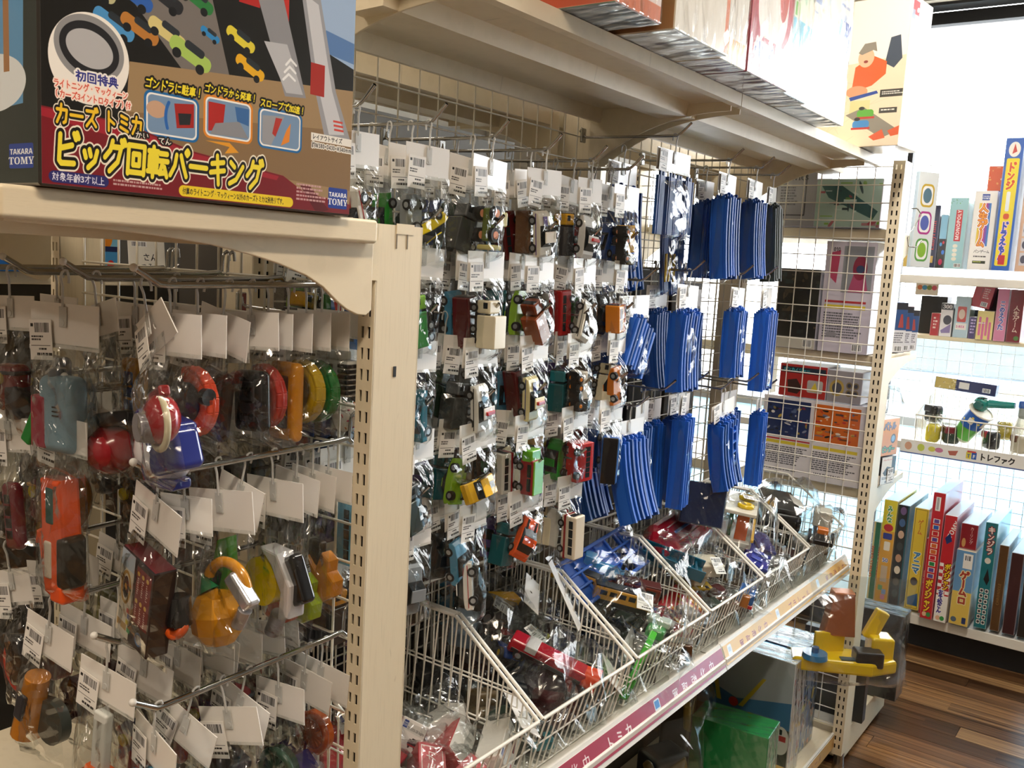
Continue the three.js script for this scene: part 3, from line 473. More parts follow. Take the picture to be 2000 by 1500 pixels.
const T = {                              // what hangs in front on each hook: [description, builder, rotation, extras]
  '0,0': ['white and red toy sedan', (g) => car(g, 0xe9e6e0, 'sedan', { stripe: 0xb3202a }), tip(SIDEV, 0.3)],
  '0,1': ['yellow toy coupe', (g) => car(g, 0xd9c413, 'coupe'), [0.5, 0, 3.6], { w: 0.09, h: 0.165 }],
  '0,2': ['olive toy tractor with orange wheels', (g) => tractor(g, 0x5c6b24, 0xf0a27a), [0.1, 0, -1.57], { w: 0.095 }],
  '0,3': ['white toy sedan with purple windows', (g) => car(g, 0xe8e1d2, 'sedan', { stripe: 0x57308a }), tip(TOPV, 0.08), { w: 0.092 }],
  '0,4': ['white toy coupe with red badge', (g) => car(g, 0xe8e8e8, 'coupe', { lamp: 0xc52a2a }), tip(TOPV, -0.1), { w: 0.072 }],
  '0,5': ['olive toy flatbed truck with orange wheels', (g) => truck(g, 0x6a6330, 0xd8a61c, { H: 0.018, rim: gloss(0xef9f78) }), [0.15, 0, -1.5], { w: 0.1, h: 0.155 }],
  '1,0': ['red and blue toy racing car', (g) => car(g, 0x2a6fc0, 'coupe', { stripe: 0xc2302c }), tip(SIDEV, 0.4)],
  '1,1': ['lime green toy dump truck', (g) => truck(g, 0x7fc41f, 0x2f8f3c), tip(SIDEV, 0.2)],
  '1,2': ['cream toy box van', (g) => truck(g, 0xd8d0b4, 0xddd5ba, { H: 0.034 }), tip(TOPV, 0), { w: 0.094, h: 0.165 }],
  '1,3': ['brown toy dinosaur carrier', (g) => truck(g, 0x7c3a1f, 0x9a4f28), tip(SIDEV, 0.5)],
  '1,4': ['black and white toy sports car', (g) => car(g, 0xe8e4da, 'coupe', { stripe: 0x1c1c1e }), tip(TOPV, -0.35), { w: 0.09, h: 0.165 }],
  '1,5': ['orange toy tow car', (g) => van(g, 0xe08a2a, { L: 0.052, stripe: 0xc23b22, n: 2 }), tip(SIDEV, 0.15), { w: 0.055 }],
  '2,0': ['round white toy cake car with red cherry', (g) => { part(g, 'body', sp(0.02), gloss(0xefe2d4), [0, 0.004, 0]); for (let i = 0; i < 26; i++) part(g, 'sprinkle', cy(0.001, 0.001, 0.005, 5), plastic(pick([0xc62a2a, 0xe07a2a, 0xd23a6a])), [0.0195 * Math.cos(i * 2.4) * Math.sqrt(1 - (i / 26) ** 2), 0.004 + 0.0195 * Math.sin(i * 2.4) * Math.sqrt(1 - (i / 26) ** 2), 0.0195 * (i / 26)], [i, i * 2, 0]); part(g, 'cherry', sp(0.008), gloss(0xc01820), [0.004, 0, 0.02]); wheels(g, [-0.012, 0.012], -0.016, 0.012, 0.006); }, [0, 0, 0.1]],
  '2,1': ['teal toy racing car', (g) => car(g, 0x1c6c80, 'coupe'), tip(SIDEV, 0.1)],
  '2,2': ['white toy police car', (g) => car(g, 0xeceae4, 'sedan', { lamp: 0xb81e28, stripe: 0x202022 }), tip(TOPV, 0.12), { w: 0.094, h: 0.16 }],
  '2,3': ['cream toy rally car with blue stripe', (g) => car(g, 0xeadfa8, 'sedan', { stripe: 0x2b3f86, lamp: 0xb4262a }), tip(TOPV, 0.05), { w: 0.088, h: 0.16 }],
  '2,4': ['black toy truck with orange wheels', (g) => truck(g, 0x1b1b1d, 0xded8cc, { H: 0.014, rim: gloss(0xee8b1e) }), tip([0.2, 0, -1.5], 0)],
  '2,5': ['orange toy buggy', (g) => { car(g, 0xe27f1c, 'coupe'); }, tip(BASEV, 0.1), { w: 0.07 }],
  '3,0': ['light blue toy bus', (g) => van(g, 0x6cb2d6, { L: 0.085, H: 0.034, n: 5, roof: 0x79bede }), tip(TOPV, 0), { w: 0.092, h: 0.185 }],
  '3,1': ['grey toy lorry', (g) => truck(g, 0x50565c, 0x2e3a33), tip(SIDEV, 0.2)],
  '3,2': ['yellow toy hatchback with black bonnet', (g) => car(g, 0xe9b81c, 'sedan', { stripe: 0x191919 }), [1.2, 0, 0.08], { w: 0.092, h: 0.16 }],
  '3,3': ['green and red toy camper', (g) => { van(g, 0x8c1f24, { L: 0.06, H: 0.026, n: 2, roof: 0x74b52c }); part(g, 'bonnet', rb(0.022, 0.02, 0.03, 0.003), gloss(0x5faa24), [0.036, 0.006, 0]); }, tip(TOPV, 0), { w: 0.094, h: 0.165 }],
  '3,4': ['red toy double decker bus', (g) => van(g, 0xb51d1f, { L: 0.072, H: 0.042, n: 6, roof: 0xc02a2a }), tip([0.15, 0, -1.57], 0), { w: 0.094, h: 0.15 }],
  '3,5': ['blue and black toy train', (g) => carriage(g, 0x1f5fb4, { L: 0.09, roof: 0x15161a }), tip([0.5, 0, 1.57], 0), { w: 0.09, h: 0.165 }],
  '4,0': ['orange and black toy excavator', (g) => truck(g, 0xe79a1f, 0x2a2a2a), tip(SIDEV, 0)],
  '4,1': ['silver grey toy saloon', (g) => car(g, 0x83898f, 'sedan'), tip(TOPV, -0.1), { w: 0.075, h: 0.16 }],
  '4,2': ['white toy hatchback with underside showing', (g) => car(g, 0xe9e8e4, 'sedan', { stripe: 0xb9202a }), [-1.0, 0.2, 1.45], { w: 0.072, h: 0.2 }],
  '4,3': ['orange toy sports car with black stripes', (g) => { car(g, 0xe4561a, 'coupe', {}); for (const z of [-0.009, 0.009]) part(g, 'stripe', bx(0.02, 0.0008, 0.004), tyre, [0.022, 0.0072, z], [0, 0, -0.14]); }, [1.25, 0, 1.0], { w: 0.1, h: 0.125 }],
  '4,4': ['cream toy van with red stripes', (g) => van(g, 0xe9e0cc, { L: 0.08, H: 0.032, stripe: 0xa3262c, n: 4 }), tip(TOPV, 0.05), { w: 0.078, h: 0.165 }],
};
const behind = [
  ['white toy van', (g) => van(g, 0xe4e2dc, { stripe: 0xa8242c }), SIDEV], ['green toy car', (g) => car(g, 0x2d8a32, 'coupe'), SIDEV], ['dark blue toy car', (g) => car(g, 0x1d3c78, 'sedan'), SIDEV], ['black toy car', (g) => car(g, 0x1c1d20, 'sedan'), TOPV], ['grey toy truck', (g) => truck(g, 0x55595c, 0x3a3d3c), SIDEV],
  ['maroon toy bus', (g) => van(g, 0x5a1c1e, { L: 0.08 }), SIDEV], ['teal toy truck', (g) => truck(g, 0x2a7a86, 0x1f5960), SIDEV], ['cream toy box truck', (g) => truck(g, 0xd9cfae, 0xe2d9bc, { H: 0.034 }), TOPV], ['yellow toy truck', (g) => truck(g, 0xd9a514, 0x39393b), SIDEV], ['red toy fire engine', (g) => van(g, 0xa81f20, { L: 0.08 }), SIDEV],
  ['silver toy car', (g) => car(g, 0x9a9fa3, 'sedan'), BASEV], ['dark green toy truck', (g) => truck(g, 0x2c4630, 0x24372a), SIDEV], ['light blue toy car', (g) => car(g, 0x4f9cc4, 'sedan'), TOPV], ['purple toy car', (g) => car(g, 0x4b3a7c, 'coupe'), SIDEV], ['brown toy van', (g) => van(g, 0x6b4a30), SIDEV], ['lime toy car', (g) => car(g, 0x8dbb2c, 'coupe'), BASEV],
];
let bi = 0;
HY.forEach((y, r) => HX.forEach((x, c) => {
  if (r === 4 && c === 5) return;
  pegHook(x, y, MESH_Z + 0.002, `chrome peg hook, ${ord[c]} from the near post, ${rowName[r]} row of toy cars`);
  const front = T[r + ',' + c], n = r === 2 || r === 3 ? 5 : 4, zs = [-0.107, -0.14, -0.178, -0.215, -0.255].slice(0, n);
  zs.forEach((z, k) => {
    const B = behind[(bi * 7 + r * 3 + c * 5) % behind.length]; if (k) bi++;
    const [what, build, rot, ex] = k === 0 ? front : [B[0], B[1], tip(B[2], rr(-0.25, 0.25)), {}];
    const sway = k ? rr(-0.028, 0.022) : 0, drop = -0.004 * 0;
    pack('bagged_toy_car', `bagged ${what}, ${ord[k]} on hook ${c + 1}, ${rowName[r]} peg row`, 'bagged toy', {
      pos: [x + sway * 0.15, y - 0.004, z], turn: k ? rr(-0.22, 0.22) : rr(-0.08, 0.1), tilt: k ? sway * 4 : rr(-0.05, 0.05), w: 0.086, h: 0.15, back: false, group: 'bagged toy cars on the peg hooks', toy: build, toyName: 'toy_car', toyRot: rot, toyAt: [rr(-0.008, 0.008), rr(-0.008, 0.004), 0], ...ex,
    });
  });
}));
// a few more packs at the back of the bottom row and behind the mesh, on the other face of the shelf
for (let i = 0; i < 9; i++) {
  const B = behind[(i * 5 + 3) % behind.length], x = 0.2 + i * 0.085, y = [1.2, 1.0, 0.93][i % 3];
  pack('bagged_toy_car', `bagged ${B[0]} behind the mesh, ${ord[i]} along from the near post`, 'bagged toy', { pos: [x, y, MESH_Z - 0.05], turn: Math.PI + rr(-0.3, 0.3), w: 0.1, h: 0.19, toy: B[1], toyName: 'toy_car', toyRot: B[2], toyScale: 1.2, group: 'packs on the other face of the shelf' });
}

// ---------- blue track packs ----------
const blueT = mat(0x1c63cc, 0.5), blueD = mat(0x174c9c, 0.5), greyT = mat(0x39453f, 0.4);
function railGeo(L, bend) {           // one grooved track piece, length down -y, face to +z
  return cached(`rail${L},${bend}`, () => {
    const prof = [[-0.019, 0], [-0.019, 0.006], [-0.0155, 0.006], [-0.0155, 0.0035], [-0.011, 0.0035], [-0.011, 0.006], [0.011, 0.006], [0.011, 0.0035], [0.0155, 0.0035], [0.0155, 0.006], [0.019, 0.006], [0.019, 0]];
    const N = bend ? 10 : 1, P = [], I = [], m = prof.length;
    for (let j = 0; j <= N; j++) { const t = j / N, a = bend * t, R = bend ? L / bend : 0, cx = bend ? R * (1 - Math.cos(a)) : 0, cyy = bend ? -R * Math.sin(a) : -L * t; for (const [u, v] of prof) P.push(cx + u * Math.cos(a), cyy + u * Math.sin(a), v); }
    for (let j = 0; j < N; j++) for (let i = 0; i < m; i++) { const a = j * m + i, b = j * m + ((i + 1) % m); I.push(a, b, a + m, b, b + m, a + m); }
    for (const o of [0, N * m]) { const f = (a, b, c) => I.push(o + a, o + b, o + c); for (const [a, b, c] of [[0, 1, 2], [0, 2, 3], [0, 3, 8], [0, 8, 11], [3, 4, 7], [3, 7, 8], [4, 5, 6], [4, 6, 7], [8, 9, 10], [8, 10, 11]]) f(a, b, c); }
    let g = new THREE.BufferGeometry(); g.setAttribute('position', new THREE.Float32BufferAttribute(P, 3)); g.setIndex(I); g = g.toNonIndexed(); g.computeVertexNormals();
    const tabs = [at(bx(0.006, 0.009, 0.004), [-0.006, 0.004, 0.003]), at(cy(0.0042, 0.0042, 0.004, 10), [0.007, 0.004, 0.003], [Math.PI / 2, 0, 0])].map((k) => { const q = k.toNonIndexed(); q.deleteAttribute('uv'); return q; });
    return mergeGeometries([g, ...tabs]);
  });
}
// tracks standing edge-on side by side in a pack, like cards
function trackSet(g, n, L, bend, m, o = {}) {
  for (let i = 0; i < n; i++) { const w = (o.step ?? 0.0085) * (i - (n - 1) / 2); part(g, 'track', railGeo(L, bend), Array.isArray(m) ? m[i % m.length] : m, [w, L / 2 + ((i * 37) % 5) * 0.002, (o.z ?? 0) + ((i * 13) % 3) * 0.002], [0, -Math.PI / 2 + (o.fan ?? 0) * (i - n / 2), o.lean ?? 0]); }
}
const flatTracks = (g, n, L, bend, m) => { for (let i = 0; i < n; i++) part(g, 'track', railGeo(L, bend), m, [-0.04 * ((n - 1) / 2 - i) * 0.98, L / 2, 0.003 * (i % 2)]); };
const TR = [ // x, z, middle height and length of the tracks, width, header, turn, tilt, description, builder
  [0.935, -0.11, 1.594, 0.113, 0.155, 0.042, 0.02, 0, 'wide pack of straight blue tracks at the top', (g, l) => flatTracks(g, 4, l, 0, blueD)],
  [0.89, -0.2, 1.52, 0.2, 0.13, 0.045, 0.05, 0, 'long pack of dark blue tracks behind the wide pack', (g, l) => trackSet(g, 9, l, 0.2, [blueD, blueT], { step: 0.012 })],
  [1.06, -0.17, 1.495, 0.15, 0.15, 0.045, 0.05, 0.03, 'blue track pack with yellow switch levers', (g, l) => { flatTracks(g, 3, l, 0.25, blueD); for (const [x, a] of [[-0.045, 0.05], [-0.026, -0.1], [-0.004, 0.08]]) part(g, 'switch_lever', poly([[-0.003, -0.03], [0.003, -0.03], [0.005, 0.0], [0.004, 0.03], [-0.004, 0.03], [-0.004, 0]], 0.004, 0.001), gloss(0xd9b41c), [x, -0.02, 0.012], [0, 0, a]); }],
  [1.2, -0.11, 1.543, 0.175, 0.12, 0.045, 0.08, 0.0, 'shiny pack of slim blue tracks beside the wide pack', (g, l) => trackSet(g, 8, l, 0.12, [blueT, blueD], { step: 0.011 })],
  [1.385, -0.12, 1.547, 0.177, 0.11, 0.045, 0.05, -0.02, 'pack of slim blue tracks before the grey ones', (g, l) => trackSet(g, 8, l, 0.15, [blueD, blueT], { step: 0.01 })],
  [1.28, -0.2, 1.54, 0.17, 0.1, 0.045, 0.0, 0.0, 'dark blue track pack wedged behind the shiny pack', (g, l) => trackSet(g, 6, l, 0, blueD)],
  [1.494, -0.12, 1.545, 0.18, 0.085, 0.04, 0.1, 0.05, 'pack of dark grey green tracks by the far mesh', (g, l) => trackSet(g, 6, l, 0, greyT, { step: 0.009, lean: 0.06 })],
  [0.832, -0.12, 1.31, 0.1, 0.13, 0.045, 0.03, 0.02, 'pack of short slanted blue tracks beside the toy cars', (g, l) => { g.rotation.z = -0.5; trackSet(g, 10, l, 0, [blueT, blueD], { step: 0.0085 }); }],
  [0.88, -0.2, 1.25, 0.18, 0.1, 0.045, 0, 0, 'narrow blue track pack behind the short slanted tracks', (g, l) => trackSet(g, 7, l, 0, blueD)],
  [1.047, -0.11, 1.295, 0.165, 0.115, 0.05, 0.05, -0.04, 'pack of curved blue tracks in the middle row', (g, l) => trackSet(g, 9, l, 0.22, [blueT, blueT, blueD], { step: 0.0095, lean: -0.08 })],
  [1.06, -0.19, 1.29, 0.165, 0.11, 0.05, 0.05, 0, 'dark blue track pack behind the curved middle tracks', (g, l) => trackSet(g, 8, l, 0.2, blueD)],
  [1.314, -0.11, 1.303, 0.155, 0.095, 0.045, 0.05, -0.03, 'pack of slim blue tracks third along the middle row', (g, l) => trackSet(g, 7, l, 0.1, [blueT, blueD], { step: 0.009, lean: -0.03 })],
  [1.26, -0.2, 1.29, 0.16, 0.11, 0.045, 0.05, 0, 'dark blue track pack behind the third middle pack', (g, l) => trackSet(g, 7, l, 0.1, blueD)],
  [1.472, -0.1, 1.28, 0.193, 0.105, 0.05, 0.12, 0.0, 'pack of straight blue tracks ending the middle row', (g, l) => trackSet(g, 9, l, 0, [blueT, blueT, blueD], { step: 0.0088 })],
  [0.845, -0.12, 1.046, 0.16, 0.13, 0.03, 0.0, 0.0, 'big pack of curved blue tracks under the toy train', (g, l) => trackSet(g, 9, l, 0.3, [blueT, blueT, blueD], { step: 0.0105, lean: 0.1 }), { tag: false }],
  [0.84, -0.22, 1.03, 0.16, 0.13, 0.03, 0.0, 0.0, 'dark pack of curved tracks behind the big curved pack', (g, l) => trackSet(g, 8, l, 0.3, blueD, { step: 0.011, lean: 0.1 }), { tag: false }],
  [0.955, -0.15, 1.07, 0.13, 0.07, 0.045, 0.1, 0.0, 'narrow pack with plain white header in the bottom track row', (g, l) => trackSet(g, 4, l, 0, blueD), { tag: false }],
  [1.06, -0.18, 1.03, 0.19, 0.09, 0.045, 0.05, 0.0, 'pack of upright blue tracks above the big red boat', (g, l) => trackSet(g, 6, l, 0.05, [blueT, blueD], { step: 0.01 })],
  [1.115, -0.13, 1.04, 0.2, 0.075, 0.045, 0.15, -0.02, 'tall narrow blue track pack reaching the baskets', (g, l) => trackSet(g, 5, l, 0, blueT, { step: 0.009 })],
  [1.2, -0.19, 1.03, 0.19, 0.1, 0.045, 0.05, 0.0, 'dark blue track pack beside the tall narrow pack', (g, l) => trackSet(g, 7, l, 0, blueD, { step: 0.01 })],
  [1.256, -0.1, 1.043, 0.16, 0.135, 0.036, 0.02, 0.12, 'pack of fanned blue tracks with a ladder bridge', (g, l) => { trackSet(g, 9, l, 0.32, [blueT, blueD], { step: 0.0095, lean: -0.05 }); for (const s of [-1, 1]) part(g, 'bridge_rail', bx(0.004, 0.15, 0.006), blueT, [0.012 + s * 0.011, -0.005, 0.024], [0, 0, 0.08]); for (let i = 0; i < 6; i++) part(g, 'bridge_rung', bx(0.022, 0.004, 0.005), blueT, [0.014 - i * 0.0022, 0.058 - i * 0.025, 0.024], [0, 0, 0.08]); }],
  [1.41, -0.15, 1.037, 0.167, 0.11, 0.045, 0.05, 0.0, 'dark blue track pack behind the fanned tracks', (g, l) => trackSet(g, 8, l, 0, blueD, { step: 0.01 }), { tag: false }],
  [1.54, -0.12, 1.017, 0.186, 0.05, 0.03, 0.1, 0.0, 'very narrow blue track pack by the far mesh', (g, l) => trackSet(g, 4, l, 0, blueT, { step: 0.009 }), { tag: false }],
];
TR.forEach(([x, z, mid, l, w, head, turn, tilt, what, toy, ex], i) => {
  const y = mid + 0.03 + head + (l + 0.018) * 0.52;
  pack('track_pack', what, 'track pack', { pos: [x, y, z], w, h: head + l + 0.018, head, tagy: head * 0.3, tagx: 0.004, turn, tilt, toy: (g) => toy(g, l), toyName: 'track_set', deep: 0.026, back: false, group: 'blue track packs', ...ex });
  if (z > -0.16) pegHook(x, y + 0.004, MESH_Z + 0.002, `chrome peg hook holding the ${what}`.split(' ').slice(0, 16).join(' '));
});

// ---------- bagged toys on the end shelf: bars run along -x, packs face -x ----------
const barGeo = tube([[0.0, 0, 0], [-0.008, 0.006, 0], [-0.03, 0.004, 0], [-0.26, 0, 0], [-0.275, 0.006, 0], [-0.292, 0.016, 0]], 0.0036, 30, 8);
const ROWS = ['top', 'middle', 'bottom'], COLS = ['near', 'second', 'third', 'fourth'];
const BARS = [[[1.425, -0.062], [1.425, -0.192], [1.425, -0.322], [1.425, -0.452]], [[1.235, -0.062], [1.305, -0.192], [1.285, -0.322], [1.285, -0.452]], [[0.985, -0.062], [1.035, -0.135], [1.065, -0.225], [1.1, -0.34]]];   // height and z of each bar
BARS.forEach((row, r) => row.forEach(([y, z], c) => {
  const rn = ROWS[r], cn = COLS[c];
  const b = thing('display_bar', `chrome display bar, ${cn} one from the near post, ${rn} row of the end shelf`, 'hook', [0.03, y, z], 0, 'chrome bars on the end shelf');
  part(b, 'bar', barGeo, chrome); part(b, 'tip', sp(0.0042, 10, 8), mat(0xe8e8e4, 0.3), [-0.293, 0.0165, 0]);
  for (const s of [-0.006, 0.006]) part(b, 'mesh_hook', tube([[0.002, 0.0, s], [0.004, 0.03, s], [0.012, 0.036, s], [0.014, 0.022, s]], 0.0022, 14, 6), chrome);
}));
const arcToy = (c, core, R = 0.036) => (g) => { part(g, 'band', at(tor(R, 0.0125, 3.6, 22, 8), [0, 0, 0], [0, 0, -1.8], [1, 1, 0.8]), gloss(c), [-0.012, 0, 0]); if (core) part(g, 'core', at(cy(R * 0.72, R * 0.72, 0.014, 20), [0, 0, 0], [Math.PI / 2, 0, 0]), plastic(core), [-0.012, 0, 0]); for (let i = 0; i < 7; i++) part(g, 'ridge', rb(0.006, 0.02, 0.018, 0.002, 1), gloss(c), [-0.012 + (R + 0.008) * Math.cos(i * 0.42 - 1.26), (R + 0.008) * Math.sin(i * 0.42 - 1.26), 0], [0, 0, i * 0.42 - 1.26]); };
const slab = (c, inset, o = {}) => (g) => { part(g, 'case', rb(o.w ?? 0.06, o.h ?? 0.085, 0.02, 0.01, 3), gloss(c)); part(g, 'inset', rb((o.w ?? 0.06) * 0.55, (o.h ?? 0.085) * 0.7, 0.022, 0.005), plastic(inset)); for (let i = 0; i < 3; i++) part(g, 'ridge', rb((o.w ?? 0.06) * 0.4, 0.004, 0.0235, 0.001, 1), gloss(c), [0, (i - 1) * 0.018, 0]); };
const wheelToy = (c, rim) => (g) => { part(g, 'disc', at(cy(0.034, 0.034, 0.016, 26), [0, 0, 0], [Math.PI / 2, 0, 0]), gloss(c)); part(g, 'rim', tor(0.03, 0.006), plastic(rim), [0, 0, 0.007]); for (let i = 0; i < 8; i++) part(g, 'spoke', rb(0.006, 0.05, 0.004, 0.0015, 1), plastic(rim), [0, 0, 0.009], [0, 0, (i * Math.PI) / 8]); };
const twoTone = (a, b, c) => (g) => { part(g, 'shell', rb(0.055, 0.07, 0.03, 0.012, 3), gloss(a)); part(g, 'grip', rb(0.03, 0.05, 0.034, 0.008), plastic(b), [0.014, -0.02, 0]); part(g, 'button', at(cy(0.009, 0.009, 0.01, 14), [0, 0, 0], [Math.PI / 2, 0, 0]), gloss(c ?? 0xd8c41c), [-0.008, 0.014, 0.014]); part(g, 'ridge', rb(0.058, 0.006, 0.032, 0.002, 1), plastic(b), [0, 0.022, 0]); };
const badge = print(80, 60, (g) => { fill(g, '#1d2a6c', 0, 0, 80, 60); latin(g, '13', 22, 46, 40, '#eef'); });
const cardArt = print(220, 330, (g, w, h) => {
  fill(g, '#22191f', 0, 0, w, h); fill(g, '#d9d2c0', 0, 0, w * 0.42, h); fill(g, '#b9c8d8', 0, 0, w * 0.42, h * 0.2); g.strokeStyle = '#b48a3c'; g.lineWidth = 12; g.beginPath(); g.ellipse(w * 0.21, h * 0.42, w * 0.13, h * 0.18, 0, 0, 7); g.stroke(); disc(g, '#2c3138', w * 0.21, h * 0.42, w * 0.09, h * 0.13); disc(g, '#c9a24a', w * 0.2, h * 0.42, 9, 14);
  fill(g, '#b58f4a', 8, h * 0.84, w * 0.3, h * 0.08); fill(g, '#7a1a28', w * 0.5, h * 0.06, w * 0.46, h * 0.66); g.strokeStyle = '#c8a44a'; for (let i = 0; i < 6; i++) { const x = w * (0.56 + (i % 3) * 0.14), y = h * (0.14 + Math.floor(i / 3) * 0.32); disc(g, '#d8b458', x, y, 9); scribble(g, '#e8ddd0', x - 5, y + 16, 8, h * 0.2, 8); }
  for (const [c, x, y] of [['#c23a4a', 0.3, 0.64], ['#3a6ab0', 0.34, 0.7], ['#d8c43a', 0.3, 0.78], ['#48a060', 0.36, 0.86]]) fill(g, c, w * x, h * y, 22, 18); disc(g, '#4a8cd0', w * 0.74, h * 0.87, 26); disc(g, '#f4f2ea', w * 0.74, h * 0.87, 18);
});
const [cMaroon, cDarkBox] = cells(['#6a1624', '#241c20']);
const swordArt = print(90, 120, (g) => { fill(g, '#2a2440', 0, 0, 90, 120); disc(g, '#c8a880', 46, 60, 22, 34); fill(g, '#e07a2a', 10, 8, 70, 10); });
const emblem = print(60, 80, (g) => { fill(g, '#2a1a16', 0, 0, 60, 80); g.strokeStyle = '#b8923c'; g.lineWidth = 5; g.strokeRect(10, 8, 40, 64); latin(g, 'X', 30, 50, 34, '#b8923c', { align: 'center' }); });
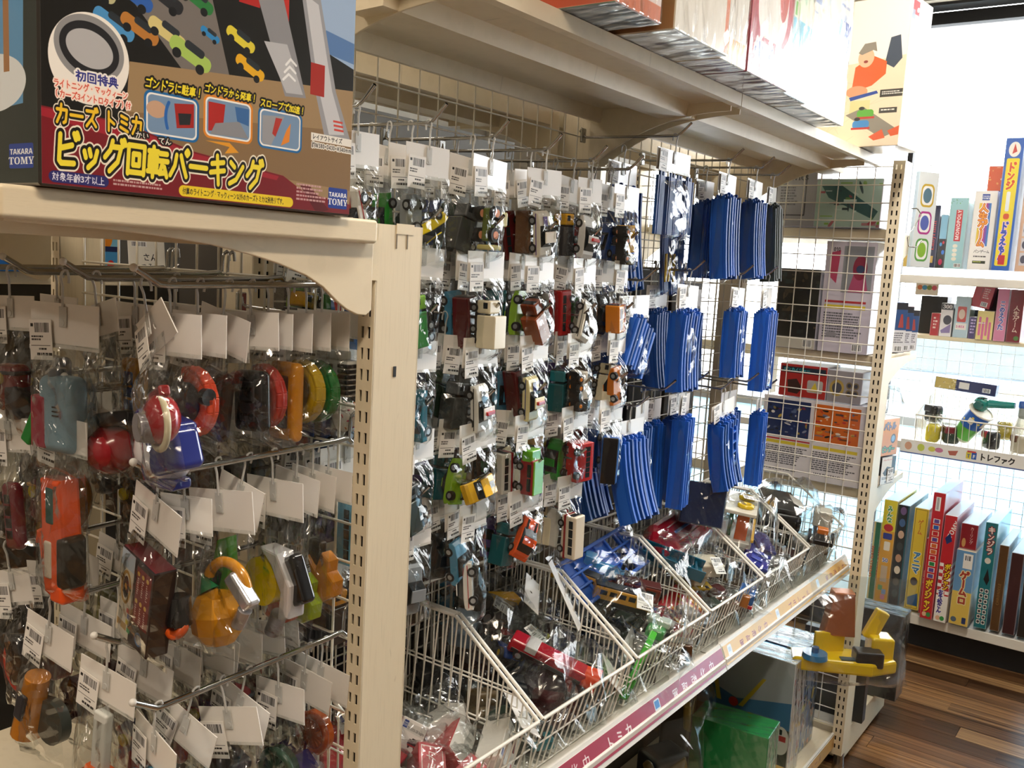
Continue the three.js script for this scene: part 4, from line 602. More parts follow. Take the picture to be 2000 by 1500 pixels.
const H = {
  dome: (g) => { part(g, 'dome', at(sp(0.036), [0, 0, 0], [0, 0, 0], [1, 1, 0.7]), gloss(0x9c1a26)); part(g, 'collar', at(tor(0.036, 0.005), [0, 0, 0]), mat(0xd9cfae, 0.3), [0, -0.006, 0.004]); part(g, 'lens', at(cy(0.02, 0.024, 0.02, 20), [0, 0, 0], [Math.PI / 2, 0, 0]), mat(0x8f8d92, 0.15), [-0.008, -0.008, 0.022]); part(g, 'lug', rb(0.05, 0.016, 0.016, 0.004), gloss(0x8f1820), [0.006, 0.034, 0]); },
  helmet: (g) => { part(g, 'shell', at(sp(0.04), [0, 0, 0], [0, 0, 0], [1, 0.95, 0.75]), gloss(0xe9e6ec)); part(g, 'plate', rb(0.05, 0.05, 0.045, 0.01, 3), gloss(0x1e2a7c), [0.024, 0.004, 0.006], [0, 0, 0.3]); part(g, 'crest', rb(0.07, 0.02, 0.04, 0.008), gloss(0x1e2a7c), [0.004, 0.034, 0.002], [0, 0, -0.2]); part(g, 'number', printCard(0.018, 0.014, badge, badge), sheets[0].gloss, [0.03, 0.014, 0.0295], [0, 0, 0.3]); part(g, 'jaw', rb(0.03, 0.014, 0.03, 0.005), gloss(0x1e2a7c), [0.02, -0.034, 0.004]); },
  watch: (g) => { arcToy(0xe0481c, 0x23252c)(g); part(g, 'button', at(cy(0.011, 0.011, 0.01, 18), [0, 0, 0], [0, 0, Math.PI / 2]), plastic(0x1c1d20), [0.03, 0.012, 0.008]); },
  dark: (g) => { slab(0x2b1b18, 0x1c1413)(g); part(g, 'emblem', printCard(0.026, 0.035, emblem, emblem), sheets[0].gloss, [-0.004, 0.006, 0.0125]); },
  device: (g) => { part(g, 'case', rb(0.075, 0.055, 0.03, 0.006), gloss(0xe0e0dc)); part(g, 'screen', rb(0.034, 0.044, 0.032, 0.003), plastic(0x141517), [-0.01, 0, 0]); for (let i = 0; i < 6; i++) part(g, 'rib', rb(0.022, 0.006, 0.036, 0.002, 1), plastic(0x1c1d20), [0.028, 0.02 - i * 0.008, 0]); part(g, 'cap', rb(0.05, 0.014, 0.026, 0.004), plastic(0xdedcd6), [-0.006, 0.034, 0]); },
  amber: slab(0xd8901c, 0x3a2418, { w: 0.062, h: 0.115 }),
  drone: (g) => { part(g, 'body', rb(0.07, 0.11, 0.036, 0.014, 3), plastic(0x8db0c4)); part(g, 'panel', rb(0.03, 0.075, 0.038, 0.004), plastic(0xa8324a), [-0.03, -0.012, 0]); part(g, 'fin', rb(0.02, 0.06, 0.012, 0.004), plastic(0x2a8a3c), [-0.046, -0.02, 0.012], [0, 0, -0.5]); for (let i = 0; i < 3; i++) part(g, 'vent', bx(0.012, 0.002, 0.002), tyre, [0.006, 0.012 - i * 0.006, 0.0185]); part(g, 'knob', at(cy(0.012, 0.012, 0.012, 16), [0, 0, 0]), plastic(0x5b6670), [-0.012, 0.058, 0]); },
  ball: (g) => { part(g, 'ball', at(sp(0.034), [0, 0, 0]), gloss(0x8a1620), [0, -0.02, 0]); part(g, 'lens', sp(0.018), mat(0xb6b4a8, 0.15), [-0.014, 0.008, 0.018]); part(g, 'base', rb(0.05, 0.02, 0.04, 0.006), plastic(0x2b2b2e), [0.01, 0.02, -0.004]); },
  blueamber: (g) => { slab(0xd8941c, 0x274a8c, { w: 0.05, h: 0.115 })(g); },
  card: (g) => { part(g, 'carton', printBox(0.085, 0.12, 0.03, { f: cardArt, all: cDarkBox, t: cMaroon }), cardArt.s.gloss); },
  knob: (g) => { part(g, 'handle', at(cy(0.018, 0.02, 0.045, 20), [0, 0, 0]), gloss(0x1e1e20), [0, 0.012, 0]); part(g, 'cap', at(tor(0.013, 0.008), [0, 0, 0], [Math.PI / 2, 0, 0]), gloss(0xe05a1c), [0, -0.014, 0.006], [0.9, 0, 0]); },
  gold: (g) => { const b = lathe([[0, -0.036], [0.02, -0.034], [0.032, -0.018], [0.034, 0.004], [0.024, 0.026], [0, 0.034]], 10); part(g, 'nugget', b.toNonIndexed(), mat(0xd8951c, 0.25, { metalness: 0.35, flatShading: true }), [-0.012, -0.022, 0.004]); part(g, 'leaf', at(new THREE.ConeGeometry(0.014, 0.024, 7), [0, 0, 0]), gloss(0x1c7a4a), [-0.03, 0.018, 0.004], [0, 0, 0.5]); part(g, 'ring', at(tor(0.034, 0.007, 3.6), [0, 0, 0], [0, 0, -0.9]), gloss(0xe89c1c), [0.004, 0.012, 0]); part(g, 'buckle', rb(0.02, 0.05, 0.02, 0.005), mat(0xd4d4d8, 0.2, { metalness: 0.7 }), [0.034, 0.014, 0.004], [0, 0, 0.7]); part(g, 'cylinder', at(cy(0.009, 0.009, 0.026, 16), [0, 0, 0]), mat(0xb8b8bc, 0.25, { metalness: 0.7 }), [0.034, -0.018, 0.008], [0, 0, -0.6]); },
  green: (g) => { part(g, 'blade', poly([[-0.014, -0.06], [0.014, -0.06], [0.02, 0.03], [0.004, 0.075], [-0.016, 0.06]], 0.018, 0.003), gloss(0x4cb31c)); part(g, 'core', rb(0.016, 0.06, 0.024, 0.004), plastic(0x1f2a1c), [0, -0.01, 0]); },
  yellow: (g) => { part(g, 'drum', at(cy(0.03, 0.03, 0.022, 22), [0, 0, 0], [Math.PI / 2, 0.0, 0]), gloss(0xe4c810), [-0.014, 0.006, 0]); part(g, 'frame', poly([[-0.02, 0.05], [0.012, 0.046], [0.034, 0.01], [0.03, -0.03], [0.01, -0.036], [0.016, 0.0], [0.0, 0.03]], 0.026, 0.003), mat(0xdcdce0, 0.25, { metalness: 0.3 }), [0.008, 0, 0]); part(g, 'wing', rb(0.03, 0.06, 0.02, 0.006), gloss(0x17181b), [0.036, 0.014, -0.004], [0, 0, 0.4]); part(g, 'cylinder', at(cy(0.01, 0.01, 0.03, 16), [0, 0, 0]), mat(0x8a8a90, 0.3, { metalness: 0.7 }), [0.008, -0.042, 0.006], [0, 0, -0.5]); },
  claw: (c) => (g) => { part(g, 'claw', poly([[-0.03, 0.03], [-0.012, 0.012], [0.0, 0.04], [0.018, 0.03], [0.016, 0.012], [0.03, 0.0], [0.028, -0.024], [0.006, -0.038], [-0.024, -0.03], [-0.018, -0.008]], 0.024, 0.004), gloss(c)); part(g, 'core', rb(0.03, 0.04, 0.014, 0.004), plastic(0x1f1c18), [-0.02, 0.034, 0]); },
  tower: (g) => { part(g, 'spine', poly([[-0.026, 0.075], [0.018, 0.078], [0.024, 0.0], [0.03, -0.04], [0.014, -0.085], [-0.018, -0.075], [-0.03, -0.01], [-0.038, -0.016], [-0.036, 0.004], [-0.024, 0.01]], 0.03, 0.005), gloss(0xe2531c)); part(g, 'window', rb(0.02, 0.05, 0.032, 0.004), plastic(0x1f5a56), [-0.002, 0.042, 0]); part(g, 'side', rb(0.022, 0.07, 0.034, 0.008), plastic(0x26241f), [0.022, -0.03, 0]); part(g, 'plate', rb(0.016, 0.05, 0.032, 0.003), plastic(0xc8c0b0), [-0.006, -0.03, 0.001]); part(g, 'toe', rb(0.03, 0.026, 0.034, 0.006), gloss(0xe2531c), [0.012, -0.072, 0]); },
  olive: (g) => { part(g, 'shell', at(sp(0.04), [0, 0, 0], [0, 0, 0], [0.75, 1.15, 0.5]), gloss(0x9a6a1c), [0.01, 0, 0]); part(g, 'guard', at(sp(0.04), [0, 0, 0], [0, 0, 0], [0.6, 1.1, 0.52]), plastic(0x3c4048), [-0.018, 0, -0.002]); part(g, 'buckle', rb(0.03, 0.022, 0.024, 0.004), gloss(0xa8782a), [0.01, 0.01, 0.014]); part(g, 'foot', rb(0.02, 0.02, 0.02, 0.004), gloss(0xc8a01c), [-0.01, -0.05, 0]); },
  sword: (g) => { part(g, 'blade', rb(0.024, 0.085, 0.012, 0.003), mat(0xd8dcd8, 0.15), [0, 0.06, 0]); part(g, 'guard', poly([[-0.034, 0.012], [-0.018, 0.02], [-0.016, 0.03], [0.02, 0.03], [0.022, 0.02], [0.036, 0.014], [0.03, -0.004], [0.022, -0.06], [-0.01, -0.066], [-0.014, -0.01], [-0.036, -0.006]], 0.022, 0.003), gloss(0xe8601c)); part(g, 'print', printCard(0.02, 0.028, swordArt, swordArt), swordArt.s.gloss, [0.005, -0.012, 0.0125]); },
  torch: (g) => { part(g, 'barrel', at(cy(0.016, 0.02, 0.09, 16), [0, 0, 0]), gloss(0xb8741c), [-0.014, 0, 0.004], [0, 0, -0.15]); part(g, 'window', rb(0.018, 0.04, 0.02, 0.004), plastic(0x2a2f38), [-0.014, 0.004, 0.014], [0, 0, -0.15]); part(g, 'disc', at(cy(0.03, 0.03, 0.014, 22), [0, 0, 0], [Math.PI / 2, 0, 0]), plastic(0x3c4340), [0.02, -0.012, -0.004]); },
  sky: (g) => { part(g, 'shell', poly([[-0.04, 0.05], [-0.018, 0.06], [0.03, 0.0], [0.046, -0.05], [0.02, -0.062], [-0.01, -0.02]], 0.03, 0.006), gloss(0x4aa8d0)); part(g, 'grip', rb(0.03, 0.09, 0.03, 0.008), plastic(0x15161a), [-0.026, -0.012, -0.004], [0, 0, 0.6]); },
  mini: (g) => { part(g, 'block', rb(0.03, 0.03, 0.02, 0.005), gloss(0xe8a41c), [-0.02, -0.02, 0.004]); part(g, 'peg', at(cy(0.008, 0.008, 0.02, 12), [0, 0, 0]), gloss(0xe4b41c), [0.02, 0.014, 0.006], [0, 0, 1.2]); part(g, 'frame', rb(0.05, 0.06, 0.016, 0.006), plastic(0x2a2c26), [0, 0, -0.008]); },
  orangewheel: wheelToy(0xd8641c, 0xb04a18),
  orb: (g) => { part(g, 'shell', at(sp(0.04), [0, 0, 0], [0, 0, 0], [1, 0.95, 0.8]), gloss(0xd8d2d8)); part(g, 'crown', poly([[-0.04, 0.0], [-0.036, 0.034], [-0.01, 0.03], [0.014, 0.042], [0.042, 0.024], [0.04, -0.01], [0.02, 0.01], [0, 0.012], [-0.02, 0.014]], 0.05, 0.006), gloss(0x2f2a6c), [0.004, 0.008, 0.006]); part(g, 'socket', at(cy(0.013, 0.013, 0.02, 18), [0, 0, 0], [Math.PI / 2, 0, 0]), plastic(0x3a2a2c), [-0.014, -0.018, 0.026]); },
  blackred: (g) => { part(g, 'core', rb(0.06, 0.08, 0.03, 0.012), gloss(0x17171a)); part(g, 'arc', at(tor(0.036, 0.008, 2.6, 16, 8), [0, 0, 0], [0, 0, 1.9]), gloss(0xc8382c), [-0.004, -0.008, 0.004]); part(g, 'plate', rb(0.03, 0.03, 0.034, 0.006), gloss(0x2b2b30), [0.012, 0.02, 0]); },
  black: (g) => { part(g, 'shell', at(sp(0.036, 12, 8), [0, 0, 0], [0, 0, 0], [1, 1.2, 0.7]), gloss(0x16171a)); part(g, 'plate', rb(0.04, 0.03, 0.04, 0.008), plastic(0x34363a), [0.01, 0.02, 0.004]); part(g, 'stud', sp(0.006, 8, 6), mat(0xb8b8bc, 0.3, { metalness: 0.7 }), [-0.012, 0.0, 0.026]); },
};
const L = [ // row, column, x, w, h, header, tilt, yaw, what, toy, extras
  [0, 0, -0.252, 0.1, 0.21, 0.046, 0.42, -0.25, 'red dome toy with grey lens', H.dome, { curl: 0.3, toyScale: 0.85 }],
  [0, 0, -0.222, 0.11, 0.22, 0.055, 0.02, 0.1, 'white and navy helmet toy marked 13', H.helmet, { toyAt: [0.0, -0.03, 0.01], toyScale: 1.1 }],
  [0, 0, -0.19, 0.11, 0.17, 0.055, 0.0, 0.05, 'orange wrist toy with round black button', H.watch],
  [0, 0, -0.155, 0.125, 0.19, 0.055, -0.16, -0.1, 'dark brown case toy with gold emblem', H.dark, { toyScale: 1.15 }],
  [0, 0, -0.125, 0.1, 0.18, 0.052, 0.05, 0.1, 'glossy black case toy', slab(0x151518, 0x2b2b30)],
  [0, 0, -0.1, 0.1, 0.18, 0.05, 0.0, 0.0, 'red ridged arc toy', arcToy(0xc23024, 0x2a2c30)],
  [0, 0, -0.072, 0.1, 0.19, 0.055, 0.0, 0.0, 'amber case toy with brown core', H.amber],
  [0, 0, -0.046, 0.1, 0.17, 0.055, 0.02, 0.0, 'yellow ridged arc toy', arcToy(0xc8a81c, 0x5a4a1c)],
  [0, 0, -0.022, 0.11, 0.175, 0.055, 0.0, 0.05, 'green ridged arc toy', arcToy(0x1d7c3c, 0x1f3a26)],
  [0, 0, 0.004, 0.1, 0.15, 0.04, 0.0, 0.05, 'white and black ribbed device toy', H.device],
  [0, 1, -0.262, 0.13, 0.22, 0.06, 0.0, 0.2, 'light blue gadget toy with red panel', H.drone, { toyScale: 0.95 }],
  [0, 1, -0.228, 0.11, 0.23, 0.05, 0.22, -0.1, 'dark red ball toy with clear lens', H.ball, { toyAt: [0, -0.03, 0] }],
  [0, 1, -0.18, 0.1, 0.2, 0.055, 0, 0, 'amber and blue tablet toy', H.blueamber],
  [0, 1, -0.13, 0.1, 0.19, 0.05, 0, 0.1, 'grey toy hidden behind the dome toy', slab(0x55565a, 0x2b2b30)],
  [0, 2, -0.255, 0.11, 0.2, 0.05, 0.05, 0.1, 'dark red and grey hand toy', twoTone(0x7a1c24, 0x3a3a40)],
  [0, 2, -0.2, 0.11, 0.2, 0.05, 0, 0, 'blue grey slab toy', slab(0x4a5a6c, 0x22252a)],
  [1, 0, -0.232, 0.125, 0.215, 0.056, -0.2, -0.1, 'dark boxed card toy with gold oval', H.card, { toyAt: [0, -0.004, 0], toyScale: 1.05 }],
  [1, 0, -0.205, 0.09, 0.2, 0.05, 0.05, 0.2, 'black knob toy with orange cap', H.knob, { toyAt: [-0.005, -0.03, 0.01], toyScale: 0.85 }],
  [1, 0, -0.165, 0.125, 0.225, 0.058, 0.12, 0.1, 'gold faceted buckle toy with green leaf', H.gold, { toyAt: [0, 0.0, 0], toyScale: 1.1 }],
  [1, 0, -0.125, 0.09, 0.24, 0.06, -0.25, 0.1, 'bright green blade toy', H.green],
  [1, 0, -0.09, 0.125, 0.225, 0.056, 0.06, 0.0, 'yellow drum toy with silver frame', H.yellow, { toyScale: 1.2, toyAt: [0, -0.01, 0] }],
  [1, 0, -0.052, 0.1, 0.235, 0.056, -0.08, 0.0, 'orange red claw toy', H.claw(0xd84a1c), { toyAt: [-0.01, -0.05, 0] }],
  [1, 0, -0.028, 0.1, 0.235, 0.056, -0.05, 0.0, 'lime green claw toy', H.claw(0xa8c81c), { toyAt: [0, -0.05, 0] }],
  [1, 0, -0.004, 0.1, 0.22, 0.05, 0, 0.0, 'amber claw toy', H.claw(0xe0901c), { toyAt: [0, -0.03, 0] }],
  [1, 1, -0.265, 0.115, 0.24, 0.05, 0.0, 0.05, 'tall orange tower toy', H.tower, { toyAt: [0, -0.01, 0], toyScale: 1.05 }],
  [1, 1, -0.225, 0.11, 0.22, 0.05, -0.35, 0.1, 'olive gold shell toy with grey guard', H.olive],
  [1, 1, -0.185, 0.1, 0.2, 0.05, 0.1, 0.1, 'dark grey toy behind the olive shell', twoTone(0x2b2d30, 0x1c1c1e)],
  [1, 1, -0.145, 0.1, 0.2, 0.05, 0, 0, 'black toy behind the card box', H.black],
  [1, 1, -0.1, 0.1, 0.2, 0.05, 0, 0, 'brown toy with orange ridges', slab(0x6a3a1c, 0x1c1c1e)],
  [1, 2, -0.262, 0.1, 0.22, 0.05, 0.12, 0.1, 'thin dark red and black toy', slab(0x7a1a2c, 0x17171a, { w: 0.035, h: 0.1 })],
  [1, 2, -0.215, 0.1, 0.2, 0.05, 0, 0, 'maroon and amber toy', twoTone(0x6a1a2c, 0xb8841c)],
  [1, 3, -0.262, 0.12, 0.22, 0.05, 0.0, 0.1, 'bright yellow and maroon toy', twoTone(0xd0c01c, 0x6a1a3c)],
  [1, 3, -0.225, 0.1, 0.24, 0.05, 0.0, 0.1, 'black toy with orange edge', slab(0x191919, 0xb86a1c, { w: 0.05, h: 0.1 })],
  [2, 0, -0.235, 0.125, 0.2, 0.055, -0.12, -0.15, 'light blue and black curved toy', H.sky, { toyScale: 1.1 }],
  [2, 0, -0.19, 0.12, 0.2, 0.055, -0.3, 0.1, 'small yellow block toy', H.mini, { toyAt: [0, -0.03, 0] }],
  [2, 0, -0.155, 0.11, 0.2, 0.055, 0.25, 0.2, 'purple toy with pink base', twoTone(0x4a2a5c, 0x9a4a5c)],
  [2, 0, -0.12, 0.12, 0.21, 0.06, -0.25, 0.05, 'black crumpled looking toy', H.black, { toyScale: 1.2 }],
  [2, 0, -0.075, 0.1, 0.2, 0.055, 0.05, 0.1, 'dark green toy with fan disc', wheelToy(0x1f3a2c, 0x3a5a4a)],
  [2, 0, -0.03, 0.115, 0.2, 0.055, -0.1, 0.05, 'white orb toy with purple crown', H.orb, { toyAt: [0.0, -0.045, 0.01] }],
  [2, 0, -0.004, 0.12, 0.17, 0.055, -0.08, 0.05, 'orange spoked wheel toy', H.orangewheel],
  [2, 1, -0.245, 0.12, 0.25, 0.055, -0.1, 0.1, 'orange sword toy with clear blade', H.sword, { toyAt: [0, -0.02, 0], toyScale: 1.15 }],
  [2, 1, -0.2, 0.12, 0.21, 0.06, -0.12, 0.1, 'navy and red toy under plain header', twoTone(0x26305c, 0x8a2c34)],
  [2, 1, -0.16, 0.11, 0.2, 0.055, -0.05, 0.0, 'red striped toy behind the sword', slab(0x9a2430, 0x2a2026)],
  [2, 1, -0.12, 0.11, 0.2, 0.055, 0, 0.1, 'purple and red toy deep on its bar', twoTone(0x3c2a5c, 0xb03a4a)],
  [2, 1, -0.08, 0.11, 0.19, 0.055, 0, 0.1, 'pink and grey toy deep on its bar', twoTone(0xb0424e, 0x4a5a6c)],
  [2, 2, -0.26, 0.11, 0.2, 0.055, -0.15, 0.1, 'amber torch toy with grey disc', H.torch, { toyScale: 1.1 }],
  [2, 2, -0.22, 0.12, 0.2, 0.055, -0.1, 0.1, 'maroon disc toy', wheelToy(0x5a1622, 0x3a1018)],
  [2, 2, -0.18, 0.11, 0.2, 0.055, 0, 0, 'dark plum toy behind the maroon disc', slab(0x3a1a24, 0x17171a)],
  [2, 3, -0.255, 0.11, 0.2, 0.055, 0.3, 0.0, 'black toy with red crescent', H.blackred],
  [2, 3, -0.215, 0.11, 0.2, 0.055, 0.2, 0.0, 'black toy with red plate', twoTone(0x17171a, 0x8a2424)],
];
const more = ['grey', 'dark blue', 'brown', 'black', 'dark red', 'olive', 'slate', 'plum', 'dark green', 'rust', 'navy', 'charcoal'], moreC = [0x77787a, 0x24356c, 0x5c3a22, 0x17181a, 0x6c1a20, 0x6a6a2c, 0x4a5560, 0x43203c, 0x20402c, 0x8a4420, 0x1c2448, 0x2c2e32];
for (let i = 0; i < 18; i++) { const r = 1 + (i % 2), c = 1 + (i % 3), x = [-0.05, -0.015, -0.1][Math.floor(i / 6)] - (c === 3 ? 0.06 : 0); L.push([r, c, x, 0.105, 0.2, 0.054, rr(-0.2, 0.2), rr(-0.2, 0.2), `${more[i % 12]} ${['slab', 'hand', 'disc'][Math.floor(i / 6)]} toy deep`, [slab(moreC[i % 12], 0x232428), twoTone(moreC[i % 12], 0x34363a), wheelToy(moreC[i % 12], 0x3a3c40)][Math.floor(i / 6)]]); }
const Q = 0.79;                          // size of the small packs against the drawing above
for (const [r, c, x, w, h, head, tilt, yaw, what, toy, ex = {}] of L) pack('bagged_toy', `${what} in bag, ${COLS[c]} bar, ${ROWS[r]} row`, 'bagged toy', { pos: [x, BARS[r][c][0] + 0.003, BARS[r][c][1]], turn: -Math.PI / 2 + yaw, tilt, deep: 0.024, back: c === 1, toy, film: looseFilm, group: 'bagged toys on the end shelf', tagx: 0.0, ...ex, w: w * Q, h: h * Q * 1.04, head: head * Q, toyScale: (ex.toyScale ?? 1) * Q, toyAt: (ex.toyAt ?? [0, 0, 0]).map((q) => q * Q) });
// ---------- price rail signs ----------
function vanIcon(g, x, y, s) { pill(g, '#d8dde2', x, y, s * 0.72, s, s * 0.12); pill(g, '#3a7fc8', x + s * 0.08, y + s * 0.1, s * 0.56, s * 0.46, 3); pill(g, '#26313a', x - s * 0.04, y + s * 0.74, s * 0.8, s * 0.2, 3); }
function trainIcon(g, x, y, s) { pill(g, '#e8ecf0', x, y, s * 0.62, s * 0.94, s * 0.12); pill(g, '#c4d4e4', x + s * 0.1, y + s * 0.16, s * 0.42, s * 0.3, 3); pill(g, '#2f6fc0', x + s * 0.02, y + s * 0.7, s * 0.58, s * 0.22, 3); }
const K = 2000;     // pixels per metre of sign
const redSign = print(0.985 * K, 84, (g, w, h) => {
  fill(g, '#a83a52', 0, 0, w, h); for (let i = 0; i < 60; i++) { g.globalAlpha = 0.05; disc(g, '#d07a8c', rr(0, w), rr(0, h), rr(10, 60), rr(3, 14)); } g.globalAlpha = 1;
  for (const X of [-0.44]) { const o = (X + 0.48) * K; jp(g, 'トミカ', o + 0 * K, 22, 46, { fill: '#f3e9ea', w: 0.13, step: 1.02 }); }
  jp(g, 'トミカ', 0.485 * K, 20, 50, { fill: '#f3e9ea', w: 0.13, step: 1.3 }); vanIcon(g, 0.665 * K, 10, 62); jp(g, '買取強化中', 0.74 * K, 20, 48, { fill: '#f6eeee', w: 0.09, step: 1.78 });
  vanIcon(g, 0.2 * K, 10, 62); jp(g, '買取強化中', 0.26 * K, 20, 48, { fill: '#f6eeee', w: 0.09, step: 1.5 });
});
const yellowSign = print(0.905 * K, 84, (g, w, h) => {
  fill(g, '#e3b45c', 0, 0, w, h); const red = { fill: '#8c2b2c', w: 0.09, step: 1.66 };
  trainIcon(g, 0.02 * K, 8, 66); jp(g, '買取強化中', 0.085 * K, 22, 44, red); trainIcon(g, 0.315 * K, 8, 66); jp(g, 'プラレール', 0.4 * K, 22, 44, { ...red, w: 0.1, step: 1.5 }); trainIcon(g, 0.62 * K, 8, 66); jp(g, '買取強化中', 0.695 * K, 22, 44, red);
});
const lowSign = print(700, 84, (g, w, h) => { fill(g, '#d9a850', 0, 0, w, h); jp(g, 'プラレール', 90, 20, 46, { fill: '#8c2b2c', w: 0.1, step: 1.5 }); });
for (const [a, b, s, y, z] of [[0.103, 1.088, redSign, 0.636, 0.0235], [1.096, 2.001, yellowSign, 0.636, 0.0235]]) part(gond, 'rail_sign', printCard(b - a, 0.042, s, cWhite, 0.001), s.s.gloss, [(a + b) / 2, y, z], [-0.39, 0, 0]);
part(gond, 'base_rail', bx(1.88, 0.05, 0.006), mat(0xe8e4da, 0.35), [1.04, 0.1, 0.046]);
part(gond, 'rail_sign', printCard(0.35, 0.042, lowSign, cWhite, 0.001), lowSign.s.gloss, [1.8, 0.1, 0.0505]);

// ---------- the boxed toy set on the end shelf ----------
function plainCar(g, x, y, s, c, c2, rot = 0.45) { g.save(); g.translate(x, y); g.rotate(rot); pill(g, c, -s, -s * 0.32, 2 * s, s * 0.62, s * 0.26); pill(g, c2 ?? '#2a3036', -s * 0.4, -s * 0.46, s * 0.95, s * 0.34, s * 0.14); disc(g, '#17181a', -s * 0.55, s * 0.3, s * 0.2); disc(g, '#17181a', s * 0.6, s * 0.3, s * 0.2); g.restore(); }
const setBoth = print(1670, 1000, (G2) => { G2.save(); G2.beginPath(); G2.rect(0, 0, 1240, 1000); G2.clip(); setFrontArt(G2, 1240, 1000); G2.restore(); G2.translate(1250, 0); setSideArt(G2, 420, 1000); });
function setFrontArt(g, w, h) {
  fill(g, '#15130f', 0, 0, w, h); blob(g, '#9fb8d8', [[940, 0], [w, 0], [w, 420], [1010, 360]]); blob(g, '#5a7fb4', [[1090, 300], [w, 320], [w, 400], [1090, 385]]);
  g.save(); g.translate(0, 105); fill(g, '#77716c', 60, -110, 460, 112);
  blob(g, '#77716c', [[60, 0], [520, 0], [660, 470], [480, 480], [150, 150]]); blob(g, '#a08560', [[280, 480], [w, 400], [w, h], [260, h * 0.75]]); blob(g, '#8a6e4c', [[260, 640], [w, 560], [w, 800], [260, 760]]);
  for (let i = 0; i < 4; i++) { g.strokeStyle = '#b8b4ac'; g.lineWidth = 4; g.beginPath(); g.moveTo(110 + i * 90, 10); g.lineTo(220 + i * 100, 190); g.stroke(); }
  for (const [x, y, c, q, a] of [[165, 275, '#b9b58a', 74], [290, 270, '#2f5fae', 74], [400, 250, '#26272b', 74], [228, 378, '#4c94cc', 72], [315, 372, '#b87a34', 70], [412, 362, '#d8c884', 72], [500, 412, '#a8c860', 84], [575, 330, '#2f86c4', 40], [700, 318, '#e0cf3c', 64], [742, 408, '#e8b01c', 66], [930, 420, '#2c2a6c', 60], [520, 225, '#2c7a3c', 70]]) plainCar(g, x, y, q, c, undefined, a ?? 0.42);
  fill(g, '#b3241f', 690, 0, 90, 190); fill(g, '#c03028', 850, 0, 60, 210); blob(g, '#8e8f94', [[760, 130], [880, 120], [1000, 470], [900, 480]]); blob(g, '#b9bbc0', [[800, 300], [905, 290], [985, 460], [905, 466]]); blob(g, '#9a9ca2', [[960, 60], [1060, 90], [1150, 420], [1235, 600], [1100, 610], [1040, 420]]); blob(g, '#c9cbd0', [[985, 90], [1050, 110], [1130, 420], [1200, 580], [1120, 590], [1060, 420]]);
  g.strokeStyle = '#eef0f2'; g.lineWidth = 9; for (let i = 0; i < 3; i++) { g.beginPath(); g.moveTo(890 + i * 6, 420 - i * 28); g.lineTo(915 + i * 4, 396 - i * 28); g.lineTo(945 + i * 2, 414 - i * 28); g.stroke(); } for (let i = 0; i < 3; i++) fill(g, '#d0483c', 1140 + i * 3, 530 + i * 16, 50, 8);
  fill(g, '#a8291f', 1020, 330, 70, 120); blob(g, '#e0a054', [[980, 0], [1240, 0], [1240, 30], [1050, 40]]);
  // the round note at the side
  g.fillStyle = '#f2eee6'; g.beginPath(); g.ellipse(150, 500, 128, 140, 0.25, 0, 7); g.fill(); disc(g, '#8f8f90', 150, 470, 112, 100, 0.25); disc(g, '#232326', 150, 470, 96, 80, 0.25); disc(g, '#b4b4b6', 150, 470, 76, 56, 0.25);
  jp(g, '初回特典', 104, 540, 34, { fill: '#2b2f86', w: 0.13, edge: [['#f5f1ea', 6]] }); jp(g, 'ライトニング・マックィーン', 36, 578, 24, { sx: 0.75, fill: '#d8452c', w: 0.12, edge: [['#fbe6da', 5]] }); jp(g, '（カーズ3イントロタイプ）付', 36, 608, 24, { sx: 0.75, fill: '#d8452c', w: 0.12, edge: [['#fbe6da', 5]] });
  g.restore();
  // three photo panels
  const panel = (x, y, ww, hh, c) => { pill(g, c, x, y, ww, hh, 26); pill(g, '#f4f2ee', x + 8, y + 8, ww - 16, hh - 16, 20); pill(g, '#7896b8', x + 14, y + 14, ww - 28, hh - 28, 16); };
  g.save(); g.translate(0, 30); panel(330, 630, 205, 150, '#1f6aa8'); panel(552, 605, 205, 150, '#e08a2a'); panel(780, 608, 205, 150, '#1f6aa8');
  blob(g, '#a8241f', [[440, 660], [515, 650], [515, 730], [450, 740]]); blob(g, '#26262a', [[455, 690], [505, 684], [500, 722], [460, 728]]); disc(g, '#caa488', 375, 690, 36, 28); blob(g, '#b3241f', [[572, 630], [640, 630], [630, 720], [572, 730]]); blob(g, '#8c8e94', [[600, 700], [700, 680], [740, 735], [580, 740]]); blob(g, '#3a6aa4', [[680, 630], [740, 630], [740, 690], [690, 680]]); blob(g, '#9a9ca2', [[800, 640], [900, 630], [840, 745], [800, 740]]); blob(g, '#b3342c', [[860, 640], [890, 640], [860, 710], [845, 700]]); blob(g, '#e88a2a', [[910, 680], [930, 650], [925, 720], [885, 740]]); g.strokeStyle = '#2a66b4'; g.lineWidth = 11; g.beginPath(); g.moveTo(415, 745); g.quadraticCurveTo(400, 700, 420, 660); g.stroke(); blob(g, '#e8a02a', [[560, 765], [660, 775], [640, 800], [700, 790], [660, 760]]); 
  const tag = { fill: '#f3df2c', w: 0.16, edge: [['#171310', 7]], slant: 0.12 };
  jp(g, 'ゴンドラに駐車！', 335, 592, 34, { ...tag, sx: 0.78 }); jp(g, 'ゴンドラから発車！', 556, 572, 30, { ...tag, sx: 0.8 }); jp(g, 'スロープで加速！', 790, 580, 30, { ...tag, sx: 0.86 });
  fill(g, '#efece4', 1030, 668, 210, 30); jp(g, 'レイアウトサイズ', 1036, 672, 21, { fill: '#1a1a1a', w: 0.11, sx: 0.9 }); jp(g, '約W380×D430×H340mm', 1034, 702, 24, { fill: '#17130f', w: 0.1, sx: 0.72, edge: [['#efece4', 4]] }); g.restore();
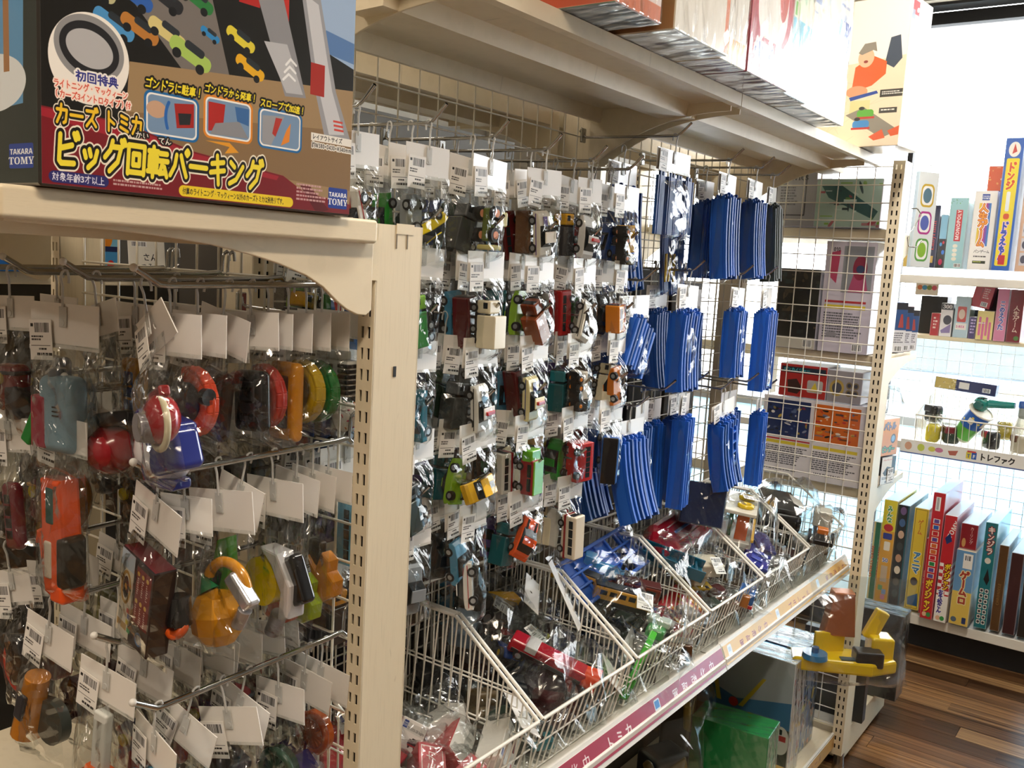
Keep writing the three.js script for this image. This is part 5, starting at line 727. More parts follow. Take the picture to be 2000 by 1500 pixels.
  // red title field
  blob(g, '#7a1420', [[0, 770], [260, 780], [520, 840], [900, 880], [1000, 930], [w, 960], [w, h], [0, h]]); blob(g, '#a32030', [[0, 775], [255, 785], [515, 845], [880, 884], [870, 900], [500, 868], [0, 800]]); blob(g, '#5c0f18', [[980, 905], [1030, 905], [1130, 990], [1100, h], [1060, h]]);
  const grad = g.createLinearGradient(0, 770, 0, 920); grad.addColorStop(0, '#f6e23a'); grad.addColorStop(1, '#f09a1c');
  jp(g, 'カーズ トミカ', 40, 752, 64, { fill: '#f2c62a', w: 0.17, edge: [['#f4ecd8', 11], ['#15110d', 7]], sx: 0.7, step: 1.0 });
  jp(g, 'かい', 300, 800, 24, { fill: '#f4f0e6', w: 0.13, edge: [['#15110d', 5]] }); jp(g, 'てん', 382, 808, 24, { fill: '#f4f0e6', w: 0.13, edge: [['#15110d', 5]] });
  jp(g, 'ビッグ回転パーキング', 38, 836, 110, { fill: grad, w: 0.17, edge: [['#f4ecd8', 16], ['#15110d', 10]], sx: 0.7, step: 1.0, slant: 0.06 });
  pill(g, '#2b2a6c', 20, 958, 190, 36, 18); jp(g, '対象年齢3才以上', 30, 962, 27, { fill: '#f0eef6', w: 0.11, sx: 0.8 });
  scribble(g, '#c9a8a4', 225, 964, 220, 24, 2); pill(g, '#f0d428', 460, 958, 490, 38, 18); jp(g, '付属のライトニング・マックィーン以外のカーズトミカは別売りです。', 474, 965, 24, { fill: '#1a1510', w: 0.1, sx: 0.56 });
  scribble(g, '#caa0a0', 965, 900, 150, 70, 5); maker(g, 1126, 900, 100);
}
function setSideArt(g, w, h) { fill(g, '#1f2b27', 0, 0, w, h); blob(g, '#5f9ccc', [[0, 330], [376, 300], [368, 760], [0, 800]]); disc(g, '#e6eef2', 250, 690, 130, 90); fill(g, '#8a5c34', 230, 420, 26, 270); fill(g, '#a8784a', 296, 440, 22, 220); disc(g, '#c89a5c', 242, 410, 30, 40); blob(g, '#b3241f', [[150, 560], [196, 560], [190, 800], [150, 800]]); jp(g, 'いっしょに遊', 150, 286, 40, { fill: '#c8342c', w: 0.14, edge: [['#f6e8e0', 7]], sx: 0.9 }); blob(g, '#7a1420', [[0, 860], [250, 960], [260, h], [0, h]]); maker(g, 312, 880, 92); }
const cut = (r, a, b) => ({ ...r, u0: r.u0 + (r.u1 - r.u0) * a, u1: r.u0 + (r.u1 - r.u0) * b }), setFront = cut(setBoth, 0, 1240 / 1670), setSide = cut(setBoth, 1250 / 1670, 1);
const [cTopDark, cBrownCard] = cells(['#2a2622', '#8f6d48']);
{
  const t = thing('boxed_toy_set', 'big black and red car parking toy box lying on the end shelf', 'toy box', [-0.235, 1.506, -0.06], 0);
  part(t, 'carton', printBox(0.327, 0.258, 0.18, { f: setFront, l: setSide, all: cTopDark, d: cBrownCard }, 0.002), setFront.s.gloss, [0, 0.128, 0]);
}

// ---------- wire baskets on the lower shelf ----------
const BASKETS = [[0.09, 0.403], [0.409, 0.712], [0.722, 1.041], [1.05, 1.352], [1.362, 1.688], [1.697, 1.995]];
function basketGeo(W) {
  const zb = -0.322, zf = 0.0, zm = -0.18, yt = 0.238, yf = 0.112, fb = -0.03, r = 0.0016, R = 0.0034, rim = [], wires = [];
  const edge = (x) => [[x, yt, zb], [x, yt, zm], [x, yf, zf]];
  for (const x of [0, W]) { const e = edge(x); rim.push(rod(e[0], e[1], R), rod(e[1], e[2], R)); }
  rim.push(rod([0, yt, zb], [W, yt, zb], R), rod([0, yf, zf], [W, yf, zf], R));
  const top = (z) => (z < zm ? yt : yt + ((yf - yt) * (z - zm)) / (zf - zm));
  for (let z = zb + 0.016; z < fb + 0.02; z += 0.0205) for (const x of [0, W]) wires.push(rod([x + (x ? -0.012 : 0.012), 0.004, Math.min(z, fb)], [x, top(z + 0.008), z + 0.008], r));
  for (let x = 0.012; x < W - 0.006; x += 0.0195) { wires.push(rod([x, 0.004, fb], [x, yf, zf], r), rod([x, 0.004, zb + 0.008], [x, yt, zb], r)); wires.push(rod([x, 0.004, zb + 0.008], [x, 0.004, fb], r)); }
  for (const y of [0.07, 0.14]) for (const x of [0, W]) { const z1 = y < yf ? fb + (zf - fb) * (y / yf) : zm + ((yt - y) / (yt - yf)) * (zf - zm); wires.push(rod([x, y, zb + 0.004], [x, y, z1], r)); }
  wires.push(rod([0, 0.06, -0.014], [W, 0.06, -0.014], r), rod([0, 0.07, zb], [W, 0.07, zb], r), rod([0, 0.15, zb], [W, 0.15, zb], r));
  for (const z of [fb, -0.12, -0.22, zb + 0.008]) wires.push(rod([0.01, 0.003, z], [W - 0.01, 0.003, z], r));
  return [merge(rim), merge(wires)];
}
BASKETS.forEach(([a, b], i) => {
  const t = thing('wire_basket', `white wire basket on the lower shelf, ${ord[i]} from the near post`, 'basket', [a + 0.003, lowTop + 0.001, 0], 0, 'white wire baskets'); const [rim, wires] = basketGeo(b - a - 0.006);
  part(t, 'rim', rim, wireWhite); part(t, 'wires', wires, wireWhite);
});
// things lying in the baskets: a loose bag round a toy
function loose(name, label, cat, pos, rot, toy, bag, ex = {}) {
  const t = thing(name, label, cat, pos, 0, ex.group ?? 'bagged toys in the baskets'); t.rotation.order = 'YXZ'; t.rotation.set(rot[1], rot[0], rot[2]);   // turn, pitch, roll
  const g = new THREE.Group(); g.name = ex.toyName ?? 'toy'; g.scale.setScalar(ex.s ?? 1); toy(g); t.add(g);
  if (bag) part(t, 'bag', pouch(ex.k ?? 2, false), filmMat, [0, ex.by ?? 0.004, -bag[1] / 2], [-Math.PI / 2, 0, 0], [bag[0], bag[1], bag[2] ?? 0.045]);
  if (ex.head) part(t, 'header_card', headerGeo(ex.head[0], ex.head[1]), paper, ex.head.slice(2, 5), ex.head[5] ?? [-1.2, 0, 0]);
  if (ex.tag) part(t, 'price_label', tagGeo[1], tagMat, ex.tag, ex.tagRot ?? [-1.1, 0, 0]);
  return t;
}
const carBox = print(300, 170, (g, w, h) => { fill(g, '#eeece6', 0, 0, w, h); fill(g, '#b8202c', 0, h - 40, 70, 40); latin(g, '88', 10, h - 10, 30, '#fff'); latin(g, 'TOYOTA GR Supra', 80, 56, 22, '#2a2a2a', { font: 'serif' }); maker(g, 20, 10, 52); plainCar(g, 205, 118, 62, '#2a2024', '#0f0f12', 0); fill(g, '#c0202c', 150, 128, 100, 6); });
const redBox = print(200, 120, (g, w, h) => { fill(g, '#c12a34', 0, 0, w, h); g.strokeStyle = '#f2e6e0'; g.lineWidth = 4; g.strokeRect(12, 12, w - 24, h - 24); jp(g, 'トミカ', 40, 32, 44, { fill: '#f4e8e2', w: 0.1 }); });
const [cRedBox, cBoxWhite, cNavy, cGreenBox, cSilver] = cells(['#bf2a34', '#efece6', '#162850', '#1d8a4a', '#9aa0a4']);
const carton = (w, h, d, faces) => (g) => part(g, 'carton', printBox(w, h, d, faces, 0.001), carBox.s.gloss);
[[0.33, 0.712, -0.12, [0.5, 0.9, 0], 'white boxed toy car with a black coupe print', { f: carBox, t: cBoxWhite, all: cRedBox }], [0.375, 0.715, -0.06, [0.4, -0.4, 0.2], 'white boxed toy car with a red end, tipped over', { f: carBox, r: redBox, all: cBoxWhite }], [0.25, 0.705, -0.1, [0.9, 0.3, 0.4], 'red boxed toy car lying face up', { f: redBox, t: redBox, all: cRedBox }], [0.3, 0.72, -0.2, [0.8, 0.5, -0.5], 'red and white toy car box standing on end', { f: redBox, l: carBox, all: cBoxWhite }], [0.2, 0.71, -0.16, [0.3, 0.4, 0.1], 'red toy car box against the near post', { f: redBox, all: cRedBox }], [0.36, 0.72, -0.17, [0.2, 1.2, 0.3], 'white toy car box half under the header card', { f: carBox, all: cBoxWhite }], [0.15, 0.72, -0.1, [0.6, 0.6, 0.2], 'white toy car box with red corner by the near post', { f: carBox, all: cBoxWhite }], [0.27, 0.7, -0.05, [0.2, 0.5, 0.1], 'red ended toy car box at the front wires', { f: carBox, l: redBox, all: cRedBox }], [0.16, 0.73, -0.22, [1.0, 0.4, 0.3], 'red toy car box at the back corner', { f: redBox, all: cRedBox }], [0.24, 0.75, -0.22, [-0.4, 0.5, 0.2], 'red and white toy car box resting on the heap', { f: redBox, t: carBox, all: cRedBox }]].forEach(([x, y, z, rot, what, f], i) =>
  loose('boxed_toy_car', `${what} in the first wire basket`, 'toy box', [x, y - 0.03, z], rot, carton(0.082, 0.042, 0.04, f), [0.12, 0.14, 0.05], { group: 'boxed cars in the first basket', toyName: 'box', k: i % 6, s: 1.15, head: i === 1 ? [0.1, 0.045, 0.03, 0.05, 0.04, [-0.5, 0.3, 0.4]] : undefined }));
[[0.47, 0.7, -0.25, 'dark'], [0.6, 0.69, -0.15, 'grey'], [0.5, 0.69, -0.08, 'teal'], [0.66, 0.69, -0.26, 'navy'], [0.44, 0.68, -0.15, 'brown']].forEach(([x, y, z, cn], i) => loose('bagged_toy_car', `${cn} toy car deep in the second wire basket`, 'bagged toy', [x, y - 0.03, z], [rr(0, 3), 0, 0], (g) => car(g, [0x1c1d20, 0x70757a, 0x2a7a86, 0x1d3c78, 0x6b4a30][i], 'sedan'), [0.12, 0.16], { s: 1.4, k: i }));
const deckGrey = (g) => { part(g, 'block', rb(0.12, 0.05, 0.06, 0.012), plastic(0x5f7488), [0, 0.02, 0]); part(g, 'cabin', rb(0.05, 0.03, 0.055, 0.01), plastic(0x7f94a6), [-0.02, 0.05, 0]); wheels(g, [-0.04, 0.04], 0.0, 0.028, 0.014); };
loose('bagged_toy', 'grey blue tractor toy on top of the second wire basket', 'bagged toy', [0.54, 0.775, -0.27], [0.5, 0.15, 0.25], deckGrey, [0.18, 0.2, 0.08], { s: 0.8, k: 1, tag: [0.05, 0.04, 0.06] });
loose('bagged_toy', 'yellow and black loader toy at the back of the second wire basket', 'bagged toy', [0.62, 0.79, -0.27], [-0.3, 0.2, -0.2], (g) => { part(g, 'arm', rb(0.11, 0.018, 0.03, 0.004), gloss(0xe0a81c), [0, 0.03, 0]); part(g, 'body', rb(0.06, 0.05, 0.05, 0.01), plastic(0x1c1d20), [-0.05, 0.02, 0]); wheels(g, [-0.03, 0.03], 0.004, 0.024, 0.016); part(g, 'bucket', rb(0.03, 0.04, 0.05, 0.006), plastic(0x26241f), [0.065, 0.015, 0]); }, [0.2, 0.18, 0.08], { k: 3 });
loose('bagged_toy', 'black grille toy car with yellow edge in the second wire basket', 'bagged toy', [0.625, 0.755, -0.19], [0.2, 0.1, -0.1], (g) => { part(g, 'deck', rb(0.1, 0.02, 0.06, 0.005), plastic(0x1a1b1c)); for (let i = 0; i < 5; i++) part(g, 'slat', rb(0.09, 0.003, 0.006, 0.001, 1), plastic(0x3a3c34), [0, 0.011, -0.02 + i * 0.01]); part(g, 'edge', rb(0.1, 0.006, 0.004, 0.001, 1), gloss(0xcfd03a), [0, 0.006, 0.031]); part(g, 'edge', rb(0.004, 0.006, 0.06, 0.001, 1), gloss(0xcfd03a), [0.05, 0.006, 0]); }, [0.15, 0.16], { k: 4, tag: [-0.03, 0.03, 0.03] });
loose('bagged_toy', 'red white and blue toy kart in the second wire basket', 'bagged toy', [0.575, 0.755, -0.19], [0.9, 0.3, 0.1], (g) => { part(g, 'chassis', rb(0.07, 0.012, 0.036, 0.005), gloss(0x1f4aa0)); part(g, 'nose', rb(0.026, 0.014, 0.04, 0.005), gloss(0xe9e6e0), [0.032, 0.006, 0]); part(g, 'fairing', rb(0.022, 0.01, 0.026, 0.004), gloss(0xc41c24), [0.034, 0.014, 0]); part(g, 'seat', rb(0.014, 0.022, 0.024, 0.005), gloss(0xb81c22), [-0.02, 0.016, 0]); part(g, 'exhaust', at(cy(0.004, 0.005, 0.02, 10), [0, 0, 0], [0, 0, 1.2]), chrome, [-0.038, 0.012, 0.01]); wheels(g, [-0.026, 0.026], 0, 0.024, 0.011, gloss(0xd8b41c)); }, [0.14, 0.14], { k: 0 });
loose('bagged_toy', 'long red ladder truck toy in the second wire basket', 'bagged toy', [0.575, 0.765, -0.1], [-1.25, 0.2, -0.35], (g) => { part(g, 'body', rb(0.13, 0.022, 0.03, 0.004), gloss(0xb0182a)); part(g, 'side', rb(0.12, 0.008, 0.032, 0.002, 1), plastic(0x2a1418), [0, -0.006, 0]); part(g, 'vent', rb(0.02, 0.012, 0.031, 0.002, 1), mat(0xd8d8d8, 0.3), [-0.03, 0.006, 0]); part(g, 'burr', at(cy(0.016, 0.02, 0.024, 9), [0, 0, 0], [0, 0, 1.57]), plastic(0xe0481c), [0.072, 0, 0]); wheels(g, [-0.045, 0.045], -0.012, 0.013, 0.009); }, [0.12, 0.2, 0.05], { k: 5, s: 1.15 });
loose('bagged_toy', 'dark purple round toy under the red ladder truck', 'bagged toy', [0.6, 0.71, -0.1], [0.4, 0, 0], (g) => { part(g, 'shell', at(sp(0.06), [0, 0, 0], [0, 0, 0], [1, 0.6, 1]), gloss(0x2b1626)); part(g, 'rim', at(tor(0.05, 0.006), [0, 0.01, 0], [Math.PI / 2, 0, 0]), plastic(0x1c1d3a)); part(g, 'hub', at(cy(0.02, 0.024, 0.014, 16), [0, 0.036, 0]), plastic(0x3a1c30)); }, [0.2, 0.2, 0.07], { k: 2 });
BASKETS.forEach(([a, b], i) => {           // the jumble at the bottom of each basket
  for (let k = 0; k < (i ? 9 : 0); k++) {
    const c = [0x17181b, 0x24262a, 0x3a2420, 0x1c2c44, 0x2c3a30, 0x4a1c20, 0x33363a, 0x5a4a2c, 0x202a38][(k + i * 4) % 9], x = a + 0.05 + ((k % 3) * (b - a - 0.1)) / 2, z = -0.08 - Math.floor(k / 3) * 0.088, kind = (k + i) % 3;
    loose('bagged_toy', `${['black', 'charcoal', 'dark brown', 'navy', 'dark green', 'dark red', 'grey', 'olive', 'slate'][(k + i * 4) % 9]} toy at the ${['front', 'middle', 'back'][Math.floor(k / 3)]} ${['near', 'centre', 'far'][k % 3]} of basket ${i + 1}'s bottom`, 'bagged toy', [x, lowTop + 0.012 + (k > 5 ? 0.03 : 0), z], [rr(-1.5, 1.5), rr(-0.2, 0.2), rr(-0.3, 0.3)],
      (g) => { part(g, 'body', rb(0.085, 0.045, 0.055, 0.012), gloss(c), [0, 0.024, 0]); part(g, 'top', rb(0.04, 0.026, 0.045, 0.008), plastic(kind ? c : 0x8a8a88), [-0.01, 0.055, 0]); wheels(g, [-0.026, 0.026], 0.008, 0.026, 0.013); }, [0.13, 0.13, 0.08], { k: (k + i) % 6, s: 1.1, group: 'toys at the bottom of the baskets' });
  }
});
function strip(label, x, y, z, rot, w, h) { const t = thing('header_strip', label, 'card', [x, y, z]); t.rotation.order = 'YXZ'; t.rotation.set(rot[1], rot[0], rot[2]); part(t, 'card', headerGeo(w, h), paper); part(t, 'bag_top', pouch(3, false), filmMat, [0, -h * 0.9, 0], undefined, [w, h * 1.5, 0.01]); }
strip('tall white header strip leaning over the second wire basket', 0.675, 0.84, -0.14, [0.5, -0.5, 1.45], 0.14, 0.042);
strip('white header strip across the third wire basket rim', 0.66, 0.845, -0.22, [0.4, -0.8, 0.25], 0.11, 0.04);
strip('white header strip upright by the blue bridge track', 0.76, 0.87, -0.28, [0.6, -0.2, 1.2], 0.07, 0.035);
strip('white header strip inside the third basket near its front', 0.83, 0.735, -0.08, [0.3, -0.3, 0.05], 0.1, 0.045);
strip('white header strip in the second basket front corner', 0.68, 0.73, -0.04, [0.5, -0.6, 0.5], 0.07, 0.05);
// third basket
const bridge = (g) => { for (const z of [-0.048, 0.048]) part(g, 'side_rail', rb(0.3, 0.016, 0.008, 0.002, 1), blueT, [0, 0, z]); for (const z of [-0.014, 0.014]) part(g, 'mid_rail', rb(0.3, 0.01, 0.006, 0.002, 1), blueT, [0, 0, z]); for (let i = 0; i < 7; i++) part(g, 'cross_tie', rb(0.008, 0.008, 0.096, 0.002, 1), blueT, [-0.14 + i * 0.0465, -0.002, 0]); part(g, 'deck', rb(0.2, 0.004, 0.09, 0.001, 1), blueT, [-0.045, -0.006, 0]); part(g, 'end_plate', rb(0.04, 0.005, 0.094, 0.001, 1), blueT, [0.13, -0.005, 0]); };
loose('bagged_bridge_track', 'long bright blue bridge track in a bag across the third basket', 'bagged toy', [0.92, 0.838, -0.19], [0.12, 0.75, 0.1], bridge, [0.34, 0.15, 0.03], { k: 1 });
loose('bagged_toy_train', 'yellow and black toy carriage standing against the blue bridge track', 'bagged toy', [0.835, 0.81, -0.21], [-1.1, 0.1, -0.3], (g) => carriage(g, 0xc8922c, { L: 0.12, roof: 0x1c1c1e, n: 6 }), null, {});
loose('bagged_toy_train', 'yellow and black toy carriage lying over the third basket', 'bagged toy', [0.86, 0.785, -0.12], [-0.95, 0.1, -0.22], (g) => { carriage(g, 0xd09a34, { L: 0.12, roof: 0x18181a, n: 5 }); part(g, 'skirt', rb(0.118, 0.014, 0.035, 0.004), plastic(0x1b1b1d), [0, 0.0, 0]); part(g, 'coupling', tor(0.006, 0.0015), plastic(0xe0d8c0), [0.066, 0.002, 0]); }, [0.14, 0.2, 0.06], { k: 4, tag: [0.04, 0.035, 0.04] });
loose('bagged_toy_train', 'light blue toy steam engine behind the yellow carriages', 'bagged toy', [0.895, 0.815, -0.19], [-1.0, 0.1, -0.3], (g) => engine(g, 0x2f8ac8), null, { s: 1.1 });
loose('bagged_toy_train', 'brown toy goods wagon under the price label in the third basket', 'bagged toy', [0.925, 0.785, -0.12], [-0.95, 0.2, -0.2], (g) => carriage(g, 0x6a2c1c, { L: 0.1, roof: 0x4a1c14, n: 3 }), null, {});
loose('bagged_toy', 'green and white small toy in the third basket front', 'bagged toy', [0.9, 0.735, -0.05], [0.3, 0.2, 0], (g) => { part(g, 'hull', rb(0.06, 0.024, 0.04, 0.008), gloss(0x4aa05a)); part(g, 'wing', rb(0.03, 0.016, 0.05, 0.005), gloss(0xc8d8d0), [0.01, 0.016, 0]); part(g, 'cog', at(cy(0.014, 0.014, 0.012, 12), [0, 0, 0], [1.57, 0, 0]), plastic(0x8a8c8a), [0.03, 0.004, 0.024]); part(g, 'fin', rb(0.02, 0.03, 0.006, 0.002, 1), gloss(0x8c1c24), [0.024, 0.024, 0]); }, [0.12, 0.12], { k: 2 });
loose('bagged_toy', 'lime green blade toy poking out of the third basket', 'bagged toy', [0.79, 0.715, -0.025], [0.4, 0.4, 1.0], (g) => { part(g, 'blade', poly([[-0.05, -0.012], [0.03, -0.014], [0.06, 0.0], [0.03, 0.012], [-0.05, 0.01]], 0.014, 0.003), gloss(0x4fc83a)); part(g, 'grip', rb(0.05, 0.03, 0.02, 0.006), gloss(0x3aa02c), [-0.06, 0, 0]); }, [0.1, 0.17], { k: 1 });
[[0.8, -0.22, 0x2a2c30, 'dark grey'], [0.98, -0.22, 0x24427c, 'navy'], [0.96, -0.06, 0x55341c, 'brown'], [0.76, -0.13, 0x1f2022, 'black']].forEach(([x, z, c, n], i) => loose('bagged_toy_train', `${n} toy carriage at the bottom of the third basket`, 'bagged toy', [x, 0.66, z], [i, 0, 0], (g) => carriage(g, c, { L: 0.11 }), [0.14, 0.16], { k: i, s: 1.1 }));
// fourth basket
loose('bagged_toy', 'dark teal toy wagon tray on top of the fourth basket', 'bagged toy', [1.1, 0.81, -0.13], [-1.1, 0.3, -0.3], (g) => { part(g, 'tray', rb(0.16, 0.012, 0.05, 0.003), gloss(0x155a72)); for (const z of [-0.023, 0.023]) part(g, 'side', rb(0.16, 0.022, 0.004, 0.001, 1), gloss(0x155a72), [0, 0.014, z]); for (let i = 0; i < 4; i++) part(g, 'rib', rb(0.006, 0.014, 0.046, 0.001, 1), gloss(0x104a60), [-0.06 + i * 0.04, 0.01, 0]); }, [0.12, 0.2, 0.04], { k: 3 });
loose('bagged_toy', 'beige toy lorry box with a price label in the fourth basket', 'bagged toy', [1.21, 0.785, -0.1], [-0.4, 0.35, -0.15], (g) => { part(g, 'box', rb(0.11, 0.035, 0.05, 0.005), gloss(0xd8ceb4)); part(g, 'cab', rb(0.04, 0.03, 0.044, 0.006), gloss(0xcfc4a8), [0.0, -0.03, 0.0]); part(g, 'stripe', rb(0.1, 0.008, 0.052, 0.002, 1), gloss(0xc8a82c), [0, -0.05, 0]); wheels(g, [-0.03, 0.03], -0.056, 0.022, 0.012); }, [0.16, 0.18, 0.06], { k: 0, tag: [0.02, 0.022, 0.028] });
loose('bagged_toy', 'red and yellow printed toy bag low in the fourth basket', 'bagged toy', [1.12, 0.7, -0.1], [0.2, 0.6, 0.1], (g) => { part(g, 'hull', rb(0.2, 0.03, 0.1, 0.012), gloss(0xb81c24)); for (let i = 0; i < 6; i++) part(g, 'flame', poly([[-0.008, -0.03], [0.008, -0.02], [0.002, 0.0], [0.01, 0.03], [-0.006, 0.01]], 0.004, 0.001), gloss(0xe0a41c), [-0.07 + i * 0.028, 0.016, 0.005 * (i % 3)], [-1.57, 0, 0.3 * (i % 2)]); }, [0.26, 0.16, 0.05], { k: 5 });
loose('bagged_toy', 'blue toy track offcut behind the beige lorry', 'bagged toy', [1.12, 0.83, -0.21], [-1.9, 0.2, 0.1], (g) => { part(g, 'track', railGeo(0.16, 0), blueT, [0, 0, 0.08], [-Math.PI / 2, 0, 0]); part(g, 'rail_end', rb(0.04, 0.012, 0.02, 0.003), blueD, [0.0, 0.004, -0.08]); }, [0.12, 0.2, 0.03], { k: 1 });
loose('bagged_toy', 'black chevron sign toy above the beige lorry', 'bagged toy', [1.2, 0.815, -0.16], [-0.3, 0.9, 0], (g) => { part(g, 'panel', rb(0.05, 0.04, 0.01, 0.002), plastic(0x1a1a1a)); for (let i = 0; i < 3; i++) part(g, 'chevron', poly([[-0.012, 0], [0, 0.01], [0.012, 0], [0.012, 0.005], [0, 0.015], [-0.012, 0.005]], 0.003), gloss(0xd8b81c), [0, -0.014 + i * 0.01, 0.006]); }, [0.1, 0.1, 0.03], { k: 4 });
[[1.08, -0.24, 0x24427c, 'navy'], [1.3, -0.24, 0x1f5a8c, 'blue'], [1.3, -0.06, 0x7a4a2c, 'brown'], [1.22, -0.2, 0x1f2022, 'black']].forEach(([x, z, c, n], i) => loose('bagged_toy_train', `${n} toy carriage low in the fourth basket`, 'bagged toy', [x, 0.67, z], [i * 1.3, 0, 0], (g) => carriage(g, c, { L: 0.11 }), [0.14, 0.16], { k: i, s: 1.1 }));
// fifth and sixth baskets
loose('bagged_toy', 'large translucent red boat shaped toy over the fifth basket', 'bagged toy', [1.27, 0.835, -0.19], [0.12, 0.35, 0.03], (g) => { part(g, 'hull', poly([[-0.17, -0.03], [-0.12, -0.05], [0.12, -0.055], [0.17, -0.03], [0.17, 0.03], [0.12, 0.05], [-0.12, 0.05], [-0.18, 0.02]], 0.05, 0.014), gloss(0xa8142a), [0, 0, 0]); part(g, 'well', rb(0.2, 0.05, 0.052, 0.012), gloss(0x8c1024), [0, 0, 0.003]); part(g, 'bar', rb(0.12, 0.008, 0.056, 0.003), plastic(0x2a6ac0), [-0.02, 0, 0.003]); g.rotation.x = -1.25; }, [0.4, 0.18, 0.06], { k: 2 });
loose('bagged_toy', 'toy station with orange pillars on the fifth basket', 'bagged toy', [1.49, 0.8, -0.13], [0.35, 0.1, 0.02], (g) => { part(g, 'platform', rb(0.2, 0.014, 0.08, 0.003), plastic(0xbdbab0)); part(g, 'wall', rb(0.12, 0.06, 0.01, 0.002), plastic(0x1f7a4a), [0, 0.036, -0.02]); for (const x of [-0.07, 0.08]) part(g, 'pillar', rb(0.018, 0.07, 0.03, 0.003), gloss(0xd8601c), [x, 0.04, 0.01]); part(g, 'roof', rb(0.2, 0.01, 0.08, 0.003), plastic(0xd8d4c4), [0, 0.08, 0]); part(g, 'rail', rb(0.2, 0.008, 0.008, 0.002, 1), gloss(0xd8a81c), [0, 0.016, 0.04]); for (const x of [-0.05, 0.03]) part(g, 'wheel', at(tor(0.016, 0.006), [0, 0, 0], [1.57, 0, 0]), gloss(0xe0c01c), [x, 0.09, 0.01]); }, [0.3, 0.2, 0.11], { k: 0, tag: [0.0, 0.1, 0.02], tagRot: [-1.5, 0, 0.2] });
loose('bagged_toy', 'royal blue toy bag drooping over the fifth basket rim', 'bagged toy', [1.47, 0.765, -0.06], [0.3, 0.35, 0.1], (g) => { part(g, 'flag', rb(0.17, 0.012, 0.07, 0.005), gloss(0x1d2f9c)); part(g, 'flag', rb(0.1, 0.01, 0.05, 0.004), gloss(0x16247c), [0.05, 0.014, 0.0], [0, 0.4, 0]); for (let i = 0; i < 3; i++) part(g, 'stitch', rb(0.02, 0.002, 0.03, 0.0008, 1), plastic(0x4a5ac8), [-0.05 + i * 0.04, 0.008, 0]); }, [0.24, 0.14, 0.04], { k: 3 });
loose('bagged_toy', 'cream toy pillar and orange parts at the back of the fifth basket', 'bagged toy', [1.44, 0.86, -0.22], [0.2, 0.2, 0], (g) => { part(g, 'pillar', rb(0.03, 0.05, 0.03, 0.003), plastic(0xe0d2a0), [0.03, 0.01, 0]); part(g, 'clip', rb(0.05, 0.02, 0.03, 0.004), gloss(0xd8641c), [-0.03, 0, 0]); part(g, 'base', rb(0.14, 0.01, 0.05, 0.002), plastic(0x4a4438), [0, -0.016, 0]); }, [0.2, 0.14, 0.06], { k: 1 });
loose('bagged_toy', 'white toy train nose inside the fifth basket', 'bagged toy', [1.47, 0.715, -0.05], [0.6, 0.2, 0], (g) => { part(g, 'nose', at(sp(0.03), [0, 0, 0], [0, 0, 0], [1.8, 0.8, 0.9]), gloss(0xd8d8dc)); part(g, 'stripe', rb(0.05, 0.006, 0.05, 0.002), gloss(0xb8202c), [0.03, 0.004, 0]); part(g, 'window', rb(0.016, 0.012, 0.036, 0.004), glass, [0.026, 0.016, 0]); }, [0.18, 0.12, 0.05], { k: 4 });
loose('bagged_toy', 'blue and red small toy at the fourth basket front corner', 'bagged toy', [1.31, 0.71, -0.02], [0.3, 0.2, 0], (g) => { part(g, 'block', rb(0.07, 0.03, 0.04, 0.006), gloss(0x2a6ab8)); part(g, 'base', rb(0.07, 0.01, 0.042, 0.003), gloss(0xb8242c), [0, -0.018, 0]); part(g, 'post', rb(0.02, 0.03, 0.02, 0.004), gloss(0xa86a34), [-0.05, 0, 0]); }, [0.12, 0.1], { k: 5 });
{ const t = thing('navy_gift_box', 'navy cube box in plastic resting on the red boat toy', 'box', [1.26, 0.868, -0.14]); t.rotation.set(0.12, 0.55, -0.28); part(t, 'carton', printBox(0.1, 0.1, 0.1, { all: cNavy, r: cSilver }, 0.002), cNavy.s.gloss, [0, 0.05, 0]); part(t, 'price_label', tagGeo[2], tagMat, [-0.005, 0.075, 0.0512], [0, 0, 0.2]); part(t, 'wrap', rb(0.104, 0.104, 0.104, 0.004), tightMat, [0, 0.05, 0]); }
loose('bagged_toy', 'large black toy truck bed in the sixth basket', 'bagged toy', [1.84, 0.79, -0.15], [0.5, 0.1, 0.05], (g) => { part(g, 'bed', rb(0.22, 0.05, 0.11, 0.02), gloss(0x17181a)); part(g, 'rail', rb(0.2, 0.012, 0.1, 0.004), plastic(0x2c2e30), [0, 0.03, 0]); wheels(g, [-0.07, 0.07], -0.01, 0.05, 0.024); }, [0.3, 0.22, 0.09], { k: 2, head: [0.09, 0.04, -0.06, 0.06, 0.02] });
loose('bagged_toy', 'white toy crane cab with big wheel over the sixth basket rim', 'bagged toy', [1.78, 0.775, 0.0], [0.35, 0.1, 0.12], (g) => { part(g, 'cab', rb(0.05, 0.05, 0.05, 0.008), gloss(0xe6e2d4), [0.05, 0.02, 0]); part(g, 'window', rb(0.03, 0.026, 0.052, 0.004), glass, [0.052, 0.026, 0]); part(g, 'frame', rb(0.12, 0.014, 0.04, 0.003), plastic(0x1c1d20), [-0.02, -0.006, 0]); for (let i = 0; i < 4; i++) part(g, 'lattice', rb(0.004, 0.05, 0.004, 0.001, 1), mat(0xc8c8c4, 0.3), [-0.01 + i * 0.012, 0.02, 0.022], [0, 0, i % 2 ? 0.5 : -0.5]); part(g, 'cap', rb(0.026, 0.016, 0.03, 0.004), gloss(0xe07a1c), [-0.05, 0.02, 0]); wheels(g, [-0.03], -0.01, 0.03, 0.02); }, [0.2, 0.13, 0.07], { k: 0 });
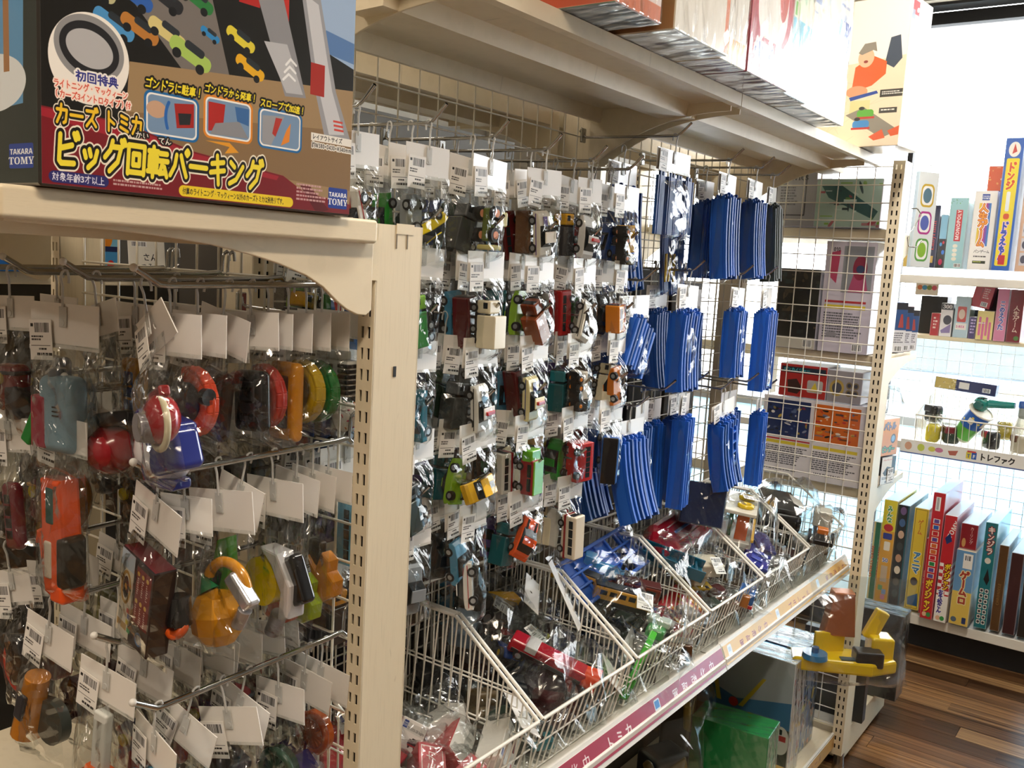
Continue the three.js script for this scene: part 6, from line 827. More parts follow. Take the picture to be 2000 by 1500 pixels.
[[1.4, -0.25, 0x2a2c30, 'charcoal', 'fifth'], [1.6, -0.25, 0x1f3a6c, 'navy', 'fifth'], [1.6, -0.08, 0x40382c, 'brown', 'fifth'], [1.75, -0.25, 0x202124, 'black', 'sixth'], [1.92, -0.08, 0x4a2c20, 'rust', 'sixth'], [1.92, -0.24, 0x2c3a34, 'green', 'sixth']].forEach(([x, z, c, n, b], i) => loose('bagged_toy_train', `${n} toy carriage at the bottom of the ${b} basket`, 'bagged toy', [x, 0.67, z], [i * 1.1, 0, 0], (g) => carriage(g, c, { L: 0.11 }), [0.14, 0.16], { k: i, s: 1.15 }));

// ---------- boxes on the top shelf ----------
const busy = (g, w, h, cols, n = 60) => { for (let i = 0; i < n; i++) { g.globalAlpha = rr(0.5, 1); const c = pick(cols), x = rr(0, w), y = rr(0, h); if (rnd() < 0.5) fill(g, c, x, y, rr(4, w * 0.22), rr(3, h * 0.07)); else disc(g, c, x, y, rr(3, w * 0.09), rr(3, h * 0.05), rr(0, 3)); } g.globalAlpha = 1; };
const art = {
  greenEnd: print(260, 300, (g, w, h) => { fill(g, '#0f4a2c', 0, 0, w, h); busy(g, w, h * 0.8, ['#1d6a3c', '#7fa83a', '#efe9dc', '#2a3f74'], 30); fill(g, '#e08a3a', 0, h * 0.84, w, h * 0.05); fill(g, '#c8542c', 0, h * 0.9, w, h * 0.1); }),
  pinkFront: print(200, 300, (g, w, h) => { fill(g, '#f0dcd8', 0, 0, w, h); busy(g, w, h, ['#f6f0ea', '#e8b8b0', '#f2d8c8'], 40); fill(g, '#d8503c', 0, 0, 14, h); fill(g, '#d8703c', 0, h - 16, w, 16); }),
  kraft: print(140, 300, (g, w, h) => { fill(g, '#a8855c', 0, 0, w, h); disc(g, '#6a5038', 80, 150, 36, 30); latin(g, '3+', 40, 262, 52, '#4a382a'); }),
  whiteFront: print(240, 320, (g, w, h) => { fill(g, '#f0e8dc', 0, 0, w, h); busy(g, w, h * 0.6, ['#f6f2ea', '#e8dcc8', '#e0c8a8'], 36); fill(g, '#e0702c', w - 16, h * 0.5, 16, h * 0.5); fill(g, '#5a3f9c', w - 16, 0, 16, h * 0.5); }),
  photoFront: print(160, 320, (g, w, h) => { fill(g, '#e6e0d8', 0, 0, w, h); blob(g, '#7c7f84', [[20, 0], [130, 0], [150, 120], [60, 200], [10, 120]]); blob(g, '#b8b8ba', [[60, 20], [100, 20], [110, 120], [50, 140]]); fill(g, '#f0b070', 0, h - 30, w, 30); }),
  redFront: print(300, 460, (g, w, h) => { fill(g, '#b8384c', 0, 0, w, h); pill(g, '#f2ece8', 40, 70, 220, 320, 60); disc(g, '#d8c45a', 90, 150, 64, 84); disc(g, '#5470b8', 90, 150, 54, 74); blob(g, '#b83a34', [[60, 180], [110, 110], [130, 150], [100, 210]]); disc(g, '#c85a54', 224, 290, 34, 56); busy(g, w, h * 0.25, ['#5a6ab8', '#d86a6a', '#f2ece8', '#3a9a4a'], 26); jp(g, 'サンライト', 40, 400, 46, { fill: '#4a62b8', w: 0.2, edge: [['#f6f2f0', 8]], sx: 0.95 }); }),
  greenWrap: print(220, 460, (g, w, h) => { fill(g, '#dfe8d8', 0, 0, w, h); busy(g, w, h, ['#6ab04a', '#f4f4f0', '#a8c8b0', '#d8e4e8', '#3a6a8c'], 70); fill(g, '#7ac0dc', 0, h * 0.68, w, h * 0.32); bars(g, 140, h * 0.78, 60, 46); fill(g, '#2a5ab8', 120, h * 0.93, 40, 26); }),
  whiteToy: print(320, 460, (g, w, h) => { fill(g, '#f0ece4', 0, 0, w, h); fill(g, '#d8483c', 0, 0, 12, h); busy(g, w, h * 0.6, ['#f6f4f0', '#c8d8e8', '#9aaad0', '#e8e4d8'], 50); fill(g, '#e8c45c', w * 0.62, h * 0.68, w * 0.2, h * 0.28); fill(g, '#2a4aa8', w * 0.8, h * 0.5, w * 0.2, h * 0.5); busy(g, w, h * 0.3, ['#5a5a8c', '#fff'], 20); pill(g, '#f2f0ec', w * 0.74, h * 0.78, 30, 60, 6); pill(g, '#22305c', w * 0.76, h * 0.82, 20, 36, 8); pill(g, '#9ad0ec', w * 0.7, h * 0.5, 24, 110, 12); }),
  playFace: print(560, 760, (g, w, h) => {
    fill(g, '#f7f0e6', 0, 0, w, h); blob(g, '#eed8bc', [[0, h], [0, 430], [260, 330], [w, 300], [w, h]]); for (let i = 0; i < 14; i++) { g.globalAlpha = 0.12; g.strokeStyle = '#a87a4a'; g.lineWidth = 3; g.beginPath(); g.moveTo(rr(0, w), rr(340, h)); g.lineTo(rr(0, w), rr(340, h)); g.stroke(); } g.globalAlpha = 1;
    g.translate(215, 40); g.scale(0.82, 0.92);
    blob(g, '#3f4a5c', [[330, 180], [380, 170], [400, 300], [360, 350], [310, 320], [320, 250]]); blob(g, '#d8602c', [[150, 330], [240, 270], [320, 310], [320, 380], [250, 440], [140, 470]]); disc(g, '#e6b896', 205, 280, 44, 54); blob(g, '#8c8478', [[160, 250], [190, 200], [250, 195], [262, 250], [240, 240], [180, 262]]); disc(g, '#8c3a34', 205, 302, 12, 8); disc(g, '#d99a74', 170, 470, 60, 34);
    fill(g, '#3a3834', 300, 468, 130, 42); scribble(g, '#e8e4dc', 310, 478, 110, 22, 2); fill(g, '#3a3834', 304, 570, 96, 30); scribble(g, '#e8e4dc', 314, 578, 76, 14, 1); blob(g, '#2a4a9c', [[130, 500], [280, 470], [290, 486], [140, 520]]); fill(g, '#d8cf96', 140, 520, 110, 70); blob(g, '#8a8478', [[120, 600], [220, 560], [420, 700], [330, 740]]);
    for (const [x, y, c] of [[230, 600, '#5aa83a'], [210, 660, '#3a84c4']]) { pill(g, c, x - 46, y - 26, 92, 46, 18); pill(g, '#b8342c', x - 52, y + 14, 104, 12, 4); disc(g, '#2a2a2a', x - 22, y - 34, 16, 10); } blob(g, '#d8582c', [[260, 730], [330, 690], [350, 740], [290, 752]]); blob(g, '#d8582c', [[360, 700], [430, 670], [440, 720], [380, 732]]);
  }),
  playSide: print(200, 760, (g, w, h) => { fill(g, '#e4eaf2', 0, 0, w, h); blob(g, '#2a8ad0', [[0, 300], [30, 280], [40, 560], [0, 580]]); fill(g, '#c84a54', 10, 20, 60, 70); busy(g, w, h, ['#c8d4e4', '#f4f4f4', '#9aaac0'], 50); }),
};
const [cSlate, cTaupe, cRust, cCreamCard, cBlackCard, cBlueCard, cDarkRed, cPaleBlue] = cells(['#303c4c', '#8a7c68', '#7a4030', '#e6dcc6', '#17171a', '#24427c', '#7a1c28', '#c8dcec']);
const TB = [ // x0, x1, front z, depth, height, label, faces
  [0.342, 0.47, 0.088, 0.3, 0.42, 'dark green and orange boxed toy overhanging the top shelf', { f: art.pinkFront, l: art.greenEnd, d: cSlate, all: art.greenEnd }, art.greenEnd.s],
  [0.5, 0.69, 0.095, 0.34, 0.42, 'white fronted boxed toy with brown 3+ end on the top shelf', { f: art.whiteFront, l: art.kraft, d: cTaupe, all: cCreamCard }],
  [0.697, 0.8, 0.08, 0.34, 0.42, 'slim boxed toy with orange edge on the top shelf', { f: art.photoFront, d: cRust, all: cCreamCard }],
  [0.806, 1.005, 0.082, 0.36, 0.46, 'red framed toy box wrapped in plastic on the top shelf', { f: art.redFront, d: cRust, l: art.redFront, all: cDarkRed }],
  [1.012, 1.14, 0.072, 0.34, 0.46, 'green and light blue wrapped toy box on the top shelf', { f: art.greenWrap, d: cTaupe, all: cPaleBlue }],
  [1.15, 1.43, 0.058, 0.34, 0.44, 'white blue and yellow toy box on the top shelf', { f: art.whiteToy, d: cSlate, all: cCreamCard }],
];
for (const [a, b, zf, d, h, label, faces] of TB) { const t = thing('toy_box', label, 'toy box', [(a + b) / 2, 1.819, zf - d / 2], 0, 'toy boxes on the top shelf'); part(t, 'carton', printBox(b - a, h, d, faces), faces.f.s.gloss, [0, h / 2, 0]); part(t, 'wrap', rb(b - a + 0.004, h + 0.003, d + 0.004, 0.003, 1), tightMat, [0, h / 2 + 0.001, 0]); }
{ const t = thing('toy_box', 'tall toy train playset box ending the top shelf', 'toy box', [1.86, 1.819, -0.06], -0.1, 'toy boxes on the top shelf'); part(t, 'carton', printBox(0.15, 0.375, 0.33, { l: art.playFace, f: art.playSide, d: cTaupe, all: cCreamCard }), art.playFace.s.gloss, [0, 0.1885, 0]); }

// ---------- boxes seen through the far mesh ----------
const backPrint = (base, cols, title) => print(330, 400, (g, w, h) => { fill(g, base, 0, 0, w, h); for (let i = 0; i < 2; i++) { const x = 12 + i * (w * 0.48); pill(g, cols[i], x, 14, w * 0.44, h * 0.46, 4); const keep = []; g.save(); g.beginPath(); g.rect(x + 6, 40, w * 0.4, h * 0.38); g.clip(); g.translate(x, 40); busy(g, w * 0.42, h * 0.38, ['#16181c', '#a8242c', '#c8a83c', '#d8d4cc', '#39404c', '#5a6a8c'], 46); g.restore(); } fill(g, '#b03438', 12, h * 0.53, w * 0.46, 8); fill(g, '#d8c43c', 12, h * 0.56, w * 0.46, 16); fill(g, '#d8c43c', w * 0.52, h * 0.56, w * 0.44, 16); scribble(g, '#55565c', 14, h * 0.63, w * 0.44, h * 0.24, 9); scribble(g, '#55565c', w * 0.53, h * 0.63, w * 0.42, h * 0.24, 9); latin(g, title ?? 'WARNING', w * 0.56, h * 0.93, 18, '#33343a'); scribble(g, '#77787e', 14, h * 0.92, 120, 14, 1); });
const A2 = {
  big: backPrint('#d9d6da', ['#22305c', '#c8641c']), tall: print(240, 400, (g, w, h) => { fill(g, '#c8c2d0', 0, 0, w, h); fill(g, '#8a8e96', w * 0.36, 14, w * 0.6, h * 0.42); blob(g, '#a84a6c', [[120, 180], [150, 90], [190, 90], [214, 170], [200, 180]]); disc(g, '#8c2a44', 170, 92, 34, 44); disc(g, '#3a4a6c', 172, 96, 20, 14); blob(g, '#b03a5c', [[20, 40], [70, 30], [60, 150], [30, 130]]); latin(g, '010', 34, 34, 20, '#222'); fill(g, '#b03438', 14, h * 0.53, w - 40, 8); fill(g, '#d8c43c', 14, h * 0.57, w - 40, 14); scribble(g, '#55565c', 14, h * 0.64, w - 50, h * 0.24, 10); disc(g, '#8a8890', 60, h * 0.84, 30, 8); bars(g, w - 70, h * 0.92, 44, 22); }),
  darkBag: print(260, 360, (g, w, h) => { fill(g, '#24231f', 0, 0, w, h); busy(g, w, h * 0.8, ['#3a3830', '#1a1a18', '#5a4a38', '#2f3a3c'], 60); fill(g, '#b8b4a8', 0, h * 0.86, w, h * 0.14); bars(g, 190, h * 0.89, 50, 30); }),
  redTop: print(300, 180, (g, w, h) => { fill(g, '#a82c28', 0, 0, w, h); fill(g, '#1c2c3c', 8, 14, w - 16, 34); jp(g, 'ゼンカイジャー', 20, 18, 24, { fill: '#3ac0c8', w: 0.12 }); blob(g, '#3a2420', [[60, 160], [50, 90], [110, 80], [150, 130], [120, 165]]); pill(g, '#aaa8a4', 180, 80, 100, 70, 12); blob(g, '#d8c43c', [[200, 140], [230, 90], [250, 140]]); }),
  greyTop: print(220, 180, (g, w, h) => { fill(g, '#8f8b90', 0, 0, w, h); disc(g, '#a8904a', 60, 100, 48); disc(g, '#4a4a54', 60, 100, 32); for (let i = 0; i < 4; i++) { disc(g, '#7a6a4a', 140 + (i % 2) * 44, 80 + Math.floor(i / 2) * 44, 20); disc(g, '#3a3a44', 140 + (i % 2) * 44, 80 + Math.floor(i / 2) * 44, 12); } }),
  grey: print(200, 260, (g, w, h) => { fill(g, '#9a9aa0', 0, 0, w, h); g.strokeStyle = '#2a2a2c'; g.lineWidth = 5; g.strokeRect(14, -10, w - 60, h - 40); latin(g, 'SHEVICS', 30, 50, 30, '#1c1c1e', { font: 'serif' }); scribble(g, '#55565a', 34, 80, 80, 90, 7); disc(g, '#c8d4d8', 50, h - 16, 18); }),
  clear: print(300, 180, (g, w, h) => { fill(g, '#a8c4bc', 0, 0, w, h); blob(g, '#2a5a5c', [[20, 20], [110, 20], [290, 120], [270, 150], [60, 70]]); busy(g, w, h, ['#c8dcd8', '#7aa83a', '#a83a4a', '#1f3a40'], 30); }),
  orange: print(170, 200, (g, w, h) => { fill(g, '#e08a1c', 0, 0, w, h); jp(g, 'バトル', 14, 20, 40, { fill: '#2a4a9c', w: 0.16, edge: [['#1a1a1c', 4]] }); disc(g, '#20222a', 120, 110, 26); disc(g, '#7ab0d8', 120, 110, 18); jp(g, 'ビンガー', 14, 150, 32, { fill: '#6ac04a', w: 0.14, edge: [['#1a1a1c', 4]] }); }),
  hero: print(150, 260, (g, w, h) => { fill(g, '#efe0cc', 0, 0, w, h); fill(g, '#17130f', w * 0.72, 0, w * 0.28, h * 0.66); blob(g, '#3a2a24', [[20, 150], [60, 90], [120, 110], [110, 180], [40, 180]]); jp(g, 'フルバレット', 10, 16, 18, { fill: '#c8502c', w: 0.16 }); fill(g, '#e8e4da', 0, h * 0.7, w, h * 0.3); scribble(g, '#333', 14, h * 0.74, 100, 26, 2); bars(g, 50, h * 0.88, 80, 24); }),
  figure: print(90, 220, (g, w, h) => { fill(g, '#1f4a84', 0, 0, w, h * 0.55); fill(g, '#1a1420', 0, 0, w, 30); blob(g, '#a83a34', [[30, 110], [44, 50], [58, 50], [70, 110]]); fill(g, '#e4e4e8', 0, h * 0.55, w, h * 0.45); scribble(g, '#6a6a74', 8, h * 0.6, 70, 50, 5); bars(g, 20, h * 0.88, 54, 20); }),
};
const [cLav] = cells(['#b8b4c0']);
const FB = [ // centre z, base y, width (z), height, depth, label, print
  [-0.125, 0.862, 0.31, 0.245, 0.2, 'large white toy box back with two photo panels behind the far mesh', A2.big], [-0.165, 1.11, 0.145, 0.1, 0.12, 'red toy box lying on the white one behind the far mesh', A2.redTop], [-0.04, 1.11, 0.1, 0.095, 0.12, 'grey toy box with gears beside the red one', A2.greyTop],
  [-0.06, 1.257, 0.145, 0.325, 0.12, 'tall lavender figure box back behind the far mesh', A2.tall], [-0.205, 1.257, 0.13, 0.24, 0.12, 'dark wrapped figure box beside the lavender one', A2.darkBag], [-0.245, 1.622, 0.13, 0.17, 0.14, 'grey box with a black frame on the highest far shelf', A2.grey], [-0.085, 1.622, 0.19, 0.14, 0.16, 'clear green toy pack on the highest far shelf', A2.clear],
];
for (const [z, y, w, h, d, label, p] of FB) { const t = thing('toy_box', label, 'toy box', [2.0 + d / 2, y, z], -Math.PI / 2, 'toy boxes on the far end shelf'); part(t, 'carton', printBox(w, h, d, { f: p, all: cLav }), p.s.gloss, [0, h / 2, 0]); }
{ const t = thing('toy_box', 'orange boxed gear toy at the corner of the far end shelf', 'toy box', [2.15, 0.95, 0.035], -0.25); part(t, 'carton', printBox(0.1, 0.115, 0.07, { f: A2.orange, l: A2.orange, all: cTaupe }), A2.orange.s.gloss, [0, 0.0575, 0]);
  const u = thing('toy_box', 'small boxed hero figure under the orange gear toy', 'toy box', [2.15, 0.862, 0.04], -0.25); part(u, 'carton', printBox(0.085, 0.085, 0.07, { f: A2.hero, l: A2.hero, all: cDarkBox }), A2.hero.s.gloss, [0, 0.0435, 0]); part(u, 'price_label', tagGeo[0], tagMat, [0.012, 0.028, 0.0365], [0, 0, 0.05], [1, 1, 1]);
  for (const [x, i, l] of [[2.24, 0, 'slim blue boxed figure on the middle far shelf corner'], [2.32, 1, 'second slim boxed figure beside the blue one'], [2.4, 2, 'third slim boxed figure at the shelf end']]) { const f = thing('figure_box', l, 'toy box', [x, 1.257, 0.02], -0.5); part(f, 'carton', printBox(0.055, 0.155 - i * 0.012, 0.05, { f: A2.figure, l: A2.figure, all: [cBlueCard, cDarkRed, cCreamCard][i] }), A2.figure.s.gloss, [0, 0.078 - i * 0.006, 0]); }
  const hp = thing('hanging_pack', 'tall hanging pack of round pictures beside the far post', 'toy pack', [2.2, 1.52, 0.08], -0.6); const hpArt = print(110, 330, (g, w, h) => { fill(g, '#dfe6ea', 0, 0, w, h); [['#c8a83c', '#5a7a8c'], ['#b03a8c', '#5a6ab8'], ['#5a9a4a', '#8ab83c']].forEach(([a, b], i) => { pill(g, a, 18, 40 + i * 95, 74, 80, 22); pill(g, '#f0f0f0', 25, 47 + i * 95, 60, 66, 18); disc(g, b, 55, 80 + i * 95, 24, 26); }); });
  part(hp, 'card', printBox(0.075, 0.28, 0.015, { f: hpArt, all: cPaleBlue }), hpArt.s.gloss, [0, 0.14, 0]); part(hp, 'hang_loop', tor(0.012, 0.002), hangerMat, [0, 0.29, 0]);
  const wh = thing('bagged_toy', 'orange bagged toys heaped above the orange gear box', 'bagged toy', [2.2, 1.07, 0.0], 0.2); part(wh, 'toy', rb(0.12, 0.04, 0.07, 0.014), gloss(0xe07a1c), [0, 0.02, 0]); part(wh, 'toy', rb(0.08, 0.03, 0.06, 0.01), gloss(0x20384c), [0.02, 0.05, 0]); part(wh, 'bag', pouch(1, false), filmMat, [0, 0.03, -0.08], [-Math.PI / 2, 0, 0], [0.2, 0.16, 0.06]); }
// black boxes on the base of the far end shelf
{ const bb = print(220, 300, (g, w, h) => { fill(g, '#0f1012', 0, 0, w, h); latin(g, '10', 150, 60, 22, '#9a9aa0'); fill(g, '#2a2b30', 20, 130, 150, 2); scribble(g, '#5a2a2a', 172, 66, 30, 8, 1); });
  const t = thing('black_box', 'large black box in shiny wrap standing on the far base', 'box', [2.34, 0.112, -0.02], 0.0); part(t, 'carton', printBox(0.09, 0.29, 0.3, { l: bb, f: cBlackCard, all: cBlackCard }), bb.s.gloss, [0.03, 0.145, 0]); part(t, 'wrap', rb(0.094, 0.293, 0.304, 0.003, 1), tightMat, [0.03, 0.146, 0]);
  const u = thing('black_box', 'slim black box leaning beside the far post', 'box', [2.11, 0.112, -0.01]); u.rotation.z = 0.03; part(u, 'carton', printBox(0.035, 0.27, 0.2, { all: cBlackCard }), cBlackCard.s.gloss, [0, 0.135, 0]); }

// ---------- window display: games on four shelves ----------
const spine = (w, h, base, draw) => print(w, h, (g) => { fill(g, base, 0, 0, w, h); draw(g, w, h); });
const strips = (g, w, h, n, y0, y1) => { for (let i = 0; i < n; i++) { const y = y0 + ((y1 - y0) * i) / n; fill(g, pick(['#f4efe0', '#efe0c0']), w * 0.2, y, w * 0.6, ((y1 - y0) / n) * 0.76); fill(g, pick(['#2a5ab8', '#d8682c', '#2a8a4a', '#c8202c', '#6a4a9c']), w * 0.28, y + 3, w * 0.44, ((y1 - y0) / n) * 0.6); } };
const GB = [ // z0, z1, base, height, front x, depth, label, print
  [-0.189, -0.16, 0.165, 0.33, 3.13, 0.3, 'green sports game box first in the low row', spine(40, 420, '#2f7a5c', (g, w, h) => { fill(g, '#e8d9a0', 0, 0, 10, h); latin(g, 'SPORTS GAME', 15, h * 0.72, 26, '#c84a3c', { rot: -Math.PI / 2 }); })],
  [-0.158, -0.106, 0.165, 0.43, 3.13, 0.32, 'yellow orange game box with a blue and red top', spine(70, 560, '#e0a63a', (g, w, h) => { fill(g, '#e8dc3a', 0, 0, w, h * 0.3); jp(g, 'みんな', 20, 30, 30, { fill: '#3a9a3a', w: 0.16, down: true, edge: [['#fff', 3]] }); disc(g, '#c8303a', 35, 150, 26, 20); pill(g, '#2a3a9c', 10, 180, 50, 34, 6); pill(g, '#f4efe2', 20, 226, 34, 50, 6); latin(g, '50', 20, 340, 28, '#2a4a9c', { edge: '#fff' }); fill(g, '#c8b49a', 18, 360, 36, 90); for (const [x, y, c] of [[12, 470, '#7ab87a'], [34, 490, '#8aa8d8'], [30, 520, '#d88aa8']]) pill(g, c, x, y, 24, 28, 4); })],
  [-0.102, -0.058, 0.165, 0.42, 3.13, 0.32, 'black game box with a teal edge', spine(60, 540, '#16161a', (g, w, h) => { fill(g, '#1a5a68', w - 8, 0, 8, h); for (let i = 0; i < 8; i++) { disc(g, ['#7a5a8c', '#4a6a9c', '#d8b49a', '#3a3a3c', '#c89a7a', '#e8dcc8', '#5a5448', '#3a4a48'][i], 28, 30 + i * 64, 17, 22); } })],
  [-0.04, 0.014, 0.165, 0.42, 3.13, 0.32, 'yellow game box with blue lettering in the low row', spine(70, 540, '#e6c93c', (g, w, h) => { g.strokeStyle = '#8a7a34'; g.lineWidth = 3; g.strokeRect(6, 6, w - 12, h - 12); jp(g, 'ゲーム', 22, 60, 26, { fill: '#c86a2c', w: 0.14, down: true }); jp(g, 'アニマ', 16, 230, 40, { fill: '#2a7ab8', w: 0.18, down: true, edge: [['#f4efd0', 4]] }); disc(g, '#3a2a24', 34, 390, 18, 22); blob(g, '#2a5a8c', [[10, 480], [60, 450], [64, 520], [12, 520]]); })],
  [0.02, 0.034, 0.165, 0.31, 3.11, 0.3, 'thin red game box between yellow and tall red boxes', spine(24, 400, '#b8242c', (g, w, h) => latin(g, 'THE BEST', 18, h * 0.6, 16, '#e8c8a0', { rot: -Math.PI / 2 }))],
  [0.036, 0.08, 0.165, 0.51, 3.06, 0.34, 'tall red game box with picture strip and yellow lettering', spine(60, 640, '#c8242a', (g, w, h) => { fill(g, '#f2ede4', 14, 20, 26, 70); bars(g, 20, 24, 14, 60); strips(g, w, h, 10, 130, 440); jp(g, 'ポンジャン', 10, 440, 36, { fill: '#f2d428', w: 0.2, down: true, step: 0.9, edge: [['#8c1418', 4]] }); disc(g, '#e8b894', 20, 618, 12); disc(g, '#3a9a4a', 42, 618, 12); })],
  [0.086, 0.13, 0.165, 0.43, 3.06, 0.34, 'red and white chequered game box with yellow lettering', spine(60, 560, '#c42830', (g, w, h) => { latin(g, 'TOMY', 40, 118, 34, '#f4f0ea', { rot: -1.2 }); blob(g, '#22346c', [[10, 120], [34, 90], [48, 130], [22, 150]]); for (let i = 0; i < 30; i++) fill(g, i % 2 ? '#c42830' : '#f2ede6', (i % 3) * 20, 250 + Math.floor(i / 3) * 18, 20, 18); jp(g, 'ポンジャン', 26, 250, 30, { fill: '#f2d428', w: 0.2, down: true, step: 0.92, edge: [['#7c1418', 4]] }); fill(g, '#f2ede6', 0, 420, w, 140); jp(g, 'おそ松さん', 8, 390, 26, { fill: '#3a2a8c', w: 0.2, down: true, step: 0.95, edge: [['#f6f2ea', 4]] }); disc(g, '#e8b894', 20, 540, 12); disc(g, '#3a9a4a', 42, 540, 12); })],
  [0.138, 0.206, 0.165, 0.3, 3.08, 0.34, 'blue and yellow game box with red outlined lettering', spine(90, 400, '#6a9ac8', (g, w, h) => { fill(g, '#e2c25a', 0, h * 0.55, w, h * 0.45); fill(g, '#f2efe8', 34, 14, 46, 80); bars(g, 42, 24, 30, 26); jp(g, 'ゲームロ', 26, 110, 44, { fill: '#a83a2c', w: 0.2, down: true, edge: [['#e8d8a0', 5]] }); disc(g, '#5a6a7c', 20, h - 26, 14); pill(g, '#2a3a6c', 60, h - 44, 20, 34, 4); })],
  [0.14, 0.2, 0.466, 0.1, 3.1, 0.3, 'small dark red game box lying on the blue and yellow one', spine(80, 130, '#8c1f28', (g, w, h) => { jp(g, 'カーリング', 44, 12, 18, { fill: '#f0e6d8', w: 0.1, down: true }); disc(g, '#c89a5c', 18, 100, 10, 24); })],
  [0.222, 0.265, 0.165, 0.42, 3.11, 0.33, 'teal game box with white lettering and picture dots', spine(60, 560, '#16727c', (g, w, h) => { jp(g, 'キンジラ', 14, 20, 36, { fill: '#f0ece4', w: 0.16, down: true, edge: [['#8c1c24', 4]] }); disc(g, '#e8e0d4', 30, 200, 16); blob(g, '#16181c', [[20, 300], [36, 240], [50, 300], [40, 330]]); for (let i = 0; i < 14; i++) { pill(g, '#e8e4dc', 8 + (i % 2) * 26, 350 + Math.floor(i / 2) * 28, 20, 22, 5); disc(g, '#3a3a44', 18 + (i % 2) * 26, 361 + Math.floor(i / 2) * 28, 7); } })],
  [0.277, 0.309, 0.165, 0.34, 3.12, 0.32, 'brown book spine game box', spine(44, 440, '#5a3c20', (g, w, h) => latin(g, 'CHRONICLE', 28, h * 0.7, 20, '#8a6a3c', { rot: -Math.PI / 2 }))],
  [0.32, 0.362, 0.165, 0.32, 3.12, 0.32, 'plain maroon book box', spine(44, 420, '#3a1a20', () => {})], [0.37, 0.42, 0.165, 0.38, 3.12, 0.32, 'plain black book box', spine(44, 420, '#141416', () => {})],
  [-0.162, -0.08, 1.536, 0.11, 3.02, 0.1, 'small yellow box on the highest window shelf', spine(100, 130, '#d8b85a', (g) => scribble(g, '#f0dca0', 40, 30, 40, 40, 2))],
  [-0.081, -0.05, 1.536, 0.235, 3.03, 0.28, 'navy game box with red lettering on the highest shelf', spine(44, 320, '#1e2348', (g, w, h) => { latin(g, 'Labyrinth', 30, h * 0.72, 30, '#c83a3c', { rot: -Math.PI / 2 + 0, font: 'serif' }); fill(g, '#c8a85a', 10, h - 60, 22, 36); })],
  [-0.045, -0.02, 1.536, 0.2, 3.03, 0.28, 'black dotted game box with light blue top', spine(50, 270, '#141418', (g, w, h) => { fill(g, '#8ac4e4', 0, 0, w, h * 0.45); disc(g, '#3a9ad8', 16, 150, 10); disc(g, '#d8283c', 36, 140, 8); disc(g, '#3a7ad8', 38, 190, 12); disc(g, '#c8285c', 26, 240, 16); })],
  [-0.016, 0.046, 1.536, 0.262, 3.02, 0.27, 'pale blue property game box with red name strip', spine(90, 360, '#9fd0d8', (g, w, h) => { fill(g, '#c8202c', 34, 60, 34, 160); latin(g, 'MONOPOLY', 60, 214, 27, '#f6f2ee', { rot: -Math.PI / 2 }); busy(g, w, 30, ['#5a9a5c', '#7ab8a8'], 8); for (let i = 0; i < 4; i++) disc(g, '#e8e4d4', 46, 245 + i * 22, 13, 10); bars(g, 52, 336, 30, 16); })],
  [0.05, 0.125, 1.536, 0.41, 3.31, 0.09, 'tall rainbow striped game box with orange end', spine(100, 520, '#2a3468', (g, w, h) => { fill(g, '#d8582c', 0, 0, w, 120); busy(g, w, 110, ['#f0d8b0', '#c83a2c', '#a86a3a', '#e8a85a'], 16); for (let i = 0; i < 12; i++) pill(g, ['#c85a8c', '#d8a83a', '#d8743a', '#b83a34', '#5a8a4a', '#4a7ab0'][i % 6], 3, 130 + i * 32, 30, 26, 4); })],
  [0.068, 0.143, 1.536, 0.285, 3.0, 0.29, 'white board game box with rainbow lettering', spine(110, 400, '#f2f0ec', (g, w, h) => { maker(g, 36, 14, 38); for (let i = 0; i < 12; i++) fill(g, ['#e8c83a', '#e89a3a', '#d8623a', '#c83a6c', '#7a4ab0', '#3a7ac8'][Math.floor(i / 2)], 26 + i * 5, 60, 5, 220); jp(g, '人生ゲーム', 28, 62, 44, { fill: '#f0a02a', w: 0.15, down: true, edge: [['#fff', 7], ['#b8481c', 3]] }); jp(g, 'バンゲーム', 22, 300, 16, { fill: '#2a2a2a', w: 0.12 }); scribble(g, '#444', 24, 330, 60, 12, 1); fill(g, '#22301c', 22, 356, 66, 14); scribble(g, '#c8d45a', 26, 359, 56, 8, 1); })],
  [0.15, 0.21, 1.536, 0.47, 2.99, 0.3, 'tall blue and yellow game box leaning on the highest shelf', spine(90, 600, '#2a62c0', (g, w, h) => { pill(g, '#f0dc2a', 12, 90, 66, 490, 8); disc(g, '#f4f0e8', 46, 50, 30, 34); blob(g, '#c83a34', [[36, 70], [46, 24], [60, 60]]); jp(g, 'ドンジ', 22, 110, 40, { fill: '#d8401c', w: 0.22, down: true, edge: [['#f6e84a', 4]] }); pill(g, '#e8f0f4', 32, 240, 20, 90, 6); pill(g, '#d8562c', 28, 340, 30, 26, 10); jp(g, 'ドラえもん', 24, 380, 34, { fill: '#2a4ab8', w: 0.22, down: true, edge: [['#f2c8dc', 4]] }); pill(g, '#c8242c', 28, 530, 34, 44, 4); })],
  [0.222, 0.26, 1.536, 0.43, 3.02, 0.3, 'pale peach box with strip cartoons on the highest shelf', spine(60, 540, '#e0b89a', (g, w, h) => { for (let i = 0; i < 3; i++) { fill(g, '#d8d4d8', 16, h * 0.6 + i * 66, 44, 58); disc(g, '#5a5a6c', 38, h * 0.6 + 30 + i * 66, 16, 18); } })],
  [-0.078, -0.046, 1.272, 0.09, 3.21, 0.1, 'small red card box on the wooden edged shelf', spine(44, 120, '#b8242c', (g, w, h) => scribble(g, '#f0d8d0', 12, 20, 20, 70, 4))],
